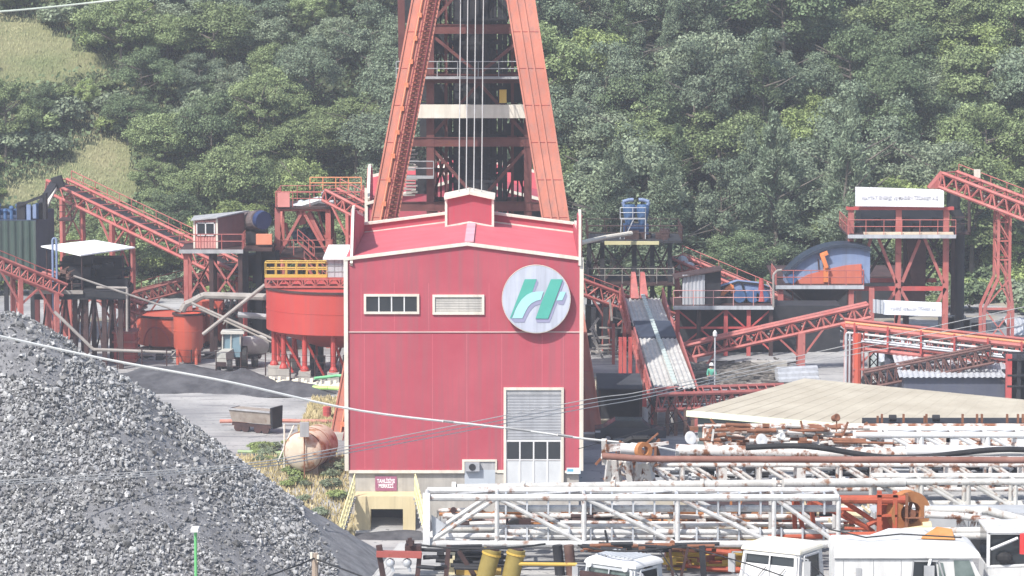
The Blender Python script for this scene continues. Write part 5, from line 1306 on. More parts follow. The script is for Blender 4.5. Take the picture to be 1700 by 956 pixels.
MB().box((W(1428,348,Yl+2).x,Yl+1.5,zm+.3),(W(1568,348,Yl+2).x,Yl+5.5,zt_-.25)).build('bin', mat('black_bin', (.013,.016,.026), .6), lt)
mb = MB()
for k in range(9): p = W(1425+k*16, 372, Yl+.6); mb.box((p.x-.25,Yl+.4,zm),(p.x+.25,Yl+.9,zm+.7+.2*(k%3)))
mb.build_each('feeder', BLACK, lt)
MB().box((W(1432,384,Yl).x,Yl-1.2,zm+.005),(W(1580,384,Yl).x,Yl-.5,zm+.14)).build('spilled_dust', mat('pale_dust', (.6,.5,.38), .9), lt)
mb = MB(); mb.box(tuple(W(1500,520,Yl+2)), tuple(W(1535,392,Yl+3))); mb.bar(W(1508,395,Yl+1.9),W(1518,470,Yl+1.9), .9, .5); mb.build('dark_chute', mat('maroon_chute', (.06,.025,.028), .7, (.1,.05,.05), 1), lt)
mb = MB(); mb.tube(W(1583,318,Yl+2),W(1583,345,Yl+2), .5, 12); mb.tube(W(1583,345,Yl+2),W(1594,365,Yl+2), .42, 12); mb.tube(W(1594,365,Yl+2),W(1592,560,Yl+2), .36, 12); mb.build('down_pipe', BLACK, lt)
mb = MB(); mb.tube(W(1609,305,Yl+1),W(1609,385,Yl+1), .12, 8); mb.build('riser_pipe', DARK, lt)
mb = MB(); mb.prism([W(1543,313,Yl+1),W(1568,313,Yl+1),W(1570,292,Yl+1),W(1566,286,Yl+1)], (0,1.8,0)); mb.build('head_chute', RED, lt)
def banner(name, label, c4, lab, tsize, Y, xs):
    b = T(name, label, 'banner', tuple(W((c4[0][0]+c4[1][0])/2, c4[0][1], Y)))
    P = [W(x_, y_, Y) for x_, y_ in c4]      # bl, br, tr, tl
    vs = []; nx = 24; ny = 6
    mb = MB()
    for j in range(ny+1):
        for i in range(nx+1):
            u, v = i/nx, j/ny; p = P[0].lerp(P[1], u).lerp(P[3].lerp(P[2], u), v); p.y += .03*math.sin(u*17)*math.sin(v*3.1); vs.append(p)
    n = len(vs); vs2 = vs+[p+Vector((0,.02,0)) for p in vs]
    fs = []
    for j in range(ny):
        for i in range(nx):
            q = (j*(nx+1)+i, j*(nx+1)+i+1, (j+1)*(nx+1)+i+1, (j+1)*(nx+1)+i); fs.append(q); fs.append(tuple(t+n for t in q[::-1]))
    mb.add(vs2, fs); mb.build('sheet', mat('banner_white', (.76,.77,.80), .7, (.8,.81,.83), .6), b, smooth=True)
    c = (P[0]+P[1]+P[2]+P[3])/4; t = fonttext(lab, tsize, INK, 'lettering', b, (c.x, Y-.06, c.z), 1, 0, .01, (P[1]-P[0]).length*xs)
    return b
banner('company_banner', 'long white banner with faint grey letters on top of the red loading tower', [(1420,342),(1567,344),(1567,314.5),(1420,310)], 'HATTAT ENERJİ VE MADEN TİCARET A.Ş', .34, Yl-.75, .86)
dsh = T('dark_shed', 'long low dark shed behind the loading tower legs', 'shed', (W(1480,560,281).x, 281, 0))
MB().box((W(1285,540,281).x,281,0),(W(1500,540,281).x,286,3.2)).build('wall', BLACK, dsh); MB().hexa([(W(1280,540,281).x,280.7,3.2),(W(1505,540,281).x,280.7,3.2),(W(1505,540,281).x,286.3,3.5),(W(1280,540,281).x,286.3,3.5),(W(1280,540,281).x,280.7,3.3),(W(1505,540,281).x,280.7,3.3),(W(1505,540,281).x,286.3,3.6),(W(1280,540,281).x,286.3,3.6)]).build('roof', DARK, dsh)
random.seed(5); cb2 = T('concrete_rubble_pile', 'pale concrete blocks tumbled behind the right leg of the loading tower', 'blocks', tuple(G(1590,548)))
for k in range(7): q = G(1570+k*11, 548); s = random.uniform(.3,.6); MB().box((q.x-s,q.y,0),(q.x+s,q.y+.8,random.uniform(.5,1.1))).build('block', CONC, cb2)
# conveyor E with trestle
conveyor('incline_conveyor', 'red truss conveyor climbing from the right edge to the loading tower', W(1571,309,262), W(1760,382,256), w=1.9, h=1.05, n=9, cord=.14, web=.08, railside=1)
Ye = 259.; tre = T('conveyor_trestle', 'slim red lattice trestle with spread feet near the right edge', 'trestle', (W(1670,550,Ye).x, Ye, 0))
xa, xb = W(1657,400,Ye).x, W(1676,400,Ye).x; zt1 = W(0,350,Ye).z; zk = W(0,462,Ye).z
for yy in (Ye-.2, Ye+1.9):
    for x, fx in ((xa, W(1633,550,Ye).x), (xb, W(1680,550,Ye).x)):
        MB().bar((x,yy,zk),(x,yy,zt1), .2).build('leg', RED, tre); z5 = W(0,512,Ye).z
        MB().bar((x,yy,zk),(fx,yy,z5), .2).bar((fx,yy,z5),(fx,yy,0), .22).build('leg', RED, tre)
mb = MB(); z = zk
while z < zt1-.5:
    z2 = min(z+1.35, zt1)
    for yy in (Ye-.2, Ye+1.9): mb.bar((xa,yy,z),(xb,yy,z2), .09) if int(z*3) % 2 else mb.bar((xb,yy,z),(xa,yy,z2), .09); mb.bar((xa,yy,z2),(xb,yy,z2), .1)
    for x in (xa, xb): mb.bar((x,Ye-.2,z),(x,Ye+1.9,z2), .08); mb.bar((x,Ye-.2,z2),(x,Ye+1.9,z2), .08)
    z = z2
f0, f1 = W(1633,550,Ye).x, W(1680,550,Ye).x; z5 = W(0,512,Ye).z
mb.bar((f0,Ye-.2,z5),(f1,Ye-.2,z5), .16); mb.bar((f0,Ye-.2,z5),(f1,Ye-.2,.5), .1); mb.bar((f1,Ye-.2,z5),(f0,Ye-.2,.5), .1); mb.bar((xa,Ye-.2,zk),(f1,Ye-.2,z5), .1); mb.bar((xb,Ye-.2,zk),(f0,Ye-.2,z5), .1)
mb.build('lattice', RED, tre)
p = W(1622,288,262); MB().box((p.x-.22,261.8,p.z-.3),(p.x+.22,262.1,p.z+.3)).build('junction_box', CREAM, None, label='small cream box on the railing of the conveyor near the right edge', cat='box')
# conveyor F
conveyor('long_low_conveyor', 'long red truss conveyor rising gently right towards the lower banner', W(1110,600,250), W(1445,525,250), w=1.3, h=.88, n=13, cord=.14, web=.07, legs=((.12,0),(.655,0)), railside=1, rail=False, legw=.5)
banner('lower_banner', 'smaller white banner with faint letters hanging below the loading tower', [(1466,522),(1563,525),(1563,502),(1466,498)], 'T ENERJİ VE MADEN TİCARET A.Ş', .26, 249., .78)
mb = MB(); mb.sheet(W(1449,519,249), W(1466,521,249)-W(1449,519,249), (0,0,.95), .12, .3, nrm=(0,-1,0)); mb.build('folded_sheet', GALV, None, label='crumpled grey-white sheet at the left end of the lower banner', cat='sheet')
# lower horizontal pipe conveyor G
Yg = 236.
cg = conveyor('pipe_bridge', 'long level red bridge of pipes and belts above the beige roof at the right', W(1404,572,Yg), W(1760,612,Yg-3), w=2.4, h=1.35, n=20, cord=.17, web=.05, legs=((.03,0),(.75,0)), rail=False)
P0, P1 = W(1404,572,Yg), W(1760,612,Yg-3)
for k, (dy, dz, rr, mm) in enumerate(((-1.35,.35,.12,RED),(-1.35,.62,.07,GALV),(-1.3,.95,.07,WHITE),(-1.1,1.3,.09,mat('pale_pink_pipe',(.6,.36,.34),.6)),(-.2,1.25,.07,GALV),(-1.5,.5,.06,GALV),(-.7,.85,.08,WHITE),(-.6,.4,.09,mat('pale_pink_pipe',(.6,.36,.34),.6)),(.4,1.4,.1,mat('orange_rail',(.6,.25,.12))),(1.1,1.55,.1,RED))):
    mb = MB(); a = P0+Vector((0,dy,dz)); b = P1+Vector((0,dy,dz)); mb.tube(a, b, rr, 8)
    if k in (1,2,3): mb.tube(a, Vector((a.x-.12,a.y,a.z-.15)), rr, 6); mb.tube(Vector((a.x-.12,a.y,a.z-.15)), Vector((a.x-.12,a.y,.2)), rr, 6)
    mb.build('pipe', mm, cg, smooth=True)
for k in range(7):
    p = P0.lerp(P1, .03+k*.155); MB().bar(p+Vector((0,-1.55,.1)), p+Vector((0,-1.55,1.65)), .12).build('pipe_bracket', REDD, cg)
mb = MB(); random.seed(8)
for k in range(98):
    p = P0.lerp(P1, random.random())+Vector((0,random.uniform(-.8,.9),random.uniform(.3,1.2))); s = random.uniform(.08,.28)
    mb.box((p.x-s,p.y-.1,p.z-.06),(p.x+s,p.y+.1,p.z+.06))
mb.build_each('idler', PIPE, cg)
MB().box(tuple(W(1400,545,Yg)), tuple(W(1437,537,Yg+2))).build('head_guard', TANK, cg)
# left bent of the bridge
bn = T('pipe_riser_rack', 'cluster of white and red vertical pipes at the left end of the pipe bridge', 'pipe rack', (W(1418,640,Yg).x, Yg, 0))
for k, (px, mm, rr) in enumerate(((1405,GALV,.07),(1411,GALV,.07),(1418,RED,.09),(1424,TANK,.26),(1434,RED,.06),(1442,PIPE,.05))):
    p = W(px, 553, Yg-1.6); MB().tube((p.x,p.y,0),(p.x,p.y,p.z), rr, 8).build('riser', mm, bn)
MB().box((W(1412,600,Yg).x,Yg-1.8,W(0,609,Yg).z),(W(1440,600,Yg).x,Yg-1.7,W(0,606,Yg).z)).build('cross_bar', RED, bn)
lr = T('lattice_post', 'dark square lattice post beside the pipe risers', 'post', (W(1450,640,Yg+1).x, Yg+1, 0)); xa, xb = W(1444,600,Yg+1).x, W(1457,600,Yg+1).x; zt_ = W(0,578,Yg+1).z
mb = MB()
for x in (xa, xb): mb.bar((x,Yg+1,0),(x,Yg+1,zt_), .12)
z = 0.
while z < zt_-.6: xbrace(mb, (xa,Yg+1,z),(xb,Yg+1,z),(xb,Yg+1,z+.6),(xa,Yg+1,z+.6), .06); z += .6
mb.build('lattice', DARK, lr)
conveyor('dark_low_conveyor', 'dark brown truss conveyor rising right below the pipe bridge', W(1440,642,232), W(1650,600,231), w=1.3, h=1.0, n=16, m=mat('brown_truss', (.10,.05,.045), .7, (.17,.09,.08), 1.5), cord=.1, web=.05, legs=((.55,0),), rail=False)
# grey sheds
def shed(name, label, x0p, x1p, ytop, ybase, Y, d, wm, rm, rise=.9):
    x0, x1 = W(x0p,ybase,Y).x, W(x1p,ybase,Y).x; ze = W(0,ytop,Y).z
    s = T(name, label, 'shed', ((x0+x1)/2, Y, 0))
    MB().box((x0,Y,0),(x1,Y+d,ze)).build('wall', wm, s)
    mb = MB(); mb.M = None
    a = Vector((x0-.3,Y-.3,ze)); mb.sheet(a, (x1-x0+.6,0,0), (0,d*.5+.3,rise), .05, .35, nrm=(0,0,1)); mb.sheet(a+Vector((0,d+.6,0)), (x1-x0+.6,0,0), (0,-d*.5-.3,rise), .05, .35, nrm=(0,0,1)); mb.build('roof', rm, s)
    return s
NAVY = mat('slate_blue_wall', (.075,.085,.12), .7, (.1,.11,.15), .6, streak=.2)
shed('steel_shed', 'long shed with slate blue wall and pale ribbed roof under the pipe bridge', 1500, 1668, 626, 655, 230, 12, NAVY, GALV, 1.3)
shed('small_shed', 'small pale shed behind the dark brown conveyor', 1462, 1560, 600, 640, 243, 8, mat('pale_green_grey', (.40,.46,.46), .7), GALV, 1.0)
shed('far_shed', 'pale grey shed at the right edge behind the trestle', 1684, 1800, 556, 600, 262, 8, mat('pale_grey_cladding', (.3,.32,.35)), GALV, .8)
dr_ = T('dark_rack', 'dark steel rack with platforms at the right edge above the beige roof', 'rack', (W(1690,650,228).x, 228, 0))
for px in (1675, 1692, 1712): col_(px, 588, 227, REDD if px == 1675 else BLACK, dr_, .36 if px == 1675 else .25)
for py in (596, 622, 640): z = W(0,py,227).z; MB().box((W(1672,600,227).x,226.8,z-.08),(W(1730,600,227).x,229.5,z+.04)).build('platform', BLACK, dr_)
MB().box((W(1680,600,228).x,229.6,0),(W(1730,600,228).x,230,W(0,590,228).z)).build('back_panel', BLACK, dr_)
# roofed gallery towards the camera
ga = T('roofed_gallery', 'narrow corrugated grey roof between red side panels running towards the viewer', 'gallery', (W(1095,580,238).x, 238, 0))
gp, gq = W(1066,497,257.), W(1121,652,221.); gd = (gq-gp).normalized(); gc = Vector((gd.y,-gd.x,0)).normalized()
if gc.x < 0: gc = -gc
gw = 1.25
def gpt(t, s, h=0): return gp.lerp(gq, t)+gc*s+Vector((0,0,h))
for i, (t0, t1) in enumerate(((0,.32),(.32,.50),(.50,1))):
    mb = MB()
    if i == 1: mb.hexa([gpt(t0,-gw,.25),gpt(t0,gw,.25),gpt(t1,gw,.25),gpt(t1,-gw,.25),gpt(t0,-gw,.4),gpt(t0,gw,.4),gpt(t1,gw,.4),gpt(t1,-gw,.4)]); mb.build('shadow_slab', mat('roof_shadow_navy', (.03,.038,.06), .7), ga)  # navy slab stands for the shadowed middle stretch, shade put into its colour
    else:
        mb.sheet(gpt(t0,-gw,.05+.1*i), gc*(2*gw), gpt(t1,0)-gpt(t0,0), .07, .3, nrm=(0,0,1)); mb.build('roof', mat('weathered_grey_roof', (.40,.39,.375), .8, (.54,.53,.505), 1.2, rust=.15, streak=.2), ga)
mb = MB(); 
for k in range(34):
    t = .01+k*.029; mb.hexa([gpt(t,-.12,.36+.1*(t>.56)),gpt(t,.16,.36+.1*(t>.56)),gpt(t+.02,.16,.36+.1*(t>.56)),gpt(t+.02,-.12,.36+.1*(t>.56))]+[gpt(t,-.12,.45+.1*(t>.56)),gpt(t,.16,.45+.1*(t>.56)),gpt(t+.02,.16,.45+.1*(t>.56)),gpt(t+.02,-.12,.45+.1*(t>.56))])
mb.build('ridge_light', mat('pale_teal_ridge', (.42,.5,.47), .6, (.55,.6,.57), 4), ga)
for s, (t0, t1) in ((-1,(-.04,.30)),(-1,(.42,1.0)),(1,(0,.34)),(1,(.48,.99))):
    mb = MB(); a = gw*s+.12*s
    mb.prism([gpt(t0,a,-.5),gpt(t1,a,-.5),gpt(t1,a,.15),gpt(t0+.02,a,.95 if t0 < .1 else .7)], gc*.1*s); pn = mb.build('side_panel', RED, ga)
    mb = MB(); n = max(3, int((t1-t0)*22))
    for k in range(n+1): t = t0+(t1-t0)*k/n; mb.bar(gpt(t,a+.14*s,-.6), gpt(t,a+.14*s,.1+.4*(1-t)), .1)
    mb.bar(gpt(t0,a+.1*s,-.5),gpt(t1,a+.1*s,-.5), .3, .3); mb.build('panel_rib', RED, pn)
for s in (-.55, .1): MB().hexa([gpt(-.02,s-.3,.2),gpt(-.02,s+.3,.2),gpt(.02,s+.3,.2),gpt(.02,s-.3,.2),gpt(-.05,s-.15,1.7),gpt(-.05,s+.15,1.7),gpt(-.03,s+.15,1.7),gpt(-.03,s-.15,1.7)]).build('end_panel', RED, ga)
for t in (.03,.25,.5,.72,.97):
    for s in (-1.3, 1.3): a = gpt(t,s,-.4); MB().bar(a, Vector((a.x,a.y,0)), .26).build('leg', REDD, ga)
MB().bar(gpt(1.01,-1.6,-.1), gpt(1.01,1.5,-.35), .35).build('end_beam', RED, ga)
# lattice columns below the gallery end
tw = T('gallery_trestle', 'rusty lattice legs in deep shade below the near end of the roofed gallery', 'trestle', (W(1105,730,218).x, 218, 0))
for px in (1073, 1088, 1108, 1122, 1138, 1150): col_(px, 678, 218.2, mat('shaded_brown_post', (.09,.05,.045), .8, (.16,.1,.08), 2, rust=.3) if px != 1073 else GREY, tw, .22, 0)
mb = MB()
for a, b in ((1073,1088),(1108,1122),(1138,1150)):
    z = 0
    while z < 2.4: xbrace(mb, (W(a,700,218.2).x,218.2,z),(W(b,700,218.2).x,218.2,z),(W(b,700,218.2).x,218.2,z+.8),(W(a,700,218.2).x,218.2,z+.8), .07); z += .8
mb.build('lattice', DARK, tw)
conveyor('low_red_conveyor', 'low red conveyor full of pale pipes leaving the gallery end to the right', W(1088,676,219), W(1300,668,226), w=2.6, h=.95, n=14, cord=.14, web=.06, legs=((.3,0),(.9,0)), rail=False, cross=(0,1,0), belt=True)
mb = MB()
for k in range(6): a = W(1098,672-k*5,218.4+k*.6); b = W(1290,668-k*4,225+k*.5); mb.tube(a, b, .06, 6)
mb.build('pipe_bundle', GALV, None, label='bundle of thin pale pipes lying along the low red conveyor', cat='pipes')
# tangle of structures behind gallery, left
tg = T('belt_head_frame', 'tangled red and pale steel frames between the crimson building and the gallery', 'machine', (W(1020,560,255).x, 255, 0)); random.seed(14)
mb = MB()
for k in range(38):
    a = W(random.uniform(975,1050), random.uniform(525,600), 256+random.uniform(-2,2)); mb.bar(a, a+Vector((random.uniform(-1,1),0,random.uniform(-1.6,1.6))), random.uniform(.06,.16)) if k % 2 else mb.bar(a, a+Vector((random.uniform(.5,2),0,random.uniform(-.1,.1))), .1)
mb.build_each('pale_bar', PIPE, tg); mb = MB()
for px in (985,1005,1021,1040,1052): mb.box((W(px,520,258).x-.16,257.8,0),(W(px,520,258).x+.16,258.1,W(0,510,258).z))
mb.box(tuple(W(972,600,262)), tuple(W(1062,505,263))); mb.build_each('dark_frame', BLACK, tg)
mb = MB(); mb.box(tuple(W(1016,605,250)), tuple(W(1021,537,250.3))); mb.build('red_post', RED, tg)
for px in (1030,1037,1046): MB().box((W(px,600,240).x-.12,240,0),(W(px,600,240).x+.12,240.2,W(0,560,240).z)).build('post', REDD, tg)
# rubble patch beside the building
random.seed(2); P = []; rad = []
for k in range(900):
    p = G(random.gauss(1018,17), random.gauss(650,8)); P.append((p.x,p.y,random.uniform(0,.35))); rad.append(random.uniform(.06,.22))
me = rocks_mesh('rubble', np.array(P), np.array(rad), 6); me.materials.append(mat('pale_rubble', (.42,.38,.29), .9, (.54,.5,.4), 2, island=.4))
o = bpy.data.objects.new('rubble', me); col.objects.link(o); tag(o, 'pale rubble patch right of the headframe foot', 'rubble', kind='stuff')
pipe('fallen_pole', [G(1003,664)+Vector((0,0,.4)), G(1030,658)+Vector((0,0,.45)), G(1047,641)+Vector((0,0,.5))], .13, CREAM, 'bent cream pole lying on the pale rubble')
# scrap timber and steel
sc_ = []
mb = MB(); random.seed(31)
for k in range(420):
    p = G(random.uniform(1130,1300), random.uniform(604,648)); a = random.gauss(.05,.35); L = random.uniform(.5,2.6)
    z = random.uniform(0,.9)*max(.2, 1-abs(p.y-244)/9); d = Vector((math.cos(a),math.sin(a),random.gauss(0,.13)))*L/2; mb.bar(Vector((p.x,p.y,z+.1))-d, Vector((p.x,p.y,z+.1))+d, random.uniform(.04,.13))
o = mb.build('scrap_pile', mat('scrap_steel', (.12,.11,.10), .8, (.25,.23,.21), 2, island=.6), None); tag(o, 'tangled pile of scrap steel and timber behind the beige roof', 'scrap', kind='stuff')
# culvert sheets
cu = T('corrugated_culvert', 'grey corrugated half-pipes stacked on the ground beyond the beige roof', 'culvert', (W(1325,635,240).x, 240, 0))
p = G(1293,646); 
for k in range(3):
    a = Vector((p.x-.1,p.y+k*.5,.5+k*.28)); mb = MB(); mb.tube(a, a+Vector((2.75,1.0,.0)), .30, 10); mb.build('half_pipe', GALV, cu, smooth=True)
# concrete blocks
for k, (px, py) in enumerate(((1292,632),(1262,620))):
    q = G(px, py); MB().box((q.x-.6,q.y,-.1),(q.x+.6,q.y+1,1.3-.5*k)).build('concrete_block', CONC, None, label=('tall' if k == 0 else 'low')+' pale concrete block under the long red conveyor', cat='concrete block')
# worker with white helmet
wk = T('person', 'person in a green work jacket and white helmet standing by the scrap pile', 'person', tuple(G(1181,648)))
wp_ = G(1181,648)
def skin(name, pts, edges, rads, m, parent, lv=1):
    me = bpy.data.meshes.new(name); me.from_pydata([Vector(p)-ORG[parent.name]+wp_ for p in pts], edges, []); o = bpy.data.objects.new('tmp', me); col.objects.link(o)
    md = o.modifiers.new('s','SKIN')
    for i, r in enumerate(rads): me.skin_vertices[0].data[i].radius = (r, r)
    sb = o.modifiers.new('b','SUBSURF'); sb.levels = lv; sb.render_levels = lv
    dg = bpy.context.evaluated_depsgraph_get(); me2 = bpy.data.meshes.new_from_object(o.evaluated_get(dg)); bpy.data.objects.remove(o); me2.materials.clear(); me2.materials.append(m); me2.shade_smooth()
    o = bpy.data.objects.new(name, me2); col.objects.link(o); o.parent = parent; ORG[o.name] = ORG[parent.name]; return o
J = [(0,0,.95),(0,0,1.2),(0,0,1.42),(0,0,1.52),(0,0,1.66),(-.2,0,1.40),(-.27,0,1.12),(-.22,-.15,.9),(.2,0,1.4),(.28,0,1.12),(.24,-.12,.88),(-.1,0,.88),(-.12,-.03,.48),(-.12,0,.08),(-.12,-.16,.04),(.1,0,.88),(.13,.0,.48),(.13,.05,.08),(.13,-.11,.04)]
E = [(0,1),(1,2),(2,3),(3,4),(2,5),(5,6),(6,7),(2,8),(8,9),(9,10),(0,11),(11,12),(12,13),(13,14),(0,15),(15,16),(16,17),(17,18)]
Rr = [.13,.14,.15,.06,.10,.07,.05,.045,.07,.05,.045,.10,.07,.05,.045,.10,.07,.05,.045]
skin('body', J, E, Rr, mat('skin_tone', (.35,.2,.14), .6), wk)
skin('jacket', [(0,0,.92),(0,0,1.2),(0,0,1.4),(-.2,0,1.4),(-.27,0,1.12),(-.235,-.1,.97),(.2,0,1.4),(.28,0,1.12),(.25,-.09,.96)], [(0,1),(1,2),(2,3),(3,4),(4,5),(2,6),(6,7),(7,8)], [.17,.175,.17,.095,.075,.065,.095,.075,.065], mat('green_jacket', (.10,.35,.26), .8), wk)
skin('trousers', [(0,0,.92),(-.1,0,.85),(-.12,-.03,.48),(-.12,0,.12),(.1,0,.85),(.13,0,.48),(.13,.05,.12)], [(0,1),(1,2),(2,3),(0,4),(4,5),(5,6)], [.16,.115,.085,.07,.115,.085,.07], mat('dark_trousers', (.05,.06,.08), .8), wk)
MB().lathe(wp_+Vector((0,0,1.68)), [(.17,0),(.15,.02),(.14,.09),(.09,.16),(0,.185)], 14).lathe(wp_+Vector((0,-.03,1.675)), [(.1,.0),(.19,.0),(.19,.015),(.1,.015)], 14).build('helmet', WHITE, wk, smooth=True)
# slim lamp post
Yv = 226.; q = W(1187,560,Yv); lp = T('lamp_post', 'slim grey post with a small white lamp in front of the long red conveyor', 'lamp post', (q.x, Yv, 0))
MB().tube((q.x,Yv,0),(q.x,Yv,q.z), .05, 6).build('pole', GALV, lp); MB().lathe((q.x,Yv,q.z), [(.06,0),(.14,.1),(.14,.3),(.05,.45),(0,.45)], 10).build('lamp_head', WHITE, lp)
# dark car in the shade
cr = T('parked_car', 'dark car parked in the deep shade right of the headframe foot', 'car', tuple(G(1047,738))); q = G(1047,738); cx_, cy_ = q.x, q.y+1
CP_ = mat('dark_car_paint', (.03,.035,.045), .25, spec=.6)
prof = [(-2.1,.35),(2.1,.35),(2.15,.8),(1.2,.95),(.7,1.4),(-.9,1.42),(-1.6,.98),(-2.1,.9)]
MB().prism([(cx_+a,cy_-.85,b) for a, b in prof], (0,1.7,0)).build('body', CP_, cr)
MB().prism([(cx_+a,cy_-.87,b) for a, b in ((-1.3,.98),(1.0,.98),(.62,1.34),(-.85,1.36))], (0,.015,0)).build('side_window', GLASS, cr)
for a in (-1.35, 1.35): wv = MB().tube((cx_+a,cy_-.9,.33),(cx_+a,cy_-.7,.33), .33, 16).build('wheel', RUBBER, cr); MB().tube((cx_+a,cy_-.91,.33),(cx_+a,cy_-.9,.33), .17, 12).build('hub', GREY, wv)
for s in (-1.9,): MB().box((cx_+s-.2,cy_-.87,.7),(cx_+s+.1,cy_-.84,.82)).build('headlight', WHITE, cr)
# low dark lean-to behind the car
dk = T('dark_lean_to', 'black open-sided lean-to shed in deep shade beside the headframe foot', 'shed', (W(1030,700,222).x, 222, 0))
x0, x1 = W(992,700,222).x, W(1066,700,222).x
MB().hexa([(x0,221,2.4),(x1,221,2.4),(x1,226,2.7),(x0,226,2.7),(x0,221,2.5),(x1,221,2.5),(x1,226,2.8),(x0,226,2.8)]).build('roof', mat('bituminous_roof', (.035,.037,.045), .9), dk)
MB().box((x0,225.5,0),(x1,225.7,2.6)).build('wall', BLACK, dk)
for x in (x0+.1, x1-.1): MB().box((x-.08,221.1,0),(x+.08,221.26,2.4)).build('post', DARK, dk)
# beige flat-pitched roof
A_, B_, C_, D_ = W(1143,682,187), W(1335,628,196), W(1790,672,188.5), W(1790,738,178.5)
bs = T('beige_shed', 'wide shed with a pale beige low-pitched roof behind the crane booms', 'shed', ((A_.x+D_.x)/2, 185, 0))
d_ = Vector((0,0,-.12)); MB().hexa([A_+d_, D_+d_, C_+d_, B_+d_, A_, D_, C_, B_]).build('roof', BEIGE, bs)
E_, F_ = B_+Vector((2.5,7,-2.4)), C_+Vector((2.5,7,-2.4)); MB().hexa([B_+d_, C_+d_, F_+d_, E_+d_, B_, C_, F_, E_]).build('rear_roof', BEIGE, bs)
mb = MB()
for k in range(1, 24): a = A_.lerp(D_, k/24); b = B_.lerp(C_, k/24); mb.bar(a+Vector((0,0,.012)), b+Vector((0,0,.002)), .08, .008)
mb.build_each('seam', BEIGE, bs)
MB().bar(A_+Vector((-.1,-.08,-.12)), D_+Vector((0,-.08,-.12)), .14, .3).build('gutter', mat('greenish_white_gutter', (.62,.66,.48), .6), bs)
ins = Vector((.5,.35,-.2))
mb = MB(); mb.prism([A_+ins, D_+ins, Vector((D_.x,D_.y+.35,-3)), Vector((A_.x+.5,A_.y+.35,-3))], (.1,.3,0)); mb.build('wall', mat('green_grey_wall', (.10,.12,.12), .8), bs)
pass
# ------------------------------------------------------------ foreground rigs
TG = 9.4
RUSTW2 = mat('dirty_off_white_paint', (.47,.46,.43), .6, (.60,.59,.56), 1.8, rust=.45, streak=.25, rustc=(.24,.13,.08), rscale=2.8)
def lattice(name, label, xs, yt, yb, Y, dep=1.5, rc=.13, rv=.11, rd=.1, m=None, slope=0., group=None, first_up=True, extra=True, cat='crane boom', plates=False, wide=None, stop=None):
    """box boom lying level; xs are picture columns of its frames, yt / yb picture rows of the near face"""
    m = m or WHITE
    zt, zb_ = W(850,yt,Y).z, W(850,yb,Y).z
    X = [W(px,(yt+yb)/2,Y).x for px in xs]
    r = T(name, label, cat, ((X[0]+X[-1])/2, Y, zb_), group)
    Z = lambda x, z: z + slope*(x-X[0])
    for nm, y, z in (('top_chord',Y,zt),('top_chord',Y+dep,zt),('bottom_chord',Y,zb_),('bottom_chord',Y+dep,zb_)):
        MB().tube((X[0],y,Z(X[0],z)),(X[-1],y,Z(X[-1],z)), rc, 10).build(nm, m, r, smooth=True)
    mb = MB(); md = MB()
    for i, x in enumerate(X):
        for y in (Y, Y+dep):
            if plates and i % 2: mb.box((x-.16,y-.04,Z(x,zb_)),(x+.16,y+.04,Z(x,zt)))
            else: mb.tube((x,y,Z(x,zb_)),(x,y,Z(x,zt)), rv, 8)
        mb.tube((x,Y,Z(x,zt)),(x,Y+dep,Z(x,zt)), rv*.8, 7); mb.tube((x,Y,Z(x,zb_)),(x,Y+dep,Z(x,zb_)), rv*.8, 7)
        if i < len(X)-1:
            x2 = X[i+1]; up = (i == 0 and first_up)
            for y in (Y, Y+dep):
                if up: md.tube((x,y,Z(x,zb_)),(x2,y,Z(x2,zt)), rd, 8)
                else: md.tube((x,y,Z(x,zt)),(x2,y,Z(x2,zb_)), rd, 8)
            md.tube((x,Y,Z(x,zt)),(x2,Y+dep,Z(x2,zt)), rd*.7, 6); md.tube((x,Y+dep,Z(x,zb_)),(x2,Y,Z(x2,zb_)), rd*.7, 6)
    mb.build_each('upright', m, r, True); md.build_each('diagonal', m, r, True)
    if extra:
        mp = MB(); zz = zt-.42; mp.tube((X[1],Y+.28,Z(X[1],zz)),(X[-1],Y+.28,Z(X[-1],zz)), .12, 8); mp.tube((X[1],Y+.35,Z(X[1],zb_+.35)),(X[-1],Y+.35,Z(X[-1],zb_+.35)), .1, 8)
        mp.build('service_pipe', m, r, smooth=True)
        cl = MB(); n = int((X[-1]-X[1])/.72)
        for k in range(n): x = X[1]+.3+k*.72; cl.box((x-.03,Y-.02,Z(x,zz)-.16),(x+.03,Y+.3,Z(x,zt)+.15)); cl.box((x-.03,Y+.15,Z(x,zb_)-.14),(x+.03,Y+.45,Z(x,zb_)+.5))
        cl.build('clamp', GALV, r)
    return r
b1 = lattice('crane_boom', 'long clean white lattice boom lying nearest across the lower right', [708,825,970,1125,1285,1392], 826, 903, 122, rc=.12, rv=.08, rd=.08, m=mat('scuffed_white_paint', (.46,.46,.455), .6, (.60,.60,.595), 2.2, rust=.45, rustc=(.24,.14,.1), rscale=2.6, streak=.25))
Xe = W(716,866,122); MB().prism([(Xe.x,122.05,W(0,855,122).z),(Xe.x+.5,122.05,W(0,872,122).z),(Xe.x+.05,122.05,W(0,893,122).z)], (0,.05,0)).build('gusset_plate', GALV, b1)
bp = MB().box(tuple(W(702,908,121.8)), tuple(W(714,818,122.1))); bp.build('end_post', WHITE, b1)
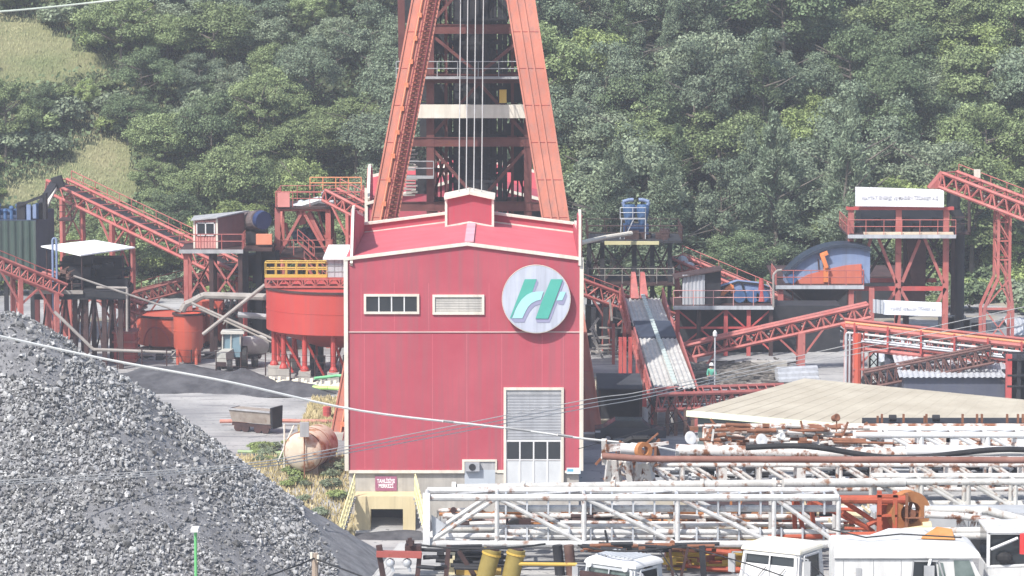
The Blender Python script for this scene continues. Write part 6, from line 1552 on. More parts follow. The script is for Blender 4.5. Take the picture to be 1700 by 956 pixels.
# red jib head inserted in the white boom
rj = T('jib_head', 'orange-red jib head with a rusty sheave wheel at the end of the white boom', 'crane jib', tuple(W(1440,895,122.4)))
for nm, ya, yb in (('top_chord',829,829),('bottom_chord',891,887)):
    for y in (122.35, 123.4): MB().tube(W(1275 if nm[0]=='b' else 1392,ya,y), W(1505 if nm[0]=='t' else 1480,yb,y), .15 if nm[0]=='t' else .11, 10).build(nm, RUSTR, rj, smooth=True)
mb = MB()
for (a, b, c, d) in ((1318,826,1320,890),(1322,828,1334,885),(1345,828,1350,868),(1335,826,1440,876),(1392,826,1480,885),(1400,850,1450,883),(1440,872,1484,850)): mb.tube(W(a,b,122.7), W(c,d,122.9), .085, 7)
mb.build_each('diagonal', RUSTR, rj)
mb = MB()
for a in (1456, 1482): mb.box(tuple(W(a,892,122.2)), tuple(W(a+7,820,122.4))); mb.box(tuple(W(a,886,123.4)), tuple(W(a+7,814,123.6)))
mb.box(tuple(W(1456,826,122.2)), tuple(W(1489,820,122.42))); mb.box(tuple(W(1456,892,122.2)), tuple(W(1489,886,122.42))); mb.box(tuple(W(1456,858,122.2)), tuple(W(1489,853,122.42)))
mb.box(tuple(W(1463,886,122.7)), tuple(W(1482,826,122.8))); mb.build('head_frame', RUSTR, rj)
c = W(1508,850,122.6); mb = MB(); mb.lathe(c, [(.38,-.2),(.74,-.2),(.66,-.09),(.66,.09),(.74,.2),(.38,.2),(.38,-.2)], 32, (.35,-.93,0)); mb.build('sheave_wheel', mat('rusty_orange_iron', (.33,.13,.05), .8, (.42,.19,.08), 2.2), rj, smooth=True)
mb = MB()
for k in range(5): a = k*2*math.pi/5; u = Vector((.93*math.cos(a),.35*math.cos(a),math.sin(a))); mb.bar(c, c+u*.5, .1)
mb.tube(c-Vector((.1,-.35,0)), c+Vector((.1,-.35,0)), .14, 10); mb.build('spoke', RUST, rj)
mb = MB(); mb.box(tuple(W(1503,896,122.1)), tuple(W(1507,818,122.3))); mb.box(tuple(W(1503,861,122.0)), tuple(W(1534,858,122.2))); mb.box(tuple(W(1488,892,122.5)), tuple(W(1510,840,123.2))); mb.build('dark_bracket', RUST, rj)
mb = MB(); mb.tube(W(1486,883,122), W(1532,877,122), .1, 8); mb.tube(W(1532,877,122), W(1546,876,122), .22, 12); mb.build('pin', mat('tan_cap', (.5,.42,.25), .6), rj)
# white pipe lying above
pw = MB(); pw.tube(W(757,811,125), W(1286,803,128), .16, 12); pw.tube(W(1300,802,128), W(1502,801,129), .17, 12); pw.tube(W(750,811,125), W(757,811,125), .24, 12)
for px in (868,1018,1165,1285,1305,1400): q = W(px,810-(px-757)*.014,125+3*(px-757)/530.); pw.tube(q-Vector((.06,0,0)), q+Vector((.06,0,0)), .21, 12)
pw.build('flanged_pipe', RUSTW2, None, smooth=True, label='long flanged white pipe lying just above the nearest boom', cat='pipe')
# second boom, rusty white
xs2 = [1012,1072,1134,1200,1262,1330,1396,1458,1520,1582,1644,1706,1768]
lattice('crane_boom', 'rust-speckled white lattice boom behind the brown pipe, second row from the front', xs2, 772, 812, 134, dep=1.6, rc=.085, rv=.07, rd=.065, m=RUSTW, first_up=False, extra=False, plates=True)
lattice('crane_boom', 'clean white lattice boom end entering from the right edge below the brown pipe', [1452,1530,1608,1686,1764], 800, 846, 129, dep=1.3, rc=.12, rv=.08, rd=.07, m=RUSTW2, first_up=False, extra=False)
lattice('crane_boom', 'very rusty white lattice boom in the third row below the beige roof', [1172,1250,1330,1410,1490,1570,1650,1730], 716, 738, 141, dep=1.4, rc=.11, rv=.07, rd=.06, m=mat('heavily_chipped_paint', (.66,.60,.54), .7, (.75,.7,.66), 1.6, rust=.85, rustc=(.24,.10,.055), rscale=2.2), first_up=False, extra=False, plates=True)
lattice('crane_boom', 'white lattice boom with grey plates right below the black beam', [1420,1475,1530,1585,1640,1695,1750], 722, 752, 139.5, dep=1.5, rc=.12, rv=.1, rd=.08, m=WHITE, first_up=False, extra=False, plates=True)
pipe('round_pipe', [W(1000,757,131.5), W(1072,762,131.5), W(1720,764,132.5)], .125, mat('brown_rusty_pipe', (.19,.085,.065), .7, (.28,.15,.12), 1.2), 'long brown rusty pipe lying level across the rows of booms', n=12)
pipe('round_pipe', [W(1122,747,137), W(1345,752,137), W(1502,752,137)], .23, RUSTW, 'thick white rust-edged tube between the brown pipe and the third boom', n=14)
pipe('round_pipe', [W(1505,748,136.5), W(1720,752,136.5)], .24, WHITE, 'thick clean white tube at the right edge above the brown pipe', n=14)
pipe('black_hose', [W(1238,743,136)]+[W(1238+k*20, 743-3*math.sin(k*.4) + (14*smooth((k-4)/9)) - 10*smooth((k-15)/8), 136) for k in range(1,25)], .11, RUBBER, 'thick black rubber hose drooping over the white tubes', 'hose', n=10)
# black beam with stakes
bb = T('stake_bed', 'flat black trailer bed with upright stakes along the right edge', 'trailer', (W(1580,705,143).x, 143, W(0,712,143).z))
MB().box(tuple(W(1443,711,143)), tuple(W(1760,703,146))).build('bed', BLACK, bb)
MB().box(tuple(W(1500,703,146.05)), tuple(W(1760,698,146.3))).build('rear_plank', RUST, bb)
for px in (1457,1464,1500,1535,1538,1598,1622,1630,1672,1690,1698): h_ = 12 if px % 2 else 15; MB().box(tuple(W(px-1.6,702,144)), tuple(W(px+1.6,702-h_,144.1))).build('stake', RUST, bb)
for px in (1482,1554): MB().tube(W(px-6,694,144.5), W(px+6,694,144.5), .14, 10).build('lamp', BLACK, bb)
MB().box(tuple(W(1460,760,145)), tuple(W(1760,712,145.5))).build('dark_side', DARK, bb)
for px in (1500, 1600, 1700): MB().tube(tuple(Vector((W(px,760,145).x,145,TG+.5))), tuple(Vector((W(px,760,145).x,145.3,TG+.5))), .5, 16).build('wheel', RUBBER, bb)
# carrier bodies of the parked rigs behind the booms
for (px0, px1, py, Y, m, lab) in ((1120,1380,790,139,mat('slate_rig_body',(.10,.115,.14),.6,(.14,.155,.18),1,rust=.2),'slate grey rig carrier body under the rusty third boom'),
    (1400,1760,778,140,NAVY,'dark slate blue rig carrier body at the right below the brown pipe'),(1150,1400,846,130,DARK,'dark brown rig carrier behind the middle of the nearest boom'),(1450,1760,852,124.8,mat('pale_rig_body',(.36,.37,.38),.6,(.45,.46,.47),1,rust=.2),'pale grey rig carrier right of the rusty sheave wheel'),(760,1100,868,127,mat('pinkish_rig_body',(.30,.2,.17),.7,(.42,.33,.3),1.5,rust=.5),'low pinkish rusty carrier behind the left half of the nearest boom')):
    a, b = W(px0,py,Y), W(px1,py,Y); t = T('rig_carrier', lab, 'truck', ((a.x+b.x)/2, Y, TG)); hh = a.z
    MB().box((a.x,Y,TG+.7),(b.x,Y+1.8,hh)).build('body', m, t)
    MB().box((a.x-.1,Y+.1,TG+.45),(b.x+.1,Y+1.7,TG+.699)).build('chassis', BLACK, t)
    n = int((b.x-a.x)/1.4)
    for k in range(n): x = a.x+.7+k*1.4; MB().tube((x,Y-.05,TG+.5),(x,Y+.35,TG+.5), .5, 18).build('wheel', RUBBER, t)
    for k in range(n+1): x = a.x+.1+(b.x-a.x-.2)*k/max(1,n); MB().box((x-.05,Y-.05,TG+.75),(x+.05,Y-.004,hh+.05)).build('body_rib', GREY, t)
# work lamps
for k, (px, py, lab) in enumerate(((1146,727,'round silver work lamp left end of the rusty booms'),(1264,731,'round silver work lamp on a bracket in the middle of the rusty booms'),(1389,693,'small rusty work lamp standing before the beige roof'),(1298,724,'small white work lamp beside the middle bracket'))):
    l = T('work_lamp', lab, 'lamp', tuple(W(px,py+9,137.5))); c = W(px,py,137.5)
    MB().lathe(c, [(0,-.22),(.12,-.2),(.24 if k < 2 else .14,-.02),(.26 if k < 2 else .15,.03),(.22 if k < 2 else .12,.04),(0,.0)], 16, (.5,-.8,.3)).build('reflector', WHITE if k != 2 else RUST, l, smooth=True)
    MB().bar(c-Vector((0,0,.12)), c-Vector((0,-.05,.55)), .05).build('bracket', RUST, l)
# rusty left end of the second row
le = T('rusty_winch_frame', 'heap of rusty brackets and rings at the left end of the second row of booms', 'machine frame', tuple(W(1040,800,132)))
mb = MB()
for (a, b, c, d, w_) in ((1004,742,1032,742,.22),(1000,757,1024,757,.2),(1012,762,1008,800,.2),(1020,762,1026,800,.26),(1032,765,1014,800,.16),(1042,765,1048,800,.24),(1062,768,1055,800,.2),(1074,766,1080,800,.3),(1086,766,1060,802,.12),(1005,748,1110,735,.12),(1003,730,1004,770,.2)):
    mb.bar(W(a,b,132.5), W(c,d,132.8), w_)
mb.build_each('bracket', RUSTW, le); random.seed(9); mb = MB()
for k in range(36): a = W(random.uniform(1002,1100), random.uniform(736,800), 133+random.random()); mb.bar(a, a+Vector((random.uniform(-.7,.7),0,random.uniform(-.6,.6))), random.uniform(.05,.16))
mb.build_each('linkage', RUST, le)
c = W(1068,748,131.8); MB().lathe(c, [(.16,-.12),(.32,-.12),(.32,.12),(.16,.12),(.16,-.12)], 20, (.5,-.85,.1)).build('ring', mat('rusty_orange_iron', (.33,.13,.05)), le, smooth=True)
MB().tube(W(1030,744,132), W(1056,746,132), .2, 12).build('cylinder', WHITE, le, smooth=True)
mb = MB(); mb.path([W(1035,735,134),W(1050,728,134),W(1075,728,134),W(1092,737,134)], .12, 8); mb.build('hose', RUBBER, le)
# clutter of rig machinery between the rows (engines, tanks, braces)
random.seed(77)
def clutter(name, label, px0, px1, py0, py1, Y, mats, n, cat='machinery', smin=.1, smax=.4):
    r = T(name, label, cat, (W((px0+px1)/2,py1,Y).x, Y, W(0,py1,Y).z-.2))
    for mi, (nm, m) in enumerate(mats):
        mb = MB()
        for k in range(n):
            c = W(random.uniform(px0,px1), random.uniform(py0,py1), Y+random.uniform(-.6,.8)); s = random.uniform(smin,smax); t = random.random()
            if t < .22: s *= .6; mb.box((c.x-s,c.y-s*.5,c.z-s*.5),(c.x+s,c.y+s*.5,c.z+s*.4))
            elif t < .72: mb.tube(c, c+Vector((random.uniform(.5,1.8),random.uniform(-.1,.1),random.uniform(-.06,.06))), s*.2+.03, 8)
            elif t < .85: mb.tube(c, c+Vector((0,.12,0)), s*.6, 14)
            else: mb.bar(c, c+Vector((random.uniform(-.4,.4),0,random.uniform(-.7,.7))), .08)
        mb.build_each(nm[:-1], m, r)
    return r
clutter('rig_machinery', 'white and rusty machinery seen between the second boom and the brown pipe', 1090, 1700, 776, 805, 136.8, (('white_parts', WHITE), ('grey_parts', GALV), ('dark_parts', BLACK)), 80)
clutter('rig_machinery', 'rusty and white fittings on top of the third row of booms', 1150, 1440, 704, 742, 139.8, (('rusty_parts', RUST), ('white_parts', RUSTW)), 46, smax=.3)
clutter('rig_machinery', 'rusty pipes and brown machinery lying inside the nearest boom', 720, 1300, 846, 884, 125.5, (('rusty_parts', mat('rusty_orange_iron', (.33,.13,.05))), ('cream_parts', RUSTW), ('dark_parts', DARK)), 50, smax=.35)
clutter('rig_machinery', 'pale yellow and rusty machinery behind the orange-red jib', 1290, 1470, 838, 884, 126, (('cream_parts', mat('old_cream', (.52,.44,.28), .7, (.6,.53,.38), 1.5, rust=.3)), ('red_parts', RUSTR), ('white_parts', WHITE)), 24, smax=.4)
clutter('hose_bundle', 'tangled black hoses and couplings hanging below the nearest boom', 690, 800, 907, 945, 121.2, (('couplings', BLACK), ('rusty_parts', BLACK)), 13, cat='hoses', smax=.26)
clutter('hose_bundle', 'dark linkages and wires under the middle of the nearest boom', 960, 1180, 902, 914, 121.5, (('linkages', BLACK), ('rusty_parts', RUST)), 30, cat='hoses', smax=.22)
clutter('rig_machinery', 'chipped red and yellow bodywork between the two old cabs', 1105, 1228, 905, 950, 122.5, (('yellow_parts', YEL), ('red_parts', RUSTR)), 18, smax=.4)
for (nm, lab, a, b, c, d, rr, mm, Y) in (
    ('round_pipe','cream rusted pipe lying through the middle of the nearest boom',735,856,1340,858,.10,RUSTW,125.2),
    ('round_pipe','second cream pipe lying just under the first inside the nearest boom',930,868,1400,872,.09,RUSTW,124.6),
    ('round_pipe','white rust-spotted pipe low inside the nearest boom at its left',745,878,1240,874,.13,RUSTW2,124.4),
    ('round_pipe','upper cream tube right of the rusty sheave wheel',1535,846,1640,848,.14,RUSTW2,120.5),
    ('round_pipe','cream tube sloping down to the right edge from the upper tube',1640,848,1760,880,.15,RUSTW2,120.5),
    ('round_pipe','lower cream tube right of the rusty sheave wheel',1535,854,1600,857,.12,RUSTW,120),
    ('round_pipe','rusty cream tube sloping down to the right edge from the lower tube',1600,857,1760,884,.12,RUSTW,120),
    ('round_pipe','long white tube above the roof of the big white cab',1500,883,1760,880,.14,RUSTW2,119),
    ('round_pipe','white tube just under the long one above the big white cab',1450,892,1760,888,.11,RUSTW2,118.5)):
    pipe(nm, [W(a,b,Y), W(c,d,Y)], rr, mm, lab, n=12)
mb = MB()
for (a, b, c, d) in ((1592,858,1592,884),(1594,860,1604,884),(1620,850,1612,884),(1626,850,1626,880)): mb.tube(W(a,b,120.2), W(c,d,120.2), .09, 8)
tsr = T('tube_struts', 'group of short cream struts between the tubes right of the sheave wheel', 'struts', tuple(W(1605,884,120.2))); mb.build_each('strut', RUSTW, tsr)
# outrigger at far left end
og = T('outrigger_frame', 'rusty dark outrigger frame projecting left from below the white boom', 'outrigger', (W(660,956,121).x, 121, TG))
mb = MB(); mb.bar(W(625,919,121), W(700,921,121), .28, .2); mb.build('red_beam', mat('dull_red_beam', (.28,.07,.06), .7, rust=.4), og)
for (a, b, c, d, w_) in ((629,905,632,922,.2),(630,922,641,985,.18),(680,893,682,906,.14),(697,918,690,985,.16),(745,905,738,985,.16),(762,915,800,975,.15)):
    MB().bar(W(a,b,121.1), W(c,d,121.1), w_).build('strut', DARK, og)
mb = MB(); mb.box(tuple(W(672,916,121.2)), tuple(W(700,902,121.8))); mb.box(tuple(W(674,903,121.4)), tuple(W(688,896,121.6))); mb.build('valve_block', DARK, og)
for px in (648, 676): c = W(px,934,121); MB().ball(c, .16, 10).tube(c, c+Vector((.1,0,-.3)), .06, 6).build('white_coupling', GALV, og, smooth=True)
hc = []
for k, (a, b, c, d, lab) in enumerate(((818,912,798,985,'left of two thick yellow hydraulic cylinders under the white boom'),(858,912,842,985,'right of two thick yellow hydraulic cylinders under the white boom'))):
    r = T('hydraulic_cylinder', lab, 'hydraulic cylinder', (W(c,d,120).x, 120, TG)); p, q = W(a,b,120.2), W(c,d,120.2)
    MB().tube(p, q, .3, 18).build('barrel', mat('olive_yellow', (.20,.15,.035), .6, (.30,.235,.08), 1.5, rust=.1), r, smooth=True); MB().tube(p+(p-q)*.03, p, .22, 14).build('cap', DARK, r); MB().tube(p.lerp(q,.08), p.lerp(q,.12), .33, 18).build('collar', YEL, r)
for px, lab in ((925,'left of two short dark posts under the white boom'),(944,'right of two short dark posts under the white boom')):
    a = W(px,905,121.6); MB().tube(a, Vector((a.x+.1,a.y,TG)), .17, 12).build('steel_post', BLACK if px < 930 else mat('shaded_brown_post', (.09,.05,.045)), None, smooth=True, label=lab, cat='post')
ob = T('engine_housing', 'orange-yellow machine housing with a black lid under the left end of the boom', 'machine', (W(780,960,122).x, 122, TG)); 
MB().box((W(757,940,121.6).x,121.6,TG),(W(832,940,121.6).x,123.4,W(0,937,121.6).z)).build('housing', mat('ochre_housing', (.50,.31,.07), .6, (.56,.38,.12), 1.3, rust=.15), ob)
MB().box((W(752,940,121.5).x,121.5,W(0,937,121.5).z),(W(836,940,121.5).x,123.5,W(0,931,121.5).z)).build('lid', BLACK, ob)
MB().box((W(744,940,121.7).x,121.7,TG),(W(755,940,121.7).x,123,W(0,925,121.7).z)).build('cream_panel', mat('cream_panel', (.6,.54,.36), .6), ob)
pipe('yellow_rod', [W(860,936,120), W(958,937,120)], .06, YEL, 'thin yellow rod left of the ribbed white cab', 'rod')
# truck cabs
def tcab(name, label, px, ytop, Y, wid, dep, hgt, rot, m, glass, roofm=None, rustroof=None, ribs=0, hood=False):
    o = W(px, ytop, Y); zt = o.z; zb_ = TG+.55
    r = T(name, label, 'truck', (o.x, Y, TG))
    M = Matrix.Translation(Vector((o.x, Y, 0))) @ Matrix.Rotation(R(rot), 4, 'Z')
    def B(): b = MB(); b.M = M; return b
    a, d = wid/2, dep/2; zr = zt-.26; zw0 = zt-1.18; zw1 = zt-.38
    b = B(); b.hexa([(-a,-d,zb_),(a,-d,zb_),(a,d,zb_),(-a,d,zb_),(-a,-d,zw0),(a,-d,zw0),(a,d,zw0),(-a,d,zw0)])
    b.hexa([(-a,-d,zw0+.002),(a,-d,zw0+.002),(a,d,zw0+.002),(-a,d,zw0+.002),(-a+.06,-d+.2,zr),(a-.06,-d+.2,zr),(a-.06,d-.05,zr),(-a+.06,d-.05,zr)]); b.build('cab_body', m, r)
    b = B(); n = 6
    for k in range(n):   # rounded roof
        t0, t1 = k/n, (k+1)/n; h0, h1 = math.sin(t0*math.pi/2), math.sin(t1*math.pi/2); i0, i1 = .4*(1-math.cos(t0*math.pi/2)), .4*(1-math.cos(t1*math.pi/2))
        b.hexa([(-a+i0,-d+.12+i0,zr+.26*h0),(a-i0,-d+.12+i0,zr+.26*h0),(a-i0,d-i0,zr+.26*h0),(-a+i0,d-i0,zr+.26*h0),(-a+i1,-d+.12+i1,zr+.26*h1),(a-i1,-d+.12+i1,zr+.26*h1),(a-i1,d-i1,zr+.26*h1),(-a+i1,d-i1,zr+.26*h1)])
    rf = b.build('cab_roof', roofm or m, r, smooth=True)
    if ribs:
        b = B()
        for k in range(ribs): x = -a+.35+(wid-.7)*k/(ribs-1); b.tube((x,-d+.35,zt-.02),(x,d-.3,zt-.02), .07, 8)
        b.build('roof_rib', m, rf)
    b = B(); b.hexa([(-a+.14,-d+.03,zw0+.04),(a-.14,-d+.03,zw0+.04),(a-.14,-d+.06,zw0+.04),(-a+.14,-d+.06,zw0+.04),(-a+.2,-d+.16,zw1),(a-.2,-d+.16,zw1),(a-.2,-d+.2,zw1),(-a+.2,-d+.2,zw1)])
    b.M = M @ Matrix.Translation((0,-.06,0)); b.build('windscreen', glass, r)
    b = B()
    for s in (-1, 1): b.bar((s*(a-.1),-d-.04,zw0),(s*(a-.16),-d+.12,zw1+.05), .09)
    b.bar((-a+.1,-d-.04,zw0),(a-.1,-d-.04,zw0), .07); b.bar((-a+.15,-d+.11,zw1+.04),(a-.15,-d+.11,zw1+.04), .07); b.bar((0,-d-.05,zw0),(0,-d+.1,zw1), .04); b.build('windscreen_frame', m, r)
    for s in (-1, 1):
        b = B(); b.prism([(s*(a-.02),-d+.3,zw0+.06),(s*(a-.02),d-.35,zw0+.06),(s*(a-.04),d-.4,zw1),(s*(a-.04),-d+.42,zw1)], (s*.035,0,0)); b.build('side_window', glass, r)
        b = B(); q = [(s*(a+.02),-d+.28,zw0+.04),(s*(a+.02),d-.33,zw0+.04),(s*(a),d-.38,zw1+.03),(s*(a),-d+.4,zw1+.03)]
        for p1, p2 in zip(q, q[1:]+q[:1]): b.bar(p1, p2, .06)
        dr2 = b.build('door_frame', m, r)
        b = B(); b.tube((s*(a+.3),-d+.1,zw0+.1),(s*(a+.3),-d+.1,zw1), .03, 6); b.box((s*(a+.3)-.12,-d+.02,zw0+.15),(s*(a+.3)+.12,-d+.08,zw1-.05)); b.bar((s*a,-d+.2,zw1),(s*(a+.3),-d+.1,zw1), .035); b.bar((s*a,-d+.2,zw0),(s*(a+.3),-d+.1,zw0+.1), .035); b.build('mirror', GREY, r)
    for s in (-1, 1):
        b = B(); b.tube((s*(a-.3),0,TG+.5),(s*(a+.02),0,TG+.5), .5, 20); b.build('wheel', RUBBER, r)
    b = B(); b.bar((-.45,-d-.08,zw0+.02),(-.1,-d+.02,zw0+.45), .025); b.bar((.25,-d-.08,zw0+.02),(.6,-d+.02,zw0+.45), .025); b.build_each('wiper', RUBBER, r)
    b = B(); b.box((-a+.1,-d-.02,zw0-.42),(a-.1,-d-.004,zw0-.38)); b.box((-a+.1,-d-.02,zw0-.75),(a-.1,-d-.004,zw0-.72)); b.build_each('panel_seam', GREY, r)
    b = B(); b.box((-a,-d-.12,zb_-.1),(a,-d-.02,zb_+.2)); b.build('bumper', DARK, r)
    for s in (-.7, .7): b = B(); b.tube((s*a,-d-.05,zb_+.45),(s*a,-d-.01,zb_+.45), .11, 14); b.build('headlight', WHITE, r)
    return r
GRW = mat('grey_white_cab', (.42,.44,.46), .6, (.5,.52,.54), 1.2, rust=.12)
tcab('truck', 'old grey-white truck with a ribbed roof under the middle of the white boom', 1034, 921, 118.5, 2.1, 1.7, 2.3, -38, GRW, GLASSL, roofm=WHITE, ribs=9)
tcab('truck', 'old white truck with a rounded yellow-stained roof left of the big white cab', 1298, 897, 116.5, 2.15, 1.8, 2.5, -32, WHITE, GLASS, roofm=mat('yellow_stained_white', (.72,.66,.50), .6, (.78,.75,.68), 1.2, rust=.25, rustc=(.5,.33,.1), rscale=1.5), ribs=0)
# big white long cab, side on
Yc3 = 112.; x0 = W(1386,940,Yc3).x; x1 = W(1634,940,Yc3).x; ztp = W(0,903,Yc3).z
bt = T('truck', 'big white long-cab truck with an orange-stained roof and silver mirror, bottom right', 'truck', ((x0+x1)/2, Yc3, TG))
def xq(px): return W(px,940,Yc3).x
def zq3(py): return W(0,py,Yc3).z
BW = mat('bright_truck_white', (.56,.56,.55), .5, (.68,.68,.67), 1.6, rust=.22, streak=.3, rustc=(.4,.33,.26))
MB().prism([(xq(1386),Yc3,TG+.6),(xq(1634),Yc3,TG+.6),(xq(1634),Yc3,zq3(968)),(xq(1612),Yc3,zq3(926)),(xq(1386),Yc3,zq3(926))], (0,2.1,0)).build('cab_body', BW, bt)
mb = MB(); n = 7
for k in range(n):
    t0, t1 = k/n, (k+1)/n; f0 = math.cos(t0*math.pi/2); f1 = math.cos(t1*math.pi/2)
    def ring(t, f): y_ = zq3(926)+(zq3(904)-zq3(926))*math.sin(t*math.pi/2); e = .45*(1-f); return [(xq(1384)+e*.3,Yc3-.08+e,y_),(xq(1628)-e*1.6,Yc3-.08+e,y_),(xq(1628)-e*1.6,Yc3+2.18-e,y_),(xq(1384)+e*.3,Yc3+2.18-e,y_)]
    mb.hexa(ring(t0, f0)+ring(t1, f1))
rf = mb.build('cab_roof', BW, bt, smooth=True)
mb = MB(); mb.hexa([(xq(1534),Yc3+.9,ztp+.0),(xq(1590),Yc3+.7,ztp+.0),(xq(1594),Yc3+1.7,ztp),(xq(1560),Yc3+1.9,ztp),(xq(1536),Yc3+1,ztp+.06),(xq(1588),Yc3+.8,ztp+.08),(xq(1590),Yc3+1.6,ztp+.2),(xq(1566),Yc3+1.8,ztp+.24)]); mb.build('rust_patch_hatch', mat('orange_rust_sheet', (.48,.2,.06), .8, (.55,.27,.1), 2), rf)
MB().prism([(xq(1511),Yc3-.012,zq3(985)),(xq(1560),Yc3-.012,zq3(985)),(xq(1553),Yc3-.012,zq3(932)),(xq(1515),Yc3-.012,zq3(932))], (0,-.012,0)).build('door_window', GLASS, bt)
MB().prism([(xq(1562),Yc3-.012,zq3(985)),(xq(1577),Yc3-.012,zq3(985)),(xq(1565),Yc3-.012,zq3(934)),(xq(1557),Yc3-.012,zq3(934))], (0,-.012,0)).build('quarter_window', GLASSL, bt)
MB().prism([(xq(1588),Yc3-.012,zq3(985)),(xq(1630),Yc3-.012,zq3(985)),(xq(1609),Yc3-.012,zq3(930)),(xq(1583),Yc3-.012,zq3(930))], (0,-.012,0)).build('windscreen', GLASSL, bt)
mb = MB(); mb.bar((xq(1512),Yc3-.03,zq3(985)),(xq(1516),Yc3-.03,zq3(931)), .05); mb.bar((xq(1516),Yc3-.03,zq3(931)),(xq(1558),Yc3-.03,zq3(931)), .05); mb.bar((xq(1558),Yc3-.03,zq3(931)),(xq(1575),Yc3-.03,zq3(985)), .05); mb.build('door_frame', GREY, bt)
mb = MB(); mb.box((xq(1532),Yc3-.4,zq3(985)),(xq(1549),Yc3-.3,zq3(936))); mr_ = mb.build('mirror', GREY, bt); mb = MB(); mb.bar((xq(1540),Yc3-.35,zq3(936)),(xq(1545),Yc3,zq3(928)), .08); mb.build('mirror_arm', WHITE, mr_)
for px in (1400, 1450, 1496): MB().box((xq(px)-.01,Yc3-.012,TG+.7),(xq(px)+.012,Yc3-.003,zq3(930))).build('panel_seam', GREY, bt)
MB().box((xq(1421),Yc3-.03,zq3(985)),(xq(1430),Yc3-.005,zq3(943))).build('side_vent', GREY, bt)
MB().box((xq(1386),Yc3-.03,zq3(929)),(xq(1576),Yc3-.004,zq3(927))).build('drip_rail', GREY, bt)
for px in (1440, 1590): MB().tube((xq(px),Yc3-.05,TG+.5),(xq(px),Yc3+.3,TG+.5), .5, 20).build('wheel', RUBBER, bt)
MB().prism([(xq(1455),Yc3+3.4,zq3(902)-.62),(xq(1592),Yc3+3.4,zq3(902)-.62),(xq(1560),Yc3+3.4,zq3(884)-.66),(xq(1500),Yc3+3.4,zq3(884)-.66)], (0,1.2,0)).build('sleeper_roof', BW, bt)
MB().box((xq(1455),Yc3+3.3,TG+.5),(xq(1595),Yc3+4.8,zq3(902)-.622)).build('rear_body', WHITE, bt)
mb = MB(); mb.path([W(1700+0*0,0,1) if False else Vector((xq(1380),Yc3+1,ztp+.3)), Vector((xq(1440),Yc3+.5,ztp+.12)), Vector((xq(1500),Yc3+.9,ztp+.16)), Vector((xq(1600),Yc3+.6,ztp+.1))], .025, 5)
mb.build('roof_cable', RUBBER, bt)
# dark glazed cab at the right edge
dc = T('crane_cabin', 'dark glazed crane cabin with white corner posts at the bottom right edge', 'cabin', (W(1680,950,114).x, 114, TG))
a, b = W(1640,950,114).x, W(1760,950,114).x; z1_ = W(0,884,114).z; zm_ = W(0,941,114).z
MB().box((a,114.05,zm_),(b,116,z1_)).build('glazing', GLASS, dc); MB().box((a-.02,113.95,TG),(b,116.1,zm_-.002)).build('lower_panel', BW, dc)
mb = MB(); mb.bar((a,113.98,zm_),(a,113.98,z1_), .1); mb.bar((a,113.98,z1_),(b,113.98,z1_), .1); mb.bar((a,113.97,zm_+.02),(b,113.97,zm_+.1), .07); mb.tube(W(1645,912,113.8), W(1690,893,113.8), .05, 6); mb.build('frame', WHITE, dc)
MB().box((a-.05,113.9,z1_+.003),(b,116.1,z1_+.07)).build('roof', BW, dc)
mb = MB(); mb.ball(W(1668,926,113.9), .2, 10, (1.3,.5,1)); mb.build('black_bag', RUBBER, dc)
MB().lathe(W(1699,902,113.3), [(0,-.35),(.12,-.33),(.12,.3),(0,.33)], 12).build('fire_extinguisher', mat('extinguisher_red', (.5,.04,.04), .4), None, label='red cylinder hanging at the right edge of the picture', cat='fire extinguisher')
tbd = T('red_truck', 'chipped dark red truck body with a yellow strip between the two old cabs', 'truck', (W(1166,960,123).x, 123, TG)); MB().box((W(1106,960,123).x,123,TG),(W(1226,960,123).x,124.5,W(0,922,123).z)).build('truck_body', mat('chipped_red_body', (.30,.06,.06), .65, (.42,.22,.2), 3.0, rust=.2), tbd)
MB().box((W(1176,915,123).x,123.2,W(0,921,123).z),(W(1290,915,123).x,124.2,W(0,906,123).z)).build('tool_box', mat('stained_yellow', (.50,.35,.1), .7, (.56,.44,.2), 2, rust=.4), None, label='long rust-stained yellow box below the middle of the white boom', cat='box')
ybs = MB().box((W(1108,935,122.8).x,122.9,W(0,938,122.9).z),(W(1222,935,122.8).x,122.99,W(0,934,122.9).z)).build('yellow_strip', YEL, tbd)
for k, (a, b, c, d) in enumerate(((1165,905,1170,985),(1143,905,1130,960),(1112,912,1120,985))):
    MB().bar(W(a,b,121), W(c,d,121), .2 if k == 0 else .09).build('steel_post', BLACK if k == 0 else DARK, None, label=('thick black post in front of the chipped red truck body','thin pale strut leaning beside the thick black post','thin dark post just right of the ribbed white cab')[k], cat='post')
for k, (a, b, c, d, e, f, lab) in enumerate(((700,905,800,918,905,903,'black hose sagging under the left end of the white boom'),(960,905,1040,925,1130,905,'black hose sagging over the ribbed white cab'),(1130,905,1230,930,1310,960,'thin black cable falling across the cab with the stained roof'),(1290,905,1350,930,1395,985,'thin black cable falling between the two white cabs'),(1485,893,1450,930,1385,990,'thin black cable falling across the big white cab'),(1090,905,1110,940,1150,985,'dark cable hanging beside the ribbed white cab'))):
    P_ = [W(a,b,119.5).lerp(W(c,d,116), t).lerp(W(c,d,116).lerp(W(e,f,112.5 if k > 1 and k != 5 else 118), t), t) for t in [j/10 for j in range(11)]]
    MB().path(P_, .035 if k < 2 else .022, 6).build('black_cable', RUBBER, None, smooth=True, label=lab, cat='cable')
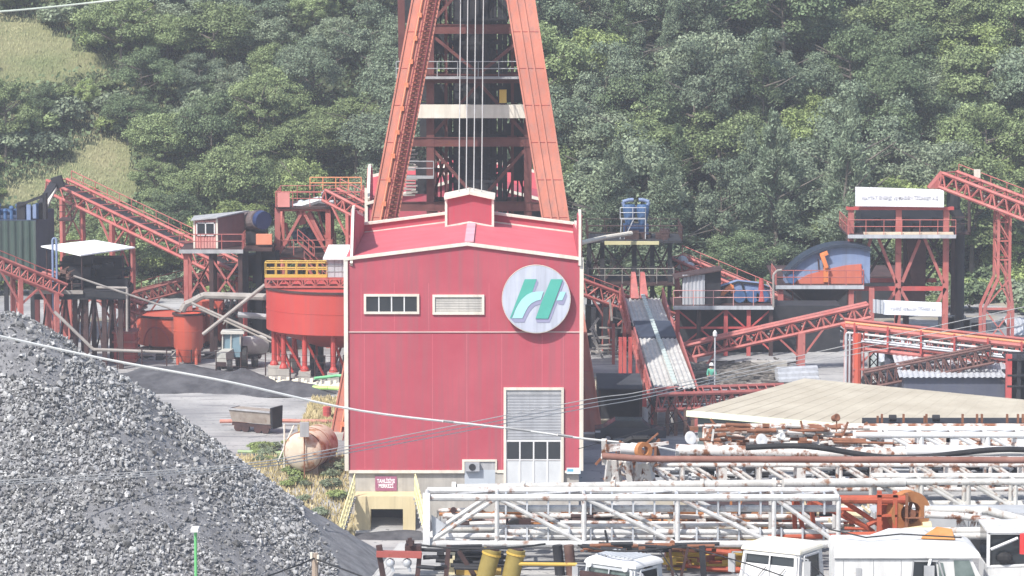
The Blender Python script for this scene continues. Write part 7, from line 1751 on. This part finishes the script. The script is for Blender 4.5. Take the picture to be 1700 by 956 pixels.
# green lamp pole and wooden post
q = W(324.5,880,135); gl = T('lamp_post', 'slim bright green lamp post with a white head in front of the ore heap', 'lamp post', (q.x, 135, -2.5))
MB().tube((q.x,135,-2.5),(q.x,135,q.z), .075, 10, .055).build('pole', GREENP, gl); MB().box((q.x-.14,134.5,q.z),(q.x+.14,135.2,q.z+.12)).build('lamp_head', WHITE, gl)
q = W(523,918,130); wp = T('wooden_post', 'short weathered post carrying black wires at the foot of the ore heap', 'post', (q.x, 130, -2.5))
MB().tube((q.x,130,-2.5),(q.x,130,q.z), .12, 8).build('pole', mat('weathered_wood', (.3,.24,.19), .9), wp)
mb = MB(); mb.tube(q+Vector((-.12,-.1,-.2)), q+Vector((-.12,-.1,.05)), .05, 6); mb.tube(q+Vector((.12,-.1,-.3)), q+Vector((.12,-.1,-.05)), .05, 6); mb.build('insulator', CREAM, wp)
def wire(label, pts, r, m, group=None):
    P = [W(*p) for p in pts]; Q = []
    for k in range(len(P)-1):
        for j in range(6):
            t = j/6; p0 = P[max(0,k-1)]; p1 = P[k]; p2 = P[k+1]; p3 = P[min(len(P)-1,k+2)]
            Q.append(.5*((2*p1)+(p2-p0)*t+(2*p0-5*p1+4*p2-p3)*t*t+(3*p1-3*p2+p3-p0)*t**3))
    Q.append(P[-1]); return MB().path(Q, r, 6).build('overhead_wire', m, None, smooth=True, label=label, cat='wire', group=group)
wire('black wire running left from the weathered post', [(523,926,130),(495,938,128),(440,958,124)], .03, RUBBER)
wire('black wire running right from the weathered post', [(524,928,130),(570,945,128),(640,972,124)], .03, RUBBER)
cbl = wire('thick white-sheathed cable crossing the picture from left to the rusty rigs', [(-60,545,116),(0,558,118),(180,597,121),(380,634,124),(600,682,128),(835,710,132),(960,727,134),(1085,741,136),(1180,762,138)], .046, WIREW)
mb = MB()
for (a, b) in (((205,602.5),(262,614)),((838,710.5),(880,716)),((925,722),(950,725.5)),((735,699),(752,701))):
    mb.tube(W(a[0],a[1]-.4,121.5+ (a[0]-180)/66.), W(b[0],b[1]-.4,121.5+(b[0]-180)/66.), .05, 6)
mb.build_each('dark_sleeve', WIREG, cbl)
for k in range(3):
    dy = k*7
    wire(('upper','middle','lower')[k]+' of three thin pale wires crossing the crimson wall', [(-30,800+dy*.5,150),(380,772+dy*.6,160),(575,741+dy*.8,168),(965,665+dy,185),(1075,648+dy*.8,190),(1330,590+dy,200),(1720,505+dy*2.2,212)], .022, WIREG, 'thin wires crossing the crimson wall')
wire('pale wire crossing the top left corner', [(-40,22,200),(60,14,203),(190,0,207),(300,-14,210)], .06, mat('pale_green_wire', (.6,.66,.55), .5))
wire('faint dark wire at the level of the lower banner', [(960,745,190),(1130,700,195),(1400,640,200)], .02, RUBBER)
# ------------------------------------------------------------ haze (pale summer air)
hm = bpy.data.materials.new('haze_air'); hm.use_nodes = True; n = hm.node_tree
n.nodes.remove(n.nodes['Principled BSDF']); pv = n.nodes.new('ShaderNodeVolumePrincipled')
pv.inputs['Color'].default_value = (.86, .90, 1.0, 1); pv.inputs['Density'].default_value = .00036; pv.inputs['Anisotropy'].default_value = .2
n.links.new(pv.outputs[0], n.nodes['Material Output'].inputs['Volume'])
mb = MB().box((-230, -20, -4.4), (230, 562, 170)); hz = mb.build('haze', hm, None, label='pale summer haze between the viewer and the hillside', cat='haze', kind='stuff')
hz.display_type = 'WIRE'
